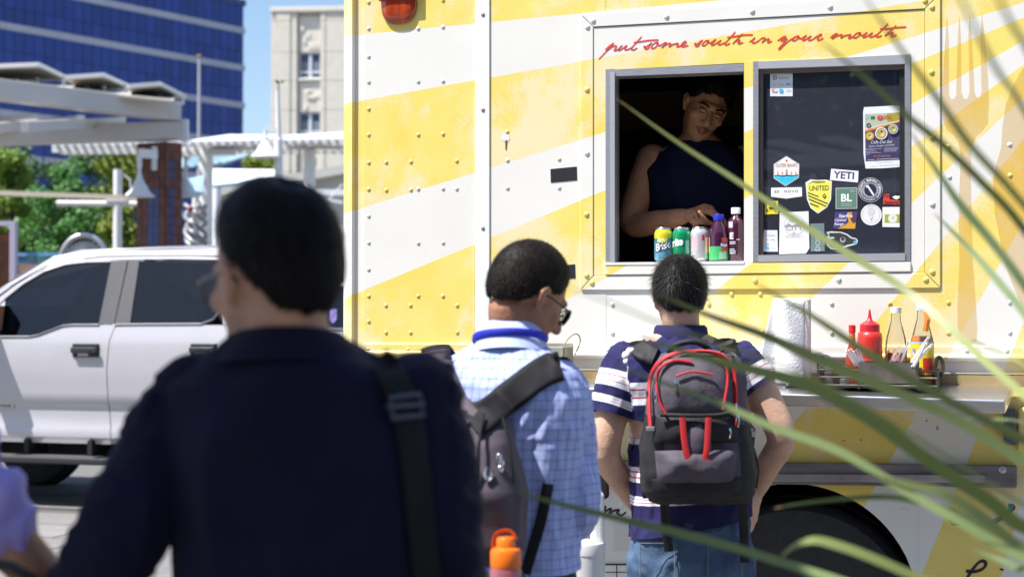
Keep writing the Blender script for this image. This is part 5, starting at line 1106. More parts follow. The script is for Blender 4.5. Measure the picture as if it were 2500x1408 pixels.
hc = CP(2006, 890, 0.12); MB().tube([hc+Vector((0.012*math.cos(a), 0, 0.028*math.sin(a))) for a in [2*math.pi*k/20 for k in range(20)]], 0.005, 6, closed=True).build('handle', WIRE, cd_, smooth=60)
def in_caddy(name, x, off, label, cat, group=None):
    e = shelf_thing(name, x, 940, off, label, cat, group); e.location.z += 0.011; return e
def topz(e, x, y, off): return T(x, y, off).z - e.location.z
e = in_caddy('hot_sauce_bottle', 2081, 0.12, 'small hot sauce bottle with red cap beside the ketchup', 'bottle', 'sauces in the caddy'); zt_ = topz(e, 2081, 793, 0.12)
MB().lathe([(0.019, 0), (0.021, 0.004), (0.021, zt_*0.5), (0.018, zt_*0.58), (0.011, zt_*0.68), (0.0095, zt_*0.9)], 22).build('body', tint('hot_sauce', (0.33, 0.04, 0.012), 0.1, 0.3), e, smooth=50)
MB().lathe([(0.0095, zt_*0.64), (0.0112, zt_*0.66), (0.0100, zt_*0.9)], 22).build('neck', tint('hot_sauce_neck', (0.55, 0.22, 0.06), 0.12, 0.3), e, smooth=50)
MB().lathe([(0.0118, zt_*0.87), (0.0118, zt_*0.995), (0.010, zt_), (0.001, zt_)], 22).build('cap', mat('cap_red', (0.62, 0.02, 0.02), 0.4), e, smooth=40)
e = in_caddy('ketchup_bottle', 2124, 0.15, 'red plastic ketchup squeeze bottle with pointed nozzle in the caddy', 'bottle', 'sauces in the caddy'); zt_ = topz(e, 2124, 755, 0.15)
zs_ = zt_/0.30
prof = [(0.034, 0), (0.040, 0.004), (0.0405, 0.03), (0.0375, 0.036), (0.0405, 0.042), (0.0405, 0.065), (0.038, 0.072), (0.0405, 0.080), (0.0408, 0.098), (0.0385, 0.104), (0.0408, 0.110), (0.0410, 0.185), (0.0385, 0.205), (0.030, 0.212)]
MB().lathe([(r, z*zs_) for r, z in prof], 32).build('body', mat('ketchup_red', (0.56, 0.028, 0.022), 0.32, coat=0.2), e, smooth=50)
MB().lathe([(0.0325, 0.208*zs_), (0.0325, 0.238*zs_), (0.028, 0.243*zs_), (0.010, 0.256*zs_), (0.0065, 0.268*zs_), (0.0025, 0.30*zs_), (0.001, 0.30*zs_)], 32).build('nozzle_cap', mat('ketchup_cap_red', (0.50, 0.015, 0.03), 0.35), e, smooth=45)
GLS = glassy('clear_glass', (0.95, 0.95, 0.90), 0.02, 0.05, 1.18, 0.05)
def sauce(x, ytop, label, fill, fcol, lab=None, capc=(0.75, 0.75, 0.76), r=0.036):
    e = in_caddy('sauce_bottle', x, 0.10, label, 'bottle', 'sauces in the caddy'); zt_ = topz(e, x, ytop, 0.10)
    P_ = [(r*0.92, 0.001), (r, 0.006), (r, zt_*0.46), (r*0.93, zt_*0.56), (r*0.68, zt_*0.70), (r*0.45, zt_*0.82), (r*0.42, zt_*0.93)]
    MB().lathe(P_, 26).build('glass', GLS, e, smooth=50)
    Q_ = [(rr*0.93, max(0.003, z)) for rr, z in P_ if z <= zt_*fill]; Q_.append((Q_[-1][0], zt_*fill)); Q_.append((0.002, zt_*fill))
    MB().lathe(Q_, 26).build('sauce', tint('sauce_%d' % x, fcol, 0.2, 0.25), e, smooth=50)
    MB().lathe([(r*0.52, zt_*0.92), (r*0.52, zt_*0.995), (r*0.45, zt_), (0.001, zt_)], 22).build('cap', mat('cap_%d' % x, capc, 0.4), e, smooth=40)
    return e, zt_
e, zt_ = sauce(2188, 749, 'nearly empty clear sauce bottle with orange dregs and white cap', 0.40, (0.55, 0.11, 0.02))
m = MB(); band(m, 0.0366, 0.05, 0.09, -0.5, 0.4, 8); m.build('logo_print', mat('pink_print', (0.65, 0.25, 0.3), 0.5, var=0.5, scale=90), e); m = MB(); band(m, 0.0366, 0.092, 0.115, -0.25, 0.15, 6); m.build('emblem_print', mat('emblem_print', (0.7, 0.35, 0.2), 0.5, var=0.4, scale=90), e)
e, zt_ = sauce(2252, 742, 'orange sauce bottle with yellow label and blue cap', 0.60, (0.62, 0.22, 0.03), capc=(0.45, 0.55, 0.66), r=0.038)
m = MB(); band(m, 0.0386, 0.03, zt_*0.50, -1.5, 1.5, 20); m.build('label', mat('label_yellow', (0.78, 0.58, 0.015), 0.5), e)
m = MB(); band(m, 0.0389, zt_*0.50, zt_*0.525, -1.5, 1.5, 20); m.build('label_edge', ink((0.35, 0.5, 0.65)), e)
m = MB(); band(m, 0.0389, 0.035, 0.085, 0.1, 1.1, 10); m.build('flame_print', mat('flame_print', (0.6, 0.04, 0.02), 0.5, var=0.2, scale=40), e)
m = MB(); band(m, 0.0389, 0.09, 0.118, -1.0, -0.5, 6); m.build('emblem_print', mat('bw_emblem', (0.4, 0.4, 0.4), 0.5, var=0.9, scale=120), e)
m = MB(); m.tube([(0.012, -0.022, zt_*0.66), (0.018, -0.018, zt_*0.80), (0.01, -0.014, zt_*0.90)], [0.008, 0.010, 0.004], 8); m.build('sauce_smear', mat('smear', (0.62, 0.18, 0.02), 0.3), e)
# wrapped straws, picks and plastic cutlery
STW = mat('straw_white', (0.78, 0.79, 0.82), 0.6); STC = mat('clear_plastic', (0.72, 0.70, 0.72), 0.25)
def stick(x0, y0, x1, y1, off, r, name, label, m, cat, group, flat=0.5):
    a, b = T(x0, y0, off), T(x1, y1, off+0.02); wa = TF.world(a); e = MB().tube([(0, 0, 0), TF.world(b)-wa], r, 8, flat=flat).build(name, m); e.location = wa
    return tag(e, label, cat, group)
for k in range(6): stick(2088+k*5, 893, 2066+k*6, 857-(k % 3)*3, 0.235, 0.0042, 'wrapped_toothpick', ('leftmost', 'second', 'third', 'fourth', 'fifth', 'rightmost')[k]+' white paper wrapped toothpick of the bunch before the hot sauce', STW, 'toothpick', 'wrapped toothpicks in the caddy')
stick(2168, 894, 2197, 842, 0.235, 0.004, 'plastic_fork', 'clear plastic fork leaning beside the wrapped straw', STC, 'fork', 'plastic cutlery in the caddy', 0.4); stick(2178, 894, 2207, 846, 0.237, 0.005, 'plastic_knife', 'clear plastic knife leaning beside the wrapped straw', STC, 'knife', 'plastic cutlery in the caddy', 0.3)
stick(2196, 894, 2218, 832, 0.235, 0.006, 'wrapped_straw', 'single upright white straw at the middle of the caddy', STW, 'straw', 'wrapped straws in the caddy')
for k, (xa, xb, yb) in enumerate(((2218, 2268, 822), (2222, 2276, 840), (2226, 2272, 846), (2232, 2262, 838))): stick(xa, 895, xb, yb, 0.235+0.008*k, 0.0055 if k else 0.0065, 'wrapped_straw', ('longest', 'second', 'lowest', 'shortest')[k]+' wrapped straw of the leaning bunch before the yellow label', STW, 'straw', 'wrapped straws in the caddy')
# little glass jars at the left of the caddy
for k, (x, l) in enumerate(((2022, 'left'), (2062, 'right'))):
    e = in_caddy('shaker_jar', x, 0.19, 'small clear shaker jar with metal lid, %s one in the caddy' % l, 'jar', 'shaker jars in the caddy')
    MB().lathe([(0.016, 0), (0.018, 0.003), (0.018, 0.045), (0.015, 0.05)], 18).build('glass', GLS, e, smooth=50); MB().lathe([(0.0165, 0.047), (0.0165, 0.058), (0.010, 0.064), (0.001, 0.064)], 18).build('lid', CHROME, e, smooth=40); MB().lathe([(0.0155, 0.003), (0.0155, 0.022), (0.001, 0.022)], 14).build('filling', WHTM, e)
# weathered tin with twine handle beside the checked shirt
e = shelf_thing('tip_box', 1352, 905, 0.15, 'weathered grey wooden box with wire handle at the left of the shelf', 'box')
WOOD = mat('weathered_wood', (0.30, 0.28, 0.22), 0.8, var=0.35, scale=12, stretch=(1, 1, 0.15), bump=0.3, bscale=60); WOOD2 = mat('weathered_tin', (0.34, 0.35, 0.32), 0.55, 0.4, var=0.2, scale=10)
hz_ = topz(e, 1352, 846, 0.2); bxw = 0.085
MB().box((-bxw, -0.07, 0), (bxw*0.62, -0.062, hz_)).build('front_board', WOOD2, e, bevel=0.002)
MB().box((-bxw, 0.062, 0), (bxw*0.62, 0.07, hz_+0.012)).build('back_board', WOOD, e, bevel=0.002)
MB().box((-bxw, -0.0615, 0.0), (-bxw+0.008, 0.0615, hz_-0.002)).build('side_board', WOOD, e); MB().box((bxw*0.62-0.008, -0.0615, 0.0), (bxw*0.62+0.002, 0.0615, hz_-0.002)).build('side_board', WOOD, e)
MB().box((-bxw+.008, -0.0615, 0.0), (bxw*0.6-.008, 0.0615, 0.006)).build('bottom_board', WOOD, e)
MB().tube(catmull([(bxw*0.62-.004, -0.075, hz_-0.035), (bxw*0.7, -0.05, hz_+0.02), (bxw*0.95, 0.0, hz_+0.045), (bxw*1.05, 0.03, hz_+0.02), (bxw*0.75, 0.05, hz_-0.03)], 6), 0.0022, 6).build('wire_handle', mat('twine', (0.3, 0.24, 0.17), 0.8), e)
# ================================================================ people
def smin_chain(mb, pts, rs, n=14, flat=1.0, side=None):
    """rounded tapering limb"""
    pts = [Vector(p) for p in pts]; P_ = []; R_ = []
    t0 = (pts[0]-pts[1]).normalized(); t1 = (pts[-1]-pts[-2]).normalized()
    for k in (0.98, 0.8, 0.45): P_.append(pts[0]+t0*rs[0]*k); R_.append(rs[0]*math.sqrt(1-k*k))
    P_ += pts; R_ += list(rs)
    for k in (0.45, 0.8, 0.98): P_.append(pts[-1]+t1*rs[-1]*k); R_.append(rs[-1]*math.sqrt(1-k*k))
    return mb.tube(P_, R_, n, flat, side)
def dens(pts, rs, n=5):
    q = catmull([(*p, r) if False else p for p in pts], n); m = len(pts); rr = []
    for i in range(len(q)):
        f = i/n; k = min(int(f), m-2); rr.append(lerp(rs[k], rs[k+1], f-k))
    return q, rr
def limb(mb, pts, rs, n=14, flat=1.0, side=None):
    q, r = dens(pts, rs); return smin_chain(mb, q, r, n, flat, side)
def rings(mb, L, n=28, p=2.3):
    """superelliptic torso: list of (centre, half width, half depth, yaw deg)"""
    out = []
    def ring(c, a, b, yaw):
        c = Vector(c); M = Matrix.Rotation(R(yaw), 3, 'Z')
        return [c + M @ Vector((math.copysign(abs(math.cos(t))**(2/p), math.cos(t))*a, math.copysign(abs(math.sin(t))**(2/p), math.sin(t))*b, 0)) for t in [2*math.pi*k/n for k in range(n)]]
    for (A, B) in zip(L, L[1:]):
        for k in range(5):
            t = k/5; out.append(ring(lerp(Vector(A[0]), Vector(B[0]), t), lerp(A[1], B[1], t), lerp(A[2], B[2], t), lerp(A[3], B[3], t)))
    A = L[-1]; out.append(ring(*A)); return mb.ring_loft(out)
def blob(mb, voxel, it=4, fac=0.5):
    me = mb.mesh('tmp', []); bm = bmesh.new(); bm.from_mesh(me); bmesh.ops.recalc_face_normals(bm, faces=bm.faces); bm.to_mesh(me); bm.free()
    o = bpy.data.objects.new('tmp', me); S.collection.objects.link(o)
    r = o.modifiers.new('r', 'REMESH'); r.mode = 'VOXEL'; r.voxel_size = voxel; r.use_smooth_shade = True
    if it: sm = o.modifiers.new('s', 'SMOOTH'); sm.factor = fac; sm.iterations = it
    dg = bpy.context.evaluated_depsgraph_get(); dg.update(); out = bpy.data.meshes.new_from_object(o.evaluated_get(dg))
    bpy.data.objects.remove(o); bpy.data.meshes.remove(me); return out
def coords(me):
    a = np.empty(len(me.vertices)*3, np.float32); me.vertices.foreach_get('co', a); return a.reshape(-1, 3)
def setco(me, a): me.vertices.foreach_set('co', a.astype(np.float32).ravel()); me.update()
def normals(me):
    a = np.empty(len(me.vertices)*3, np.float32); me.vertices.foreach_get('normal', a); return a.reshape(-1, 3)
def folds(me, amp, scale, stretch=(1, 1, 1), seed=0, mask=None, ridged=True):
    c = coords(me); n = normals(me); st = Vector(stretch); d = np.empty(len(c))
    for i, p in enumerate(c):
        q = Vector((p[0]*st[0], p[1]*st[1], p[2]*st[2]))*scale + Vector((seed, seed*1.7, 0))
        v = noise.noise(q)+0.5*noise.noise(q*2.1)
        d[i] = (1-abs(v)*2.2)*0.6 if ridged else v
    if mask is not None: d = d*mask(c)
    setco(me, c + n*(d*amp)[:, None])
def finish(me, name, mats, parent, faces=None):
    me.name = name; me.materials.clear()
    for m in (mats if isinstance(mats, (list, tuple)) else [mats]): me.materials.append(m)
    me.polygons.foreach_set('use_smooth', [True]*len(me.polygons))
    if faces is not None: me.polygons.foreach_set('material_index', faces)
    return link(name, me, parent)
def centers(me):
    a = np.empty(len(me.polygons)*3, np.float32); me.polygons.foreach_get('center', a); return a.reshape(-1, 3)
class Person:
    def __init__(s, x, Y, yaw, label):
        p = at(x, 780, Y); s.Y = Y; s.root = empty('person', (p.x, Y, 0), R(yaw)); tag(s.root, label, 'person')
        s.M = Matrix.Translation((p.x, Y, 0)) @ Matrix.Rotation(R(yaw), 4, 'Z'); s.I = s.M.inverted()
    def L(s, x, y, dy=0.0): return s.I @ at(x, y, s.Y+dy)
def headM(c, yaw=0, pitch=0, roll=0):
    return Matrix.Translation(c) @ Matrix.Rotation(R(yaw), 4, 'Z') @ Matrix.Rotation(R(roll), 4, 'Y') @ Matrix.Rotation(R(pitch), 4, 'X')
def add_head(mb, M, k=1.0):
    r3 = M.to_3x3(); e = lambda c, r: mb.ellipsoid(M @ (Vector(c)*k), [v*k for v in r], r3, 28, 18)
    e((0, -0.010, 0.028), (0.074, 0.096, 0.090)); e((0, 0.022, -0.018), (0.066, 0.076, 0.092)); e((0, 0.045, -0.070), (0.050, 0.047, 0.046)); e((0, 0.064, -0.098), (0.024, 0.022, 0.020))
    e((0, 0.080, 0.024), (0.046, 0.020, 0.016)); e((-0.040, 0.062, -0.022), (0.024, 0.024, 0.022)); e((0.040, 0.062, -0.022), (0.024, 0.024, 0.022))
    q = lambda pts, rs: smin_chain(mb, [M @ (Vector(p)*k) for p in pts], [r*k for r in rs], 10)
    q([(0, 0.090, 0.012), (0, 0.108, -0.018), (0, 0.113, -0.032)], [0.008, 0.0105, 0.0135]); q([(-0.012, 0.098, -0.037), (0.012, 0.098, -0.037)], [0.009, 0.009])
    q([(-0.020, 0.088, -0.064), (0, 0.097, -0.062), (0.020, 0.088, -0.064)], [0.005, 0.0075, 0.005]); q([(-0.018, 0.086, -0.074), (0, 0.094, -0.075), (0.018, 0.086, -0.074)], [0.005, 0.0085, 0.005])
    for sx in (-1, 1):
        q([(sx*0.072, 0.006, -0.030), (sx*0.079, -0.004, -0.012), (sx*0.084, -0.012, 0.012), (sx*0.082, -0.002, 0.026), (sx*0.076, 0.010, 0.020)], [0.0075, 0.0065, 0.0065, 0.0065, 0.006])
        e((sx*0.076, -0.002, 0.0), (0.006, 0.015, 0.024))
    return r3
def dent(me, M, pts):
    c = coords(me)
    for (p, rad, vec) in pts:
        q = np.array(M @ Vector(p)); v = np.array(M.to_3x3() @ Vector(vec)); d = np.linalg.norm(c-q, axis=1); c += np.exp(-(d/rad)**2)[:, None]*v
    setco(me, c)
def hair_shell(M, k, thick, hairline, seed, amp=0.004, fs=40, thin=None):
    """scalp cap over the cranium; hairline(dir)->lower limit in head z; tapers to the skin at its edge"""
    nu, nv = 84, 52; vs = []; keep = []; c0 = Vector((0, -0.012, 0.020))
    for j in range(nv+1):
        t = math.pi*j/nv
        for i in range(nu):
            a = 2*math.pi*i/nu; d = Vector((math.sin(t)*math.cos(a), math.sin(t)*math.sin(a), math.cos(t)))
            p = c0 + Vector((d.x*0.0755, d.y*0.100, d.z*0.100 if d.z > 0 else d.z*0.115))
            lim = hairline(p); ed = (p.z-lim)/0.05; th_ = thick(d)*max(0.0, min(1, ed))**0.6 - (0.006 if ed < 0 else 0)
            q = Vector((p.x*fs, p.y*fs, p.z*fs*0.6)) + Vector((seed, seed, seed)); nn = noise.noise(q)+0.6*noise.noise(q*2.3)
            p2 = p + d*(th_ + (amp*nn*min(1, max(0, ed*2))))
            vs.append(M @ (p2*k)); keep.append(ed > -0.12)
    mb = MB(); fs_ = []
    for j in range(nv):
        for i in range(nu):
            a, b = j*nu+i, j*nu+(i+1) % nu; c_, d_ = (j+1)*nu+(i+1) % nu, (j+1)*nu+i
            if keep[a] and keep[b] and keep[c_] and keep[d_]: fs_.append((a, d_, c_, b))
    mb.add(vs, fs_); return mb
def strands(mb, M, k, thick, hairline, n, ln, wd, seed, whorl=(0.0, -0.06, 0.11), lift=0.25, curl=0.0):
    rr = random.Random(seed); c0 = Vector((0, -0.012, 0.020)); wv = Vector(whorl)
    while n > 0:
        d = Vector((rr.gauss(0, 1), rr.gauss(0, 1), rr.gauss(0, 1))).normalized(); p = c0 + Vector((d.x*0.0755, d.y*0.100, d.z*0.100 if d.z > 0 else d.z*0.115)); ed = (p.z-hairline(p))/0.05
        if ed < 0.05: continue
        n -= 1; p = p + d*(thick(d)*min(1, ed)**0.6)*0.92; f = (p-wv); f = (f-d*f.dot(d)); f = f.normalized() if f.length > 1e-4 else d.orthogonal()
        f = (f + Vector((rr.gauss(0, .35), rr.gauss(0, .35), rr.gauss(0, .35)))).normalized(); l = ln*rr.uniform(.6, 1.3)*min(1, 0.35+ed); lf = lift*rr.uniform(0.3, 1.6)
        a = p; b = p + f*l*0.5 + d*l*lf*0.5; c = p + f*l + d*l*lf*0.55 + Vector((0, 0, -l*curl)); s_ = f.cross(d)*wd*rr.uniform(.6, 1.2)
        mb.add([M @ (v*k) for v in (a-s_, a+s_, b-s_*0.8, b+s_*0.8, c)], [(0, 1, 3, 2), (2, 3, 4)])
    return mb
def hair_mat(name, c, r=0.42):
    m = mat(name, c, 0.55, spec=0.12, var=0.35, scale=60); return m
def skin(name, c): return mat(name, c, 0.50, var=0.13, scale=18, bump=0.16, bscale=160, spec=0.35)
SK_A = skin('skin_light', (0.56, 0.345, 0.25)); SK_B = skin('skin_brown', (0.36, 0.175, 0.105)); SK_C = skin('skin_tan', (0.42, 0.22, 0.135)); SK_D = skin('skin_olive', (0.44, 0.25, 0.175))
HB = hair_mat('hair_black', (0.0065, 0.0055, 0.0065)); HB2 = hair_mat('hair_dark_brown', (0.014, 0.010, 0.009))
def hl_back(nape=-0.075, ear=0.0, front=0.085):
    def f(p):
        y = p.y
        if y < -0.03: v = lerp(nape, ear-0.02, max(0, min(1, (y+0.085)/0.055))**1.5)
        elif y < 0.045: v = lerp(ear-0.02, ear+0.035, (y+0.03)/0.075)
        else: v = lerp(ear+0.035, front, min(1, (y-0.045)/0.035))
        return v + 0.004*math.sin(p.x*180)
    return f
def hand(mb, wrist, fwd, nrm, side, curl=0.6, k=1.0, spread=0.10):
    """fwd: wrist->knuckles, nrm: back of hand, side: thumb side (+1 = along fwd x nrm)"""
    f = Vector(fwd).normalized(); n = Vector(nrm); n = (n-f*n.dot(f)).normalized(); t = f.cross(n)*side; w_ = Vector(wrist)
    smin_chain(mb, [w_, w_+f*0.03*k], [0.026*k, 0.028*k], 12, 0.75, t)
    for i in range(4):
        o_ = (1.5-i)*0.0185*k; smin_chain(mb, [w_+f*0.02*k+t*o_*0.7, w_+f*0.085*k+t*o_], [0.0125*k, 0.0110*k], 10)
        ln = (0.072, 0.080, 0.075, 0.060)[i]*k; d = (f + t*spread*(1.5-i)).normalized(); b = w_+f*0.085*k+t*o_; a = 0.0; pts = [b]; cur = d
        for seg, part in enumerate((0.45, 0.31, 0.24)):
            a += curl*(0.75, 1.0, 0.7)[seg]*(1+0.12*i); cur = d*math.cos(a) - n*math.sin(a); pts.append(pts[-1]+cur*ln*part)
        smin_chain(mb, pts, [0.0098*k, 0.0090*k, 0.0080*k, 0.0066*k], 10)
    th0 = w_+f*0.02*k+t*0.024*k; d1 = (f*0.62+t*0.62-n*0.45).normalized(); d2 = (f*0.9+t*0.05-n*0.45).normalized()
    smin_chain(mb, [th0, th0+d1*0.04*k, th0+d1*0.04*k+d2*0.032*k, th0+d1*0.04*k+d2*0.055*k], [0.0135*k, 0.0115*k, 0.0100*k, 0.0075*k], 10)
def cut(me, p, n, rad, side=None):
    """opens a sleeve or hem: drops the faces beyond the plane (p,n) within rad of p"""
    bm = bmesh.new(); bm.from_mesh(me); p = Vector(p); n = Vector(n).normalized()
    sel = [f for f in bm.faces if (f.calc_center_median()-p).dot(n) > 0 and (f.calc_center_median()-p).length < rad]
    bmesh.ops.delete(bm, geom=sel, context='FACES')
    for v in [v for v in bm.verts if v.is_boundary and (v.co-p).length < rad]:
        d = (v.co-p).dot(n); v.co -= n*d*0.9
    bm.to_mesh(me); bm.free()
def cyl_attr(me, segs, names=('around', 'along', 'which')):
    """cylindrical coordinates on the nearest of several (p0,p1,ref,weight) axes, for stripes and checks"""
    c = coords(me); best = np.full(len(c), 1e9); A = np.zeros(len(c)); B = np.zeros(len(c)); Wh = np.zeros(len(c))
    for i, (p0, p1, rad) in enumerate(segs):
        p0 = np.array(p0); p1 = np.array(p1); d = p1-p0; l = np.linalg.norm(d); d = d/l; v = c-p0; s_ = v@d; cl = np.clip(s_, 0, l); q = v-cl[:, None]*d; dist = np.linalg.norm(q, axis=1)/rad
        e1 = np.cross(d, [0, 1, 0.01]); e1 /= np.linalg.norm(e1); e2 = np.cross(d, e1); th = np.arctan2(q@e2, q@e1)*rad
        m = dist < best; best[m] = dist[m]; A[m] = th[m]; B[m] = s_[m]; Wh[m] = i
    for nme, arr in zip(names, (A, B, Wh)):
        at_ = me.attributes.new(nme, 'FLOAT', 'POINT'); at_.data.foreach_set('value', arr.astype(np.float32))
from mathutils.bvhtree import BVHTree
def bvh_of(o):
    S.view_layers[0].update(); M = o.matrix_world; me = o.data
    return BVHTree.FromPolygons([M @ v.co for v in me.vertices], [tuple(p.vertices) for p in me.polygons])
def drape(trees, path, w0, Y, name, m, par, lift=0.006, th_=0.004, k=6):
    """webbing laid on the garment: path of photo points (x,y[,width]), each row of the ribbon rests on the cloth"""
    if not isinstance(trees, (list, tuple)): trees = [trees]
    pts = [Vector((p[0], p[1])) for p in path]; q = [Vector((v.x, v.y)) for v in catmull([(p.x, p.y, 0) for p in pts], 8)]; n = len(q); rows = []; org = par.matrix_world.translation if par else Vector(); last = Y
    S.view_layers[0].update(); I = par.matrix_world.inverted()
    ds = []
    for i, p in enumerate(q):
        t = (q[min(i+1, n-1)]-q[max(i-1, 0)]).normalized(); nn = Vector((-t.y, t.x)); row = []; hits = []
        for j in range(k+1):
            e = p + nn*w0*(j/k-0.5); d = ray(e.x, e.y); best = None
            for tr in trees:
                h = tr.ray_cast(EYE, d.normalized(), 50)
                if h[0] is not None and (best is None or h[0].y < best): best = h[0].y
            row.append([e, best])
        rows.append(row)
    for i, row in enumerate(rows):
        ys = [b for _, b in row if b is not None]; mean = sum(ys)/len(ys) if ys else last; last = mean
        for r_ in row:
            if r_[1] is None or abs(r_[1]-mean) > 0.06: r_[1] = mean
    Ys = np.array([[b for _, b in row] for row in rows])
    for _ in range(3):
        Y2 = Ys.copy(); Y2[1:-1] = np.minimum(Ys[1:-1], (Ys[:-2]+Ys[1:-1]+Ys[2:])/3); Y2[:, 1:-1] = np.minimum(Y2[:, 1:-1], (Y2[:, :-2]+Y2[:, 2:])/2); Ys = Y2
    vs = []; fs = []
    for i, row in enumerate(rows):
        for j, (e, _) in enumerate(row): vs.append(I @ at(e.x, e.y, Ys[i, j]-lift))
    for i in range(n-1):
        for j in range(k): a = i*(k+1)+j; fs.append((a, a+1, a+k+2, a+k+1))
    o = clean(MB().add(vs, fs).build(name, m, par, smooth=70)); so = o.modifiers.new('s', 'SOLIDIFY'); so.thickness = th_; so.offset = 0
    return o
def legs_and_feet(mb, hip, x, zk=0.47, rad=0.0, fwd=0.0, shoe=False):
    pass

# ---------------------------------------------------------------- man with the red-trimmed backpack
pa = Person(1685, 4.6, 0, 'man in striped navy polo and jeans wearing a red trimmed backpack'); L = pa.L
HM = headM(L(1659, 728, 0.02), 0, -12, 0)
tor = [(L(1688, 1345), 0.165, 0.105, 0), (L(1688, 1260), 0.155, 0.10, 0), (L(1686, 1130, .01), 0.16, 0.105, 0), (L(1680, 1010, .01), 0.18, 0.11, 0), (L(1674, 930, .0), 0.195, 0.105, 0), (L(1670, 875, -.01), 0.185, 0.09, 0), (L(1665, 838, -.005), 0.12, 0.07, 0), (L(1660, 805, .0), 0.062, 0.058, 0)]
b = MB(); rings(b, tor); add_head(b, HM, 0.93)
smin_chain(b, [HM @ Vector((0, -0.02, -0.05)), L(1662, 800, 0.0), L(1664, 840, 0.0)], [0.054, 0.056, 0.065], 20)
arms = {-1: [L(1528, 885), L(1500, 985, -.02), L(1480, 1105, -.03), L(1515, 1170, .06), L(1556, 1232, .15)], 1: [L(1812, 885), L(1868, 975, -.03), L(1907, 1068, -.05), L(1878, 1130, .03), L(1846, 1196, .10)]}
ar_r = [0.056, 0.050, 0.042, 0.038, 0.028]
for sx in (-1, 1): limb(b, arms[sx], ar_r, 16)
hand(b, arms[1][-1], (L(1838, 1235, .08)-arms[1][-1]), (1, -0.6, 0.1), -1, 0.35, 1.0, 0.06); hand(b, arms[-1][-1], (L(1585, 1262, .18)-arms[-1][-1]), (-1, 0, 0.2), 1, 0.4)
hipz = tor[0][0].z
for sx in (-1, 1):
    hx = tor[0][0].x+sx*0.085; limb(b, [(hx, 0, hipz+0.02), (hx+sx*0.015, 0.01, 0.48), (hx+sx*0.02, -0.02, 0.10)], [0.085, 0.055, 0.04]); limb(b, [(hx+sx*0.02, -0.03, 0.05), (hx+sx*0.04, 0.12, 0.035)], [0.042, 0.035])
bm_ = blob(b, 0.006, 3); dent(bm_, HM, [((-0.03, 0.092, 0.004), 0.014, (0, -0.008, 0)), ((0.03, 0.092, 0.004), 0.014, (0, -0.008, 0))])
finish(bm_, 'body', SK_A, pa.root)
# polo shirt
sb = MB(); rings(sb, [(L(1690, 1330), 0.184, 0.13, 0), (L(1690, 1290), 0.178, 0.125, 0)] + [(c, a+0.014, d+0.014, y) for c, a, d, y in tor[1:6]] + [(L(1666, 845, -.005), 0.128, 0.08, 0), (L(1662, 818), 0.07, 0.068, 0)])
sl = {-1: [L(1530, 888), L(1508, 945, -.015), L(1491, 1012, -.025)], 1: [L(1812, 886), L(1838, 925, -.02), L(1858, 948, -.03)]}
for sx in (-1, 1): limb(sb, sl[sx] + [sl[sx][2]+(sl[sx][2]-sl[sx][1]).normalized()*0.05], [0.062, 0.061, 0.060, 0.06], 18)
sm_ = blob(sb, 0.006, 4); folds(sm_, 0.012, 9, (1, 1, 0.5), 3); folds(sm_, 0.005, 24, (1, 1, 0.6), 5)
cut(sm_, L(1690, 1282), (0.18, 0, -1), 0.5)
for sx in (-1, 1): cut(sm_, sl[sx][2], sl[sx][2]-sl[sx][1], 0.12)
cyl_attr(sm_, [(sl[-1][0], sl[-1][2], 0.062), (sl[1][0], sl[1][2], 0.062), ((L(1660, 840)), (L(1688, 1290)), 0.15)])
pm2, g = newmat('polo_stripes'); al = g.n('Attribute', attribute_name='along').outputs['Fac']; wh = g.n('Attribute', attribute_name='which').outputs['Fac']
NVY = (0.022, 0.020, 0.085); WH2 = (0.72, 0.71, 0.76); RDL = (0.42, 0.06, 0.12)
def bands(L_, mx_):
    st = [(0.0, NVY)]
    for (a, b_) in L_:
        w_ = b_-a; st += [(a/mx_, WH2), ((a+w_*0.30)/mx_, RDL), ((a+w_*0.36)/mx_, WH2), ((a+w_*0.66)/mx_, RDL), ((a+w_*0.72)/mx_, WH2), (b_/mx_, NVY)]
    return st
slv = g.ramp(g.math('DIVIDE', al, 0.2), bands([(0.035, 0.085), (0.112, 0.135)], 0.2), 'CONSTANT')
trs = g.ramp(g.math('DIVIDE', al, 0.6), bands([(0.10, 0.165), (0.225, 0.28), (0.345, 0.39), (0.43, 0.455)], 0.6), 'CONSTANT')
colr = g.mix(g.math('GREATER_THAN', wh, 1.5), slv, trs); g.l(colr, g.b.inputs['Base Color']); g.b.inputs['Roughness'].default_value = 0.85
g.b.inputs['Specular IOR Level'].default_value = 0.2
tcx = g.n('TexCoord'); bp = g.n('Bump'); bp.inputs['Strength'].default_value = 0.25; bp.inputs['Distance'].default_value = 0.003; g.l(g.noise(tcx.outputs['Object'], 160, 3), bp.inputs['Height']); g.l(bp.outputs[0], g.b.inputs['Normal'])
shirt = finish(sm_, 'polo_shirt', pm2, pa.root)
NVF = mat('navy_cloth', NVY, 0.85, spec=0.2, bump=0.2, bscale=160)
c_ = MB(); rg = []
for j, (rx, ry, dz, dyy) in enumerate(((0.080, 0.078, -0.030, 0.0), (0.083, 0.082, -0.015, 0.0), (0.078, 0.076, 0.022, 0.004), (0.070, 0.068, 0.030, 0.004), (0.066, 0.062, 0.016, 0.004))):
    cc = L(1662, 818); rg.append([cc + Vector((rx*math.cos(t), ry*math.sin(t)+dyy, dz - (0.025*math.sin(t) if math.sin(t) > 0 else 0)*1.0)) for t in [2*math.pi*k/36 for k in range(36)]])
c_.ring_loft(rg, caps=False).build('collar', NVF, shirt, smooth=60)
fl_ = MB()
def onsurf(x, y, dy): return L(x, y, dy)
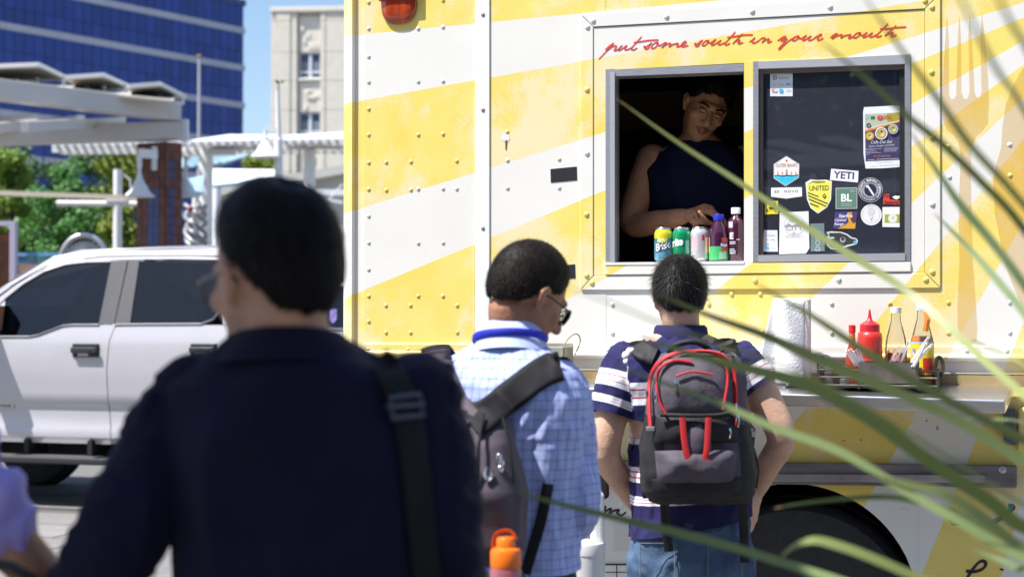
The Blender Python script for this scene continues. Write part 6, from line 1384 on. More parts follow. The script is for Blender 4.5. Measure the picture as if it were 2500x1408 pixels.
for k in range(6):
    a = k*1.05+0.3; fl_.ellipsoid(L(1542+13*math.cos(a), 872+14*math.sin(a), -0.062), (0.014, 0.012, 0.014), n=10, m=6)
fl_.build('flower_print', mat('flower_white', WH2, 0.85), shirt, smooth=60)
# jeans
jb = MB(); rings(jb, [(L(1690, 1420), 0.17, 0.115, 0), (L(1690, 1345), 0.172, 0.118, 0), (L(1690, 1262), 0.160, 0.110, 0)])
for sx in (-1, 1):
    hx = tor[0][0].x+sx*0.085; limb(jb, [(hx, 0, hipz-0.02), (hx+sx*0.015, 0.01, 0.48), (hx+sx*0.02, -0.02, 0.08)], [0.098, 0.075, 0.062], 18)
jm = blob(jb, 0.008, 4); folds(jm, 0.014, 8, (1, 1, 1.2), 9); folds(jm, 0.006, 20, (1, 1, 1), 4)
DEN = mat('denim', (0.025, 0.05, 0.11), 0.85, spec=0.2, var=0.5, scale=5, col2=(0.12, 0.19, 0.30), bump=0.2, bscale=200)
jeans = finish(jm, 'jeans', DEN, pa.root)
MB().tube([L(1690, 1275)+Vector((0.166*math.cos(t), 0.117*math.sin(t), 0)) for t in [2*math.pi*k/40 for k in range(40)]], 0.017, 8, closed=True, flat=0.35, side=(0, 0, 1)).build('waistband', mat('denim_dark', (0.03, 0.055, 0.12), 0.85), jeans, smooth=60)
for sx, x in ((-1, 1605), (1, 1770)):
    q = [L(x-42, 1325, -0.125), L(x+42, 1325, -0.125), L(x+42, 1410, -0.125), L(x, 1435, -0.125), L(x-42, 1410, -0.125)]
    MB().tube(q, 0.002, 5, closed=True).build('pocket_seam', mat('denim_seam', (0.16, 0.18, 0.22), 0.9), jeans)
for sx in (-1, 1):
    hx = tor[0][0].x+sx*0.105; MB().ellipsoid((hx, 0.04, 0.045), (0.05, 0.14, 0.05)).build('shoe', BLACK, pa.root, smooth=60)
# hair
def th_a(d): return 0.009 + 0.008*max(0, d.z) + 0.005*abs(d.x)*max(0.0, d.z+0.35)
hl = hl_back(-0.058, 0.0, 0.085); h = hair_shell(HM, 0.93, th_a, hl, 2.0, 0.0015, 110)
strands(h, HM, 0.93, th_a, hl, 9000, 0.030, 0.0007, 5, (0.012, -0.055, 0.11), 0.10)
h.build('hair', mat('hair_sheen', (0.0075, 0.0065, 0.0075), 0.45, spec=0.2), pa.root, smooth=80)

# ---- the backpack
bk = empty('backpack', pa.M @ L(1700, 1228, -0.24)); tag(bk, 'grey and black backpack with red zips worn by the striped polo man', 'backpack')
bko = bk.location.copy(); KB = lambda x, y, dy: at(x, y, 4.6+dy) - bko
BG = mat('pack_grey', (0.085, 0.072, 0.092), 0.75, spec=0.25, var=0.2, scale=16, bump=0.35, bscale=26); BKF = mat('pack_black', (0.016, 0.016, 0.018), 0.65, spec=0.3, var=0.3, scale=14, bump=0.35, bscale=24); RED = mat('pack_red', (0.46, 0.014, 0.018), 0.6)
prof_b = [(852, 1706, 0.075, 0.05), (862, 1705, 0.105, 0.075), (885, 1703, 0.124, 0.092), (940, 1700, 0.134, 0.105), (1010, 1700, 0.146, 0.115), (1090, 1701, 0.160, 0.122), (1160, 1703, 0.165, 0.122), (1200, 1704, 0.160, 0.112), (1222, 1704, 0.140, 0.085), (1230, 1704, 0.09, 0.05)]
def pk_at(y):
    for A, B in zip(prof_b, prof_b[1:]):
        if A[0] <= y <= B[0]:
            t = (y-A[0])/(B[0]-A[0]); return [lerp(A[i], B[i], t) for i in range(1, 4)]
    return list(prof_b[-1][1:]) if y > 1000 else list(prof_b[0][1:])
PD = -0.235       # pack centre behind the man's spine
def pk_surf(x, y, lift=0.0):
    cx_, hw, hd = pk_at(y); dy = PD-hd
    for _ in range(4):
        u = (x-cx_)*(4.6+dy)/F/hw; u = max(-0.985, min(0.985, u)); dy = PD - hd*(1-abs(u)**3.2)**(1/3.2)
    return KB(x, y, dy-lift)
mb_ = MB(); rg = []
for A, B in list(zip(prof_b, prof_b[1:])):
    for k in range(4):
        y = lerp(A[0], B[0], k/4); cx_, hw, hd = pk_at(y); c = KB(cx_, y, PD)
        rg.append([c + Vector((math.copysign(abs(math.cos(t))**(2/3.2), math.cos(t))*hw, math.copysign(abs(math.sin(t))**(2/3.2), math.sin(t))*hd, 0)) for t in [2*math.pi*k2/48 for k2 in range(48)]])
mb_.ring_loft(rg); pmz = mb_.mesh('main_body', [BG, BKF], 60)
folds(pmz, 0.010, 11, (1, 1, 1), 8); folds(pmz, 0.004, 26, (1, 1, 1), 3)
ct = centers(pmz); zc0 = KB(1700, 1020, PD).z; zc1 = KB(1700, 1165, PD).z
idx = [1 if (z < zc1 or (z < zc0 and abs(x - KB(1700, 1000, PD).x) > 0.10)) else 0 for x, y, z in ct]
pmz.polygons.foreach_set('material_index', idx); main = link('main_body', pmz, bk)
def patch(px, name, m, lift, amp=0.0, n=(20, 16), par=bk, th_=0.004, bulge=0.0, seed=1):
    """px: 4 corner pixel points (tl,tr,br,bl) draped on the pack"""
    tl, tr_, br_, bl2 = [Vector(p) for p in px]
    def fn(u, v):
        q = lerp(lerp(tl, tr_, u), lerp(bl2, br_, u), v); s_ = math.sin(math.pi*u)**0.35*math.sin(math.pi*v)**0.35 if 0 < u < 1 and 0 < v < 1 else 0.0
        nz = noise.noise(Vector((q.x*0.03+seed, q.y*0.03, seed)))*amp
        return pk_surf(q.x, q.y, lift*(0.15+0.85*s_)+bulge*math.sin(math.pi*u)*math.sin(math.pi*v)+nz*s_)
    return MB().grid(fn, *n, flip=True).build(name, m, par, smooth=60)
patch([(1612, 872), (1788, 872), (1795, 1012), (1602, 1012)], 'upper_pocket', BG, 0.016, 0.006, bulge=0.012)
patch([(1604, 1014), (1798, 1012), (1812, 1080), (1590, 1082)], 'mesh_pocket', BKF, 0.012, 0.004, bulge=0.01, seed=2)
patch([(1664, 1020), (1732, 1020), (1742, 1130), (1668, 1130)], 'centre_panel', BG, 0.020, 0.003, bulge=0.008, seed=3)
patch([(1598, 1100), (1800, 1095), (1792, 1180), (1606, 1184)], 'lower_pocket', BG, 0.018, 0.012, bulge=0.02, seed=4)
patch([(1590, 1168), (1815, 1164), (1808, 1222), (1600, 1224)], 'bottom_panel', BKF, 0.012, 0.004, seed=5)
def on_pack(pts, r, name, m, lift=0.008, flat=1.0, n=6, par=bk):
    q = catmull([pk_surf(x, y, lift) for x, y in pts], 5); return MB().tube(q, r, n, flat).build(name, m, par, smooth=60)
on_pack([(1588, 1040), (1584, 980), (1586, 930), (1600, 895), (1625, 872), (1660, 860), (1700, 857)], 0.0045, 'zip_trim', RED, 0.010, 1.4); on_pack([(1700, 857), (1740, 860), (1770, 872), (1790, 900), (1796, 950), (1797, 1000), (1797, 1040)], 0.0045, 'zip_trim', RED, 0.010, 1.4)
on_pack([(1626, 1010), (1612, 985), (1604, 950), (1604, 915), (1620, 890), (1650, 879), (1690, 884)], 0.0042, 'zip_trim', RED, 0.020); on_pack([(1740, 875), (1765, 884), (1776, 910), (1774, 950), (1764, 1000)], 0.0042, 'zip_trim', RED, 0.020)
on_pack([(1650, 918), (1680, 908), (1705, 908), (1740, 914)], 0.003, 'pocket_zip', RED, 0.034); on_pack([(1612, 1012), (1680, 1014), (1750, 1013), (1790, 1004)], 0.006, 'black_binding', BKF, 0.026)
for xa, xb in ((1666, 1680), (1730, 1722)):
    pts = [(xa, 1018), (xa+ (3 if xb > xa else -2), 1060), (lerp(xa, xb, .6), 1100), (xb, 1118), (xb+8, 1134)]
    q = catmull([pk_surf(x, y, 0.030) for x, y in pts], 5); MB().tube(q, 0.0085, 8, 0.25, side=(1, 0, 0)).build('red_strap', RED, bk, smooth=60)
q = catmull([KB(1632, 872, -0.25), KB(1640, 848, -0.27), KB(1670, 836, -0.28), KB(1700, 835, -0.28), KB(1726, 848, -0.27), KB(1736, 868, -0.25)], 6); MB().tube(q, 0.0105, 10, 0.8).build('top_handle', BKF, bk, smooth=60)
tra = [bvh_of(shirt), bvh_of(main)]
drape(tra, [(1600, 872), (1578, 862), (1562, 852), (1556, 844)], 46, 4.6, 'shoulder_strap', BKF, bk, 0.008, 0.012); drape(tra, [(1770, 862), (1776, 850), (1772, 838)], 44, 4.6, 'shoulder_strap', BKF, bk, 0.008, 0.012)
for (pts, nm) in (([(1562, 838, -0.03), (1575, 855, 0.09), (1572, 960, 0.13), (1575, 1080, 0.13)], 'shoulder_strap'), ([(1772, 832, -0.02), (1768, 850, 0.09), (1772, 960, 0.13), (1780, 1080, 0.13)], 'shoulder_strap')):
    MB().tube(catmull([KB(*p) for p in pts], 6), 0.032, 10, 0.28, side=(1, 0.1, 0)).build(nm, BKF, bk, smooth=60)
for (pts) in ([(1585, 1060, -0.2), (1576, 1140, -0.2), (1580, 1215, -0.18)], [(1830, 1090, -0.2), (1842, 1140, -0.2), (1838, 1190, -0.18)], [(1622, 1225, -0.17), (1627, 1290, -0.15), (1633, 1345, -0.14)], [(1812, 1222, -0.16), (1816, 1290, -0.14), (1818, 1372, -0.13)]):
    MB().tube(catmull([KB(*p) for p in pts], 5), 0.013, 8, 0.22, side=(1, 0, 0)).build('side_strap', BKF, bk, smooth=60)
for (x, y, l) in ((1600, 955, 26), (1578, 950, 22), (1647, 925, 24), (1797, 985, 40), (1802, 1010, 32), (1782, 1045, 24)):
    q = [pk_surf(x, y, 0.03), pk_surf(x+1, y+l*0.5, 0.034), pk_surf(x-1, y+l, 0.03)]; MB().tube(q, 0.0026, 6).build('zip_pull', CHROME, bk, smooth=60)
q = [pk_surf(1716, 945, 0.030) + Vector((0, 0, 0))]; 
lg = MB()
for k in range(3): lg.tube([pk_surf(1706+x, 950-y*(1-0.22*k)+k*4, 0.0365) for x, y in ((0, 0), (4, 12), (16, 17), (30, 12), (34, 0))], 0.0011, 5)
lg.build('emblem', mat('emblem_dark', (0.04, 0.034, 0.045), 0.7), bk)
bc = pk_surf(1588, 1046, 0.012); MB().cbox(bc, (0.022, 0.012, 0.012)).build('buckle', ALU, bk, bevel=0.002)
# ---------------------------------------------------------------- man in the blue checked shirt
pb_ = Person(1225, 3.6, -32, 'man in pale blue checked shirt and glasses with a grey backpack'); L = pb_.L
HM = headM(L(1288, 722, 0.0), -30, -29, 4)
tor = [(L(1235, 1430), 0.155, 0.105, 0), (L(1238, 1330), 0.150, 0.105, 0), (L(1232, 1180), 0.165, 0.112, 0), (L(1225, 1050), 0.185, 0.115, 0), (L(1222, 970), 0.195, 0.11, 0), (L(1224, 910), 0.165, 0.095, 0), (L(1236, 862), 0.095, 0.072, 0), (L(1248, 830), 0.060, 0.058, 0)]
b = MB(); rings(b, tor); add_head(b, HM, 0.95); smin_chain(b, [HM @ Vector((0, -0.02, -0.05)), L(1258, 810), L(1245, 850)], [0.054, 0.056, 0.064], 20)
arms = {1: [L(1362, 955), L(1388, 1090, -.02), L(1402, 1235, -.03), L(1360, 1262, .10), L(1300, 1215, .24)], -1: [L(1070, 955), L(1045, 1100, .0), L(1040, 1260, .0), L(1110, 1290, .12), L(1200, 1250, .24)]}
for sx in (-1, 1): limb(b, arms[sx], [0.055, 0.048, 0.042, 0.036, 0.028], 16)
for sx in (-1, 1): hand(b, arms[sx][-1], (0.35*-sx, 1, 0.2), (0, -0.3, 1), -sx, 0.5)
hipz = tor[0][0].z
for sx in (-1, 1):
    hx = tor[0][0].x+sx*0.08; limb(b, [(hx, 0, hipz), (hx+sx*0.01, 0.01, 0.46), (hx+sx*0.02, -0.02, 0.1)], [0.085, 0.055, 0.04]); limb(b, [(hx+sx*0.02, -0.03, 0.05), (hx+sx*0.04, 0.12, 0.035)], [0.042, 0.035])
bm_ = blob(b, 0.005, 2); dent(bm_, HM, [((-0.03, 0.092, 0.004), 0.014, (0, -0.009, 0)), ((0.03, 0.092, 0.004), 0.014, (0, -0.009, 0))]); finish(bm_, 'body', SK_B, pb_.root)
sb = MB(); rings(sb, [(L(1235, 1410), 0.170, 0.13, 0), (L(1235, 1350), 0.165, 0.125, 0)] + [(c, a+0.016, d+0.016, y) for c, a, d, y in tor[2:6]] + [(L(1238, 866), 0.108, 0.085, 0), (L(1248, 838), 0.070, 0.068, 0)])
for sx in (-1, 1): limb(sb, arms[sx], [0.066, 0.060, 0.056, 0.050, 0.042], 18)
sm_ = blob(sb, 0.006, 3); folds(sm_, 0.016, 9, (1, 1, 0.55), 13); folds(sm_, 0.005, 24, (1, 1, 0.7), 6); cut(sm_, L(1240, 1382), (0, 0, -1), 0.5)
cyl_attr(sm_, [(arms[1][0], arms[1][2], 0.064), (arms[1][2], arms[1][4], 0.05), (arms[-1][0], arms[-1][2], 0.064), (arms[-1][2], arms[-1][4], 0.05), (L(1245, 850), L(1240, 1380), 0.16)])
cm, g = newmat('checked_cotton'); ar_ = g.n('Attribute', attribute_name='around').outputs['Fac']; al = g.n('Attribute', attribute_name='along').outputs['Fac']
def lines(v, per, w_): return g.math('LESS_THAN', g.math('PINGPONG', v, per/2), w_)
ck = g.math('ADD', g.math('MULTIPLY', lines(ar_, 0.022, 0.0022), 0.5), g.math('MULTIPLY', lines(al, 0.022, 0.0022), 0.5))
g.l(g.mix(ck, (0.40, 0.47, 0.78), (0.20, 0.25, 0.56)), g.b.inputs['Base Color']); g.b.inputs['Roughness'].default_value = 0.8; g.b.inputs['Specular IOR Level'].default_value = 0.2
shirt = finish(sm_, 'checked_shirt', cm, pb_.root)
c_ = MB(); rg = []
CM = Matrix.Translation(L(1249, 826)) @ Matrix.Rotation(R(-12), 4, 'X') @ Matrix.Rotation(R(-6), 4, 'Y')
for (rx, ry, dz) in ((0.092, 0.092, -0.040), (0.086, 0.086, -0.02), (0.076, 0.074, 0.022), (0.070, 0.068, 0.030), (0.066, 0.062, 0.015)):
    rg.append([CM @ Vector((rx*math.cos(t), ry*math.sin(t), dz - (0.03*math.sin(t) if math.sin(t) > 0 else 0))) for t in [2*math.pi*k/36 for k in range(36)]])
c_.ring_loft(rg, caps=False).build('collar', mat('collar_blue', (0.44, 0.51, 0.80), 0.8, spec=0.2), shirt, smooth=60)
ly = MB(); ly.tube([CM @ Vector((0.0885*math.cos(t), 0.0885*math.sin(t), -0.004 - (0.03*math.sin(t) if math.sin(t) > 0 else 0))) for t in [math.pi*(0.95+1.1*k/24) for k in range(25)]], 0.009, 8, 0.3, side=(0, 0, 1)); ly.build('lanyard', mat('lanyard_blue', (0.01, 0.018, 0.42), 0.6), pb_.root, smooth=60)
tb = MB(); rings(tb, [(L(1240, 1500), 0.165, 0.12, 0), (L(1240, 1420), 0.166, 0.12, 0), (L(1240, 1370), 0.162, 0.118, 0)])
for sx in (-1, 1):
    hx = tor[0][0].x+sx*0.08; limb(tb, [(hx, 0, hipz-0.06), (hx+sx*0.01, 0.01, 0.46), (hx+sx*0.02, -0.02, 0.08)], [0.095, 0.07, 0.058], 16); MB().ellipsoid((hx+sx*0.03, 0.04, 0.045), (0.05, 0.14, 0.05)).build('shoe', BLACK, pb_.root, smooth=60)
finish(blob(tb, 0.012, 3), 'trousers', mat('dark_trousers', (0.02, 0.02, 0.024), 0.8), pb_.root)
def th_b(d): return 0.006 + 0.010*max(0, d.z)
hl = hl_back(-0.052, 0.0, 0.080); h = hair_shell(HM, 0.95, th_b, hl, 8.0, 0.0015, 110); strands(h, HM, 0.95, th_b, hl, 9000, 0.012, 0.00045, 15, (0.0, -0.05, 0.11), 0.10); h.build('hair', HB2, pb_.root, smooth=80)
def glasses(M, par, m, k=1.0, r=0.0018):
    e_ = MB()
    for sx in (-1, 1):
        c0 = Vector((sx*0.034, 0.102, -0.002)); e_.tube([M @ ((c0+Vector((0.025*math.copysign(abs(math.cos(t))**0.8, math.cos(t)), -0.006*abs(math.cos(t)), 0.020*math.copysign(abs(math.sin(t))**0.8, math.sin(t)))))*k) for t in [2*math.pi*q/24 for q in range(24)]], r*k, 6, closed=True)
        e_.tube([M @ (Vector(p)*k) for p in ((sx*0.059, 0.097, 0.006), (sx*0.073, 0.078, 0.008), (sx*0.079, 0.03, 0.010), (sx*0.080, -0.01, 0.008), (sx*0.078, -0.025, -0.012))], r*k, 6)
    e_.tube([M @ (Vector(p)*k) for p in ((-0.010, 0.104, 0.002), (0, 0.110, 0.006), (0.010, 0.104, 0.002))], r*k, 6)
    g0 = e_.build('glasses', m, par, smooth=60); g0['label'] = 'eyeglasses'
    for sx in (-1, 1): MB().ellipsoid(M @ (Vector((sx*0.034, 0.100, -0.002))*k), (0.024*k, 0.0008, 0.019*k), M.to_3x3(), 20, 8).build('lens', glassy('lens_glass', (0.95, 0.95, 0.93), 0.0, 0.02, 1.25) if 'lens_glass' not in MATS else MATS['lens_glass'], g0, smooth=60)
glasses(HM, pb_.root, BLACK, 0.95, 0.0020)
# slim grey backpack of the checked-shirt man
gb = empty('backpack', at(1190, 1330, 3.4)); tag(gb, 'slim plum grey backpack worn by the man in the checked shirt', 'backpack'); go = gb.location.copy(); G = lambda x, y, dy=0.0: at(x, y, 3.6+dy)-go
PG = mat('plum_grey_nylon', (0.075, 0.062, 0.078), 0.7, spec=0.3, var=0.15, scale=14, bump=0.3, bscale=20); PG2 = mat('charcoal_strap', (0.012, 0.011, 0.014), 0.75, spec=0.25)
m_ = MB(); rings(m_, [(G(1165, 1370, -.24), 0.075, 0.05, -25), (G(1165, 1330, -.25), 0.10, 0.075, -25), (G(1163, 1200, -.25), 0.105, 0.085, -25), (G(1160, 1080, -.23), 0.085, 0.072, -25), (G(1162, 1020, -.20), 0.07, 0.05, -25), (G(1165, 985, -.17), 0.05, 0.028, -25)], 28, 2.8)
gm_ = blob(m_, 0.007, 3); folds(gm_, 0.012, 9, (1, 1, 0.6), 31); gbody = finish(gm_, 'main_body', PG, gb)
def gstrap(pts, r, flat, side, nm='shoulder_strap', m=PG2): MB().tube(catmull([G(*p) for p in pts], 7), r, 12, flat, side=side).build(nm, m, gb, smooth=60)
trb = [bvh_of(shirt), bvh_of(gbody)]
drape(trb, [(1150, 1035), (1185, 1012), (1235, 975), (1290, 932), (1335, 903), (1368, 893)], 72, 3.6, 'shoulder_strap', PG2, gb, 0.007, 0.008); drape(trb, [(1150, 1030), (1112, 995), (1085, 945), (1066, 890), (1060, 855)], 78, 3.6, 'shoulder_strap', PG, gb, 0.007, 0.008)
gstrap([(1352, 880, 0.02), (1372, 915, .10), (1365, 1020, .15), (1340, 1180, .1)], 0.036, 0.2, (1, 0, 0.1)); gstrap([(1062, 848, 0.04), (1085, 890, .12), (1100, 1020, .16)], 0.036, 0.2, (1, 0, 0.1))
drape(trb, [(1282, 1400), (1300, 1340), (1318, 1280), (1332, 1215), (1338, 1180)], 26, 3.6, 'side_strap', PG2, gb, 0.006, 0.004)
gstrap([(1228, 1020, -.27), (1246, 1100, -.30), (1252, 1200, -.31), (1245, 1290, -.31)], 0.0035, 1.0, None, 'zip_seam'); gstrap([(1180, 1010, -.28), (1170, 1080, -.33), (1168, 1180, -.345)], 0.0035, 1.0, None, 'zip_seam')
for pts in ([(1188, 1140, -.34), (1184, 1160, -.345), (1192, 1172, -.345), (1202, 1158, -.34), (1196, 1142, -.34)],): MB().tube(catmull([G(*p) for p in pts], 5), 0.0035, 6).build('ring_pull', CHROME, gb, smooth=60)
for p in ((1218, 1115), (1224, 1130), (1222, 1145)): MB().ellipsoid(G(*p, -.325), (0.006, 0.004, 0.008)).build('zip_pull', CHROME, gb, smooth=60)
m_ = MB(); m_.tube([G(1232, 1470, -.35), G(1232, 1402, -.35), G(1232, 1398, -.35)], [0.042, 0.042, 0.040], 18); m_.build('bottle_pocket', BKF, gb, smooth=60)
# orange-topped drinking bottle in the side pocket
ob = empty('drinking_bottle', at(1235, 1420, 3.22)); tag(ob, 'pink drinking bottle with bright orange cap in the backpack side pocket', 'bottle'); s_ = 3.26/F
ORG = mat('orange_plastic', (0.85, 0.17, 0.008), 0.35); zq = lambda y: at(1235, y, 3.22).z - ob.location.z
MB().lathe([(0.031, -0.10), (0.033, -0.09), (0.033, zq(1392)), (0.030, zq(1382))], 26).build('body', mat('pink_plastic', (0.32, 0.10, 0.13), 0.15, spec=0.6), ob, smooth=50)
MB().lathe([(0.031, zq(1384)), (0.032, zq(1380)), (0.032, zq(1345)), (0.029, zq(1338)), (0.020, zq(1334))], 26).build('cap', ORG, ob, smooth=40)
MB().lathe([(0.0195, zq(1337)), (0.0195, zq(1314)), (0.017, zq(1310)), (0.001, zq(1310))], 26).build('spout', ORG, ob, smooth=40)
MB().tube(catmull([(-0.026, 0, zq(1340)), (-0.024, 0, zq(1310)), (-0.010, 0, zq(1296)), (0.010, 0, zq(1296)), (0.022, 0, zq(1316))], 5), 0.0045, 8, 0.6).build('carry_loop', mat('orange_dark', (0.55, 0.08, 0.01), 0.4), ob, smooth=60)
# white waste bin with domed lid between the two customers
wb_ = empty('waste_bin', (at(1425, 780, 4.25).x, 4.25, 0)); tag(wb_, 'white cylindrical bin with sloped lid between the two queueing men', 'bin'); sc_ = 4.25/F; r_ = 52*sc_
BW_ = mat('bin_white', (0.70, 0.70, 0.69), 0.45); zt_ = at(1425, 1345, 4.25).z
MB().lathe([(r_*0.9, 0), (r_*0.93, 0.01), (r_, zt_-0.03), (r_, zt_)], 30).build('body', BW_, wb_, smooth=40)
MB().lathe([(r_*1.02, zt_-0.005), (r_*1.02, zt_+0.02), (r_*0.98, zt_+0.026), (0.002, zt_+0.03)], 30).build('rim', BW_, wb_, smooth=40)
MB().box((0.35*r_, -0.02, zt_+0.02), (0.95*r_, 0.06, zt_+0.16)).build('back_post', BW_, wb_, bevel=0.012, seg=3)
# black bag held before the striped man
bb_ = empty('shoulder_bag', at(1478, 1215, 4.75)); tag(bb_, 'black bag edge showing between the two queueing men', 'bag'); q = lambda x, y, dy=0: at(x, y, 4.75+dy)-bb_.location
m_ = MB(); po = [q(1440, 1110), q(1470, 1108), q(1488, 1160), q(1490, 1215), q(1450, 1228)]; n_ = len(po); m_.add(po+[p+Vector((-0.02, 0.10, 0)) for p in po], [tuple(range(n_-1, -1, -1)), tuple(range(n_, 2*n_))]+[(i, (i+1) % n_, n_+(i+1) % n_, n_+i) for i in range(n_)]); clean(m_.build('bag_body', BKF, bb_, bevel=0.01)); 
MB().tube(catmull([q(1462, 1108), q(1455, 1060, .03), q(1470, 1000, .06)], 5), 0.008, 8, 0.4).build('bag_strap', BKF, bb_, smooth=60)

# ---------------------------------------------------------------- suited man in the foreground
pc = Person(740, 2.2, 8, 'man in dark navy suit jacket and glasses in the near foreground'); L = pc.L
HM = headM(L(668, 676, 0.0), 36, -8, -3)
tor = [(L(770, 1900), 0.16, 0.115, 0), (L(770, 1700), 0.155, 0.11, 0), (L(775, 1450), 0.172, 0.12, 0), (L(768, 1200), 0.176, 0.125, 0), (L(752, 1050), 0.180, 0.12, 0), (L(738, 938), 0.168, 0.10, 0), (L(715, 872), 0.108, 0.078, 0), (L(700, 800), 0.060, 0.060, 0)]
b = MB(); rings(b, tor); add_head(b, HM, 1.0); smin_chain(b, [HM @ Vector((0, -0.02, -0.05)), L(695, 795), L(705, 850)], [0.058, 0.059, 0.068], 20)
arms = {-1: [L(492, 982), L(388, 1135, -.03), L(262, 1375, -.06), L(215, 1480, .08), L(300, 1560, .25)], 1: [L(1003, 982), L(1050, 1170, -.02), L(1085, 1400, -.03), L(1070, 1520, .1), L(1000, 1540, .25)]}
for sx in (-1, 1): limb(b, arms[sx], [0.055, 0.048, 0.042, 0.036, 0.028], 16); hand(b, arms[sx][-1], (0.5*-sx, 1, 0), (0, 0, 1), -sx, 0.5)
hipz = tor[0][0].z
for sx in (-1, 1):
    hx = tor[0][0].x+sx*0.085; limb(b, [(hx, 0, hipz), (hx+sx*0.01, 0.01, 0.46), (hx+sx*0.02, -0.02, 0.1)], [0.085, 0.055, 0.04]); limb(b, [(hx+sx*0.02, -0.03, 0.05), (hx+sx*0.04, 0.12, 0.035)], [0.042, 0.035])
bm_ = blob(b, 0.005, 2); dent(bm_, HM, [((-0.032, 0.098, 0.004), 0.014, (0, -0.009, 0)), ((0.032, 0.098, 0.004), 0.014, (0, -0.009, 0))]); finish(bm_, 'body', SK_D, pc.root)
sb = MB(); rings(sb, [(L(775, 1960), 0.195, 0.15, 0), (L(775, 1800), 0.188, 0.142, 0)] + [(c, a+0.018, d+0.018, y) for c, a, d, y in tor[2:6]] + [(L(712, 872), 0.112, 0.09, 0), (L(702, 825), 0.074, 0.072, 0)])
for sx in (-1, 1): limb(sb, arms[sx][:4] + [arms[sx][4]], [0.068, 0.062, 0.055, 0.050, 0.045], 18)
sm_ = blob(sb, 0.006, 3); folds(sm_, 0.015, 6, (1, 1, 0.7), 23); folds(sm_, 0.009, 14, (1, 1, 2.0), 26, mask=lambda c: (np.abs(c[:, 0]) > 0.20).astype(float))
NAVY = mat('navy_wool', (0.0062, 0.0055, 0.023), 0.85, spec=0.15, var=0.2, scale=6, bump=0.15, bscale=300, sheen=0.05)
jk = finish(sm_, 'suit_jacket', NAVY, pc.root)
c_ = MB(); rg = []; CM = Matrix.Translation(L(702, 838)) @ Matrix.Rotation(R(-8), 4, 'X')
for (rx, ry, dz) in ((0.118, 0.104, -0.034), (0.104, 0.096, -0.016), (0.080, 0.080, 0.010), (0.074, 0.073, 0.014), (0.068, 0.066, 0.004)):
    rg.append([CM @ Vector((rx*math.cos(t), ry*math.sin(t), dz - (0.04*math.sin(t) if math.sin(t) > 0 else 0))) for t in [2*math.pi*k/36 for k in range(36)]])
c_.ring_loft(rg, caps=False).build('jacket_collar', NAVY, jk, smooth=60)
tb = MB()
for sx in (-1, 1):
    hx = tor[0][0].x+sx*0.085; limb(tb, [(hx, 0, hipz+0.02), (hx+sx*0.01, 0.01, 0.46), (hx+sx*0.02, -0.02, 0.08)], [0.1, 0.075, 0.06], 16); MB().ellipsoid((hx+sx*0.03, 0.04, 0.045), (0.05, 0.14, 0.05)).build('shoe', BLACK, pc.root, smooth=60)
finish(blob(tb, 0.012, 3), 'trousers', NAVY, pc.root)
def th_c(d): return 0.010 + 0.012*max(0, d.z) - 0.016*math.exp(-((d.x-0.02)**2+(d.y+0.42)**2+(d.z-0.86)**2)/0.05)
hl = hl_back(-0.066, 0.030, 0.085); h = hair_shell(HM, 1.0, th_c, hl, 4.0, 0.0015, 110); strands(h, HM, 1.0, th_c, hl, 9000, 0.016, 0.0005, 25, (0.0, -0.05, 0.11), 0.08); h.build('hair', HB, pc.root, smooth=80)
glasses(HM, pc.root, mat('frame_grey', (0.12, 0.12, 0.13), 0.3, 0.6), 1.0, 0.0022)
# shoulder strap with buckle
ss = empty('shoulder_bag', at(1045, 1900, 2.0)); tag(ss, 'black bag with buckled strap over the suited man\'s right shoulder', 'bag'); so_ = ss.location.copy(); Q = lambda x, y, dy: at(x, y, 2.2+dy)-so_
STP = mat('black_webbing', (0.006, 0.006, 0.008), 0.7, spec=0.25)
trc = bvh_of(jk); drape(trc, [(925, 880), (948, 900), (975, 955), (994, 1010), (1012, 1120), (1030, 1280), (1046, 1450), (1056, 1650), (1062, 1850)], 68, 2.2, 'strap', STP, ss, 0.006, 0.004)
MB().tube(catmull([Q(925, 872, 0.0), Q(910, 900, 0.09), Q(905, 1000, 0.13)], 5), 0.02, 10, 0.16, side=(1, 0, 0)).build('strap', STP, ss, smooth=60)
def QB(x, y):
    h = trc.ray_cast(EYE, ray(x, y).normalized(), 50); return at(x, y, h[0].y-0.014)-so_
bc = [QB(952, 970), QB(1024, 962), QB(1032, 1012), QB(960, 1020)]; MB().tube(bc, 0.0045, 8, closed=True).build('buckle', mat('buckle_grey', (0.05, 0.06, 0.09), 0.35), ss, smooth=40)
MB().tube([QB(945, 992), QB(1035, 986)], 0.004, 8).build('buckle', MATS['buckle_grey'], ss)
m_ = MB(); c0 = Q(1075, 1900, -.12); m_.cbox(c0, (0.09, 0.34, 0.26)); m_.build('bag_body', BKF, ss, bevel=0.03, seg=3)

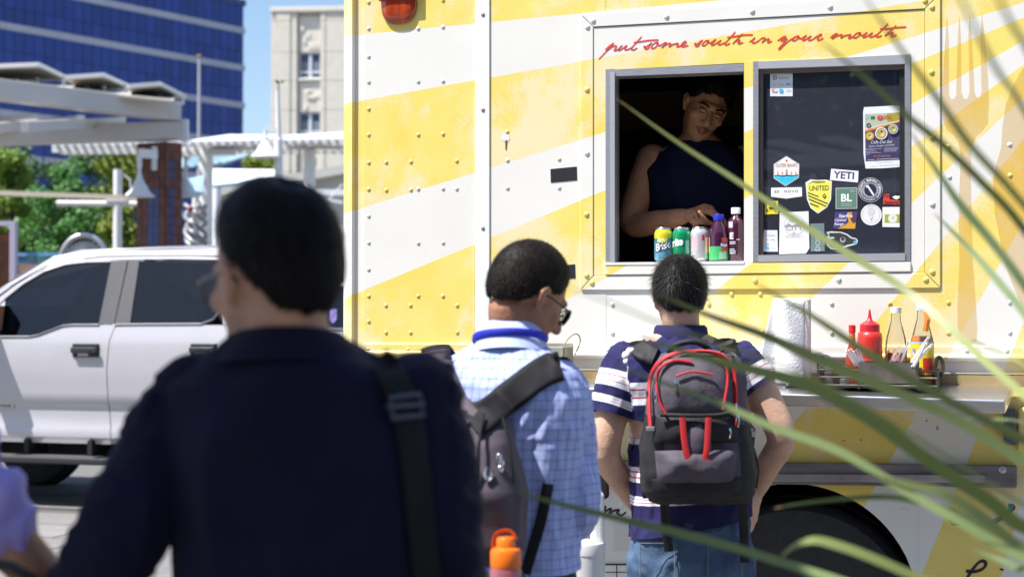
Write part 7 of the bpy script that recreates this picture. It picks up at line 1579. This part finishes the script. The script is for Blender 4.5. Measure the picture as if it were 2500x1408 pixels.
# ---------------------------------------------------------------- passer-by with lavender sleeve
pd = Person(-330, 2.3, 20, 'person with lavender puff sleeve and bare forearm at lower left'); L = pd.L
HM = headM(L(-330, 690), 10, -5, 0)
tor = [(L(-330, 1850), 0.15, 0.11, 0), (L(-330, 1600), 0.13, 0.10, 0), (L(-330, 1300), 0.15, 0.11, 0), (L(-330, 1080), 0.165, 0.10, 0), (L(-330, 1000), 0.13, 0.085, 0), (L(-330, 930), 0.05, 0.05, 0)]
arm = [L(-150, 1130), L(-60, 1230, -.02), L(40, 1340, -.03), L(105, 1415, .0), L(190, 1560, .08)]
b = MB(); rings(b, tor); add_head(b, HM, 0.95); smin_chain(b, [HM @ Vector((0, -0.02, -0.05)), L(-330, 930)], [0.048, 0.05], 16); limb(b, arm, [0.045, 0.043, 0.038, 0.035, 0.025], 16); hand(b, arm[-1], (0.2, 0.3, -1), (1, 0, 0), 1, 0.5)
armL = [L(-540, 1075), L(-600, 1300), L(-610, 1500, .05), L(-560, 1700, .12)]; limb(b, armL, [0.045, 0.04, 0.035, 0.025], 16); hand(b, armL[-1], (0, 0.2, -1), (-1, 0, 0), 1, 0.5)
hipz = tor[0][0].z
for sx in (-1, 1):
    hx = tor[0][0].x+sx*0.08; limb(b, [(hx, 0, hipz), (hx, 0.01, 0.46), (hx, -0.02, 0.1)], [0.085, 0.055, 0.04]); limb(b, [(hx, -0.03, 0.05), (hx, 0.12, 0.035)], [0.04, 0.033])
finish(blob(b, 0.007, 3), 'body', SK_C, pd.root)
sb = MB(); rings(sb, [(L(-330, 1650), 0.16, 0.125, 0), (L(-330, 1300), 0.165, 0.125, 0), (L(-330, 1080), 0.18, 0.115, 0), (L(-330, 990), 0.14, 0.095, 0)]); limb(sb, [L(-160, 1120), L(-98, 1195, -.02), L(-38, 1248, -.03), L(4, 1292, -.03)], [0.060, 0.064, 0.060, 0.044], 20); limb(sb, armL[:2], [0.06, 0.065], 16)
sm_ = blob(sb, 0.005, 3); folds(sm_, 0.030, 15, (1, 0.5, 0.5), 41); finish(sm_, 'lavender_blouse', mat('lavender_cloth', (0.42, 0.35, 0.74), 0.75, spec=0.2), pd.root)
tb = MB(); rings(tb, [(L(-330, 1900), 0.165, 0.125, 0), (L(-330, 1640), 0.145, 0.115, 0)])
for sx in (-1, 1):
    hx = tor[0][0].x+sx*0.08; limb(tb, [(hx, 0, hipz), (hx, 0.01, 0.46), (hx, -0.02, 0.08)], [0.098, 0.07, 0.055], 16)
finish(blob(tb, 0.012, 3), 'trousers', mat('dark_trousers', (0.02, 0.02, 0.024), 0.8), pd.root)
h = hair_shell(HM, 0.95, lambda d: 0.02, hl_back(-0.09, -0.05, 0.08), 9.0, 0.003, 40); h.build('hair', HB2, pd.root, smooth=80)
cr_ = empty('hand_bag', at(-40, 1560, 2.15)); tag(cr_, 'black bag with cord strap at the lower left corner', 'bag'); MB().tube(catmull([at(-150, 1375, 2.12)-cr_.location, at(0, 1378, 2.12)-cr_.location, at(45, 1392, 2.12)-cr_.location, at(90, 1425, 2.14)-cr_.location, at(60, 1500, 2.15)-cr_.location], 6), 0.0075, 8).build('cord', BLACK, cr_, smooth=60); MB().cbox((0, 0, -0.1), (0.22, 0.1, 0.18)).build('bag_body', BKF, cr_, bevel=0.03, seg=3)

# ---------------------------------------------------------------- vendor inside the window
pe = Person(1715, 5.98, 180, 'vendor in dark sleeveless top leaning down inside the serving window'); pe.root.location.z = 0.75
pe.M = Matrix.Translation((0, 0, 0.75)) @ pe.M; pe.I = pe.M.inverted(); L = pe.L
HM = headM(L(1722, 262, -0.06), 12, -24, -19)
tor = [(L(1725, 860, .05), 0.17, 0.12, 0), (L(1722, 740, .05), 0.165, 0.12, 0), (L(1718, 620, .04), 0.175, 0.125, 0), (L(1712, 500, .02), 0.20, 0.13, 0), (L(1708, 420, .0), 0.205, 0.12, 0), (L(1706, 372, -.01), 0.17, 0.09, 0), (L(1704, 345, -.01), 0.09, 0.07, 0), (L(1704, 325, -.015), 0.058, 0.058, 0)]
b = MB(); rings(b, tor); add_head(b, HM, 1.04); smin_chain(b, [HM @ Vector((0, -0.025, -0.05)), L(1704, 330, -.02), L(1704, 370, .0)], [0.058, 0.06, 0.07], 20)
aR = [L(1592, 392), L(1566, 460, -.0), L(1545, 545, -.03), L(1610, 540, -.13), L(1668, 528, -.20)]; aL = [L(1824, 392), L(1850, 470), L(1862, 560, -.03), L(1810, 572, -.13), L(1768, 568, -.20)]
for a_ in (aR, aL): limb(b, a_, [0.064, 0.058, 0.050, 0.042, 0.029], 18)
hand(b, aR[-1], L(1724, 508, -.24)-aR[-1], pe.I.to_3x3() @ Vector((-0.35, -0.35, 0.85)), 1, 0.62, 0.98, 0.12)
hand(b, aL[-1], L(1728, 556, -.24)-aL[-1], pe.I.to_3x3() @ Vector((0.2, -0.3, -0.9)), 1, 0.35, 0.98, 0.08)
for sx in (-1, 1):
    hx = tor[0][0].x+sx*0.085; hz2 = tor[0][0].z; limb(b, [(hx, -0.05, hz2), (hx, 0.0, 0.45), (hx, -0.02, 0.08)], [0.09, 0.06, 0.042]); limb(b, [(hx, -0.03, 0.05), (hx, 0.12, 0.035)], [0.042, 0.035])
bm_ = blob(b, 0.0038, 2, 0.45)
dent(bm_, HM, [((-0.031, 0.097, 0.004), 0.013, (0, -0.0095, 0)), ((0.031, 0.097, 0.004), 0.013, (0, -0.0095, 0)), ((0, 0.100, -0.069), 0.006, (0, -0.003, 0)), ((-0.04, 0.09, -0.045), 0.014, (0, -0.003, 0)), ((0.04, 0.09, -0.045), 0.014, (0, -0.003, 0))])
SK_E = skin('skin_vendor', (0.48, 0.235, 0.125)); finish(bm_, 'body', SK_E, pe.root)
k_ = 1.04
for sx in (-1, 1):
    c0 = HM @ (Vector((sx*0.031, 0.080, 0.003))*k_); MB().ellipsoid(c0, (0.0120, 0.0120, 0.0120), n=18, m=12).build('eye', mat('eye_white', (0.30, 0.26, 0.24), 0.2), pe.root, smooth=60)
    MB().ellipsoid(HM @ (Vector((sx*0.031, 0.0900, -0.0030))*k_), (0.0065, 0.0028, 0.0050), HM.to_3x3(), 14, 8).build('iris', mat('iris_dark', (0.02, 0.012, 0.008), 0.15), pe.root, smooth=60)
    ld = MB(); ld.tube([HM @ (Vector(p)*k_) for p in ((sx*0.015, 0.0925, 0.001), (sx*0.023, 0.0955, 0.0035), (sx*0.033, 0.0955, 0.0038), (sx*0.046, 0.088, -0.001))], [0.0025, 0.0068, 0.0068, 0.0025], 10); ld.tube([HM @ (Vector(p)*k_) for p in ((sx*0.016, 0.0905, -0.006), (sx*0.031, 0.0925, -0.0105), (sx*0.045, 0.087, -0.006))], [0.002, 0.0042, 0.002], 8); ld.build('eyelid', SK_E, pe.root, smooth=60)
    br_ = MB(); br_.tube([HM @ (Vector(p)*k_) for p in ((sx*0.012, 0.1005, 0.020), (sx*0.026, 0.1000, 0.026), (sx*0.040, 0.0925, 0.027), (sx*0.054, 0.078, 0.020))], [0.0032, 0.0042, 0.0038, 0.0014], 8, 0.8); br_.build('eyebrow', HB, pe.root, smooth=60)
lp = MB(); lp.tube([HM @ (Vector(p)*k_) for p in ((-0.023, 0.0885, -0.0675), (-0.010, 0.0985, -0.0655), (0, 0.1005, -0.0665), (0.010, 0.0985, -0.0655), (0.023, 0.0885, -0.0675))], [0.0012, 0.0036, 0.0040, 0.0036, 0.0012], 8); lp.tube([HM @ (Vector(p)*k_) for p in ((-0.020, 0.0885, -0.0715), (-0.008, 0.0965, -0.0755), (0.008, 0.0965, -0.0755), (0.020, 0.0885, -0.0715))], [0.001, 0.0052, 0.0052, 0.001], 8); lp.build('lips', mat('lips', (0.26, 0.10, 0.085), 0.45), pe.root, smooth=60)
ms = MB(); strands_ = random.Random(4)
for i in range(110):
    x = strands_.uniform(-0.027, 0.027); z = -0.051 - abs(x)*0.25 + strands_.uniform(-0.006, 0.004); y = 0.1035 - x*x*14; p = HM @ (Vector((x, y, z))*k_); d = HM.to_3x3() @ Vector((x*8+strands_.uniform(-.2, .2), 0.25, -1)).normalized()*0.0035; s2 = HM.to_3x3() @ Vector((0.00045, 0, 0))
    ms.add([p-s2, p+s2, p+d], [(0, 1, 2)])
ms.build('moustache', HB, pe.root)
def th_e(d): return 0.014 + 0.020*max(0, d.z) + 0.006*max(0, d.y)
hl = hl_back(-0.065, 0.0, 0.072); h = hair_shell(HM, k_, th_e, hl, 6.0, 0.004, 50); strands(h, HM, k_, th_e, hl, 6000, 0.026, 0.0006, 35, (0.0, -0.03, 0.12), 0.12); h.build('hair', HB, pe.root, smooth=80)
sb = MB(); rings(sb, [(c, a+0.012, d+0.012, y) for c, a, d, y in tor[:5]] + [(tor[5][0], 0.165, 0.10, 0), (L(1705, 350, -.005), 0.095, 0.078, 0)])
sm_ = blob(sb, 0.006, 3); folds(sm_, 0.010, 9, (1, 1, 0.5), 33); finish(sm_, 'sleeveless_top', mat('dark_navy_jersey', (0.010, 0.010, 0.032), 0.85, spec=0.15), pe.root)
ap = MB(); rings(ap, [(L(1725, 900, .05), 0.19, 0.14, 0), (L(1725, 700, .05), 0.182, 0.137, 0)])
for sx in (-1, 1): limb(ap, [(tor[0][0].x+sx*0.085, -0.05, tor[0][0].z-0.03), (tor[0][0].x+sx*0.085, 0, 0.45), (tor[0][0].x+sx*0.085, -0.02, 0.08)], [0.10, 0.07, 0.06], 16)
finish(blob(ap, 0.012, 3), 'trousers', mat('dark_trousers', (0.02, 0.02, 0.024), 0.8), pe.root)
ph = empty('phone', at(1729, 550, 5.98-0.25)); tag(ph, 'pale phone held in the vendor\'s hands', 'phone'); M = Matrix.Rotation(R(35), 4, 'X') @ Matrix.Rotation(R(-20), 4, 'Z'); MB().box((-0.035, -0.072, -0.0045), (0.035, 0.072, 0.0045), M).build('case', mat('phone_white', (0.55, 0.55, 0.52), 0.35), ph, bevel=0.004); MB().box((-0.032, -0.068, 0.0047), (0.032, 0.068, 0.0055), M).build('screen', BLACK, ph)

# ---------------------------------------------------------------- yucca leaves in front
for nm_, k0, k1, trn in (('yucca_leaf', 1.05, (0.30, 0.35, 0.16), 0.24), ('yucca_leaf_sunny', 1.5, (0.34, 0.37, 0.14), 0.32)):  # sunny copy is the same leaf with sunlight put into its colour
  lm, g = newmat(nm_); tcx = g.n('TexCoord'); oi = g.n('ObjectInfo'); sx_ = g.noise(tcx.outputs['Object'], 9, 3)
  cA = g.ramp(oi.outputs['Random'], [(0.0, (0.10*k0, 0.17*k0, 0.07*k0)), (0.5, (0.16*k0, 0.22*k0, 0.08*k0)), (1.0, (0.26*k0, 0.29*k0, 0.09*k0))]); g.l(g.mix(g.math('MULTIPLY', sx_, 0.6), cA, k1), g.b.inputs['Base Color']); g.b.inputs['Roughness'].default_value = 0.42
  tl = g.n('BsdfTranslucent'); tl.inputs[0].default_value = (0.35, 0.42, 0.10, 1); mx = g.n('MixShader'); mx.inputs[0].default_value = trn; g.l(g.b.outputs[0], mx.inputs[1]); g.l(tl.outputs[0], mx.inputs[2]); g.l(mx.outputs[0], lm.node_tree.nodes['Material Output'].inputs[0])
lm = MATS['yucca_leaf']; TIP = mat('dry_leaf_tip', (0.20, 0.13, 0.06), 0.8)
yc = Vector((at(2800, 780, 2.2).x, 2.2, 0)); yu = empty('yucca_plant', yc); tag(yu, 'green yucca with long pointed leaves reaching in from the right', 'plant')
yz = at(2800, 1250, 2.2).z; MB().tube([(0, 0, 0), (0.02, 0, yz*0.5), (0, 0, yz)], [0.07, 0.06, 0.055], 14).build('trunk', BARK, yu, smooth=60)
LV = [([(1500, 238), (1650, 345), (1820, 455), (2000, 575), (2200, 700), (2312, 794), (2404, 880), (2500, 965), (2650, 1100)], 28, 2.15),
 ([(2095, -30), (2198, 118), (2295, 250), (2372, 358), (2474, 470), (2560, 590), (2700, 900)], 30, 1.35), ([(2003, 100), (2116, 194), (2218, 286), (2300, 352), (2397, 445), (2500, 560), (2650, 800)], 34, 1.5),
 ([(2220, 318), (2300, 435), (2346, 501), (2423, 592), (2500, 695), (2640, 900)], 36, 1.75), ([(1842, 691), (1978, 768), (2159, 887), (2340, 990), (2500, 1073), (2680, 1170)], 36, 1.7),
 ([(1595, 712), (1721, 766), (1859, 815), (1960, 860), (2107, 923), (2329, 1020), (2500, 1125), (2680, 1210)], 42, 1.75), ([(1486, 885), (1630, 938), (1744, 979), (1888, 1042), (2055, 1104), (2210, 1197), (2330, 1265), (2500, 1360), (2680, 1400)], 36, 1.8),
 ([(1560, 820), (1700, 868), (1830, 900), (1972, 940), (2117, 1016), (2262, 1120), (2417, 1223), (2500, 1285), (2680, 1330)], 60, 1.65), ([(1241, 1192), (1340, 1222), (1500, 1262), (1650, 1298), (1800, 1338), (2000, 1400), (2250, 1470), (2600, 1480)], 32, 1.9),
 ([(1900, 1366), (1930, 1338), (1965, 1322), (2003, 1319), (2081, 1342), (2159, 1373), (2260, 1415), (2500, 1490), (2650, 1480)], 36, 1.7), ([(1890, 1240), (1978, 1226), (2107, 1213), (2200, 1215), (2330, 1250), (2500, 1330), (2680, 1370)], 26, 1.9),
 ([(2150, 1165), (2230, 1185), (2314, 1208), (2417, 1275), (2500, 1335), (2680, 1385)], 44, 1.6), ([(2370, 1340), (2430, 1362), (2520, 1395), (2680, 1420)], 26, 1.8), ([(1380, 1420), (1560, 1440), (1760, 1445), (1900, 1450), (2200, 1520), (2600, 1500)], 36, 1.7),
 ([(2330, -40), (2390, 90), (2440, 180), (2500, 270), (2620, 520)], 30, 1.05), ([(2420, -40), (2470, 60), (2520, 150), (2620, 400)], 30, 1.0), ([(1360, 690), (1480, 735), (1640, 800), (1820, 860), (2000, 930), (2250, 1075), (2500, 1230), (2680, 1300)], 15, 1.25), ([(2280, 520), (2360, 600), (2440, 690), (2520, 790), (2660, 1000)], 30, 2.0)]
for i, (pts, wpx, Y) in enumerate(LV):
    Y *= 1.28; P_ = []; n_ = len(pts)
    for j, (x, y) in enumerate(pts): P_.append(at(x, y, lerp(Y, 2.2, (j/(n_-1))**2))-yc)
    P_.append(Vector((0.02*math.cos(i), 0.02*math.sin(i), yz-0.01))); q = catmull(P_, 6); m_ = len(q); mbx = MB(); rgs = []
    for j, p in enumerate(q):
        t = j/(m_-1); tg = (q[min(j+1, m_-1)]-q[max(j-1, 0)]).normalized(); dv = (p+yc-EYE).normalized(); sd = tg.cross(dv).normalized(); nr = sd.cross(tg).normalized(); roll = math.sin(i*2.3+t*1.5)*0.5
        s2 = sd*math.cos(roll)+nr*math.sin(roll); n2 = nr*math.cos(roll)-sd*math.sin(roll); w_ = wpx*0.33*Y/F*min(1, (t*2.6)**0.7+0.03)
        rgs.append([p+s2*w_, p+n2*w_*0.22, p-s2*w_, p+n2*w_*0.22+n2*-0.0012-n2*w_*0.05])
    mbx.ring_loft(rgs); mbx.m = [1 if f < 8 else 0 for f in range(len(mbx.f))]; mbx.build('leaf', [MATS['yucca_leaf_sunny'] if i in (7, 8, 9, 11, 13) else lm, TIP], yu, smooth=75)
rl = random.Random(8)
for i in range(16):
    a = rl.uniform(-1.2, 1.9); ln = rl.uniform(0.45, 0.7); d = Vector((math.cos(a), math.sin(a)*0.8, rl.uniform(0.1, 1.1))).normalized(); P_ = [Vector((0, 0, yz)), Vector((0, 0, yz))+d*ln*0.5, Vector((0, 0, yz))+d*ln+Vector((0, 0, -0.1))]
    q = catmull(P_, 6); sd = d.cross(Vector((0, 0, 1))).normalized(); MB().ring_loft([[p+sd*0.012*(1-j/12.2), p+Vector((0, 0, 0.003)), p-sd*0.012*(1-j/12.2), p-Vector((0, 0, 0.001))] for j, p in enumerate(q)]).build('leaf', lm, yu, smooth=75)
# ---------------------------------------------------------------- unseen sail added above the frame to shade the suited man
sh = empty('shade_sail', (-1.75, 1.55, 3.2)); tag(sh, 'unseen shade sail added above the view to keep the suited man in shade', 'shade sail', 'shade sails in the plaza')
MB().grid(lambda u, v: (lerp(-1.35, 1.15, u), lerp(-1.0, 0.95, v), 0.12*math.cos(math.pi*(u-.5))*math.cos(math.pi*(v-.5))), 10, 10).build('fabric', mat('sail_canvas', (0.35, 0.33, 0.30), 0.8), sh, smooth=60)
for (x, y) in ((-1.35, -1.0), (-1.35, 0.95)): MB().tube([(x, y, 0.0), (x-0.1, y, -3.2)], 0.05, 10).build('mast', STEELW, sh, smooth=60)
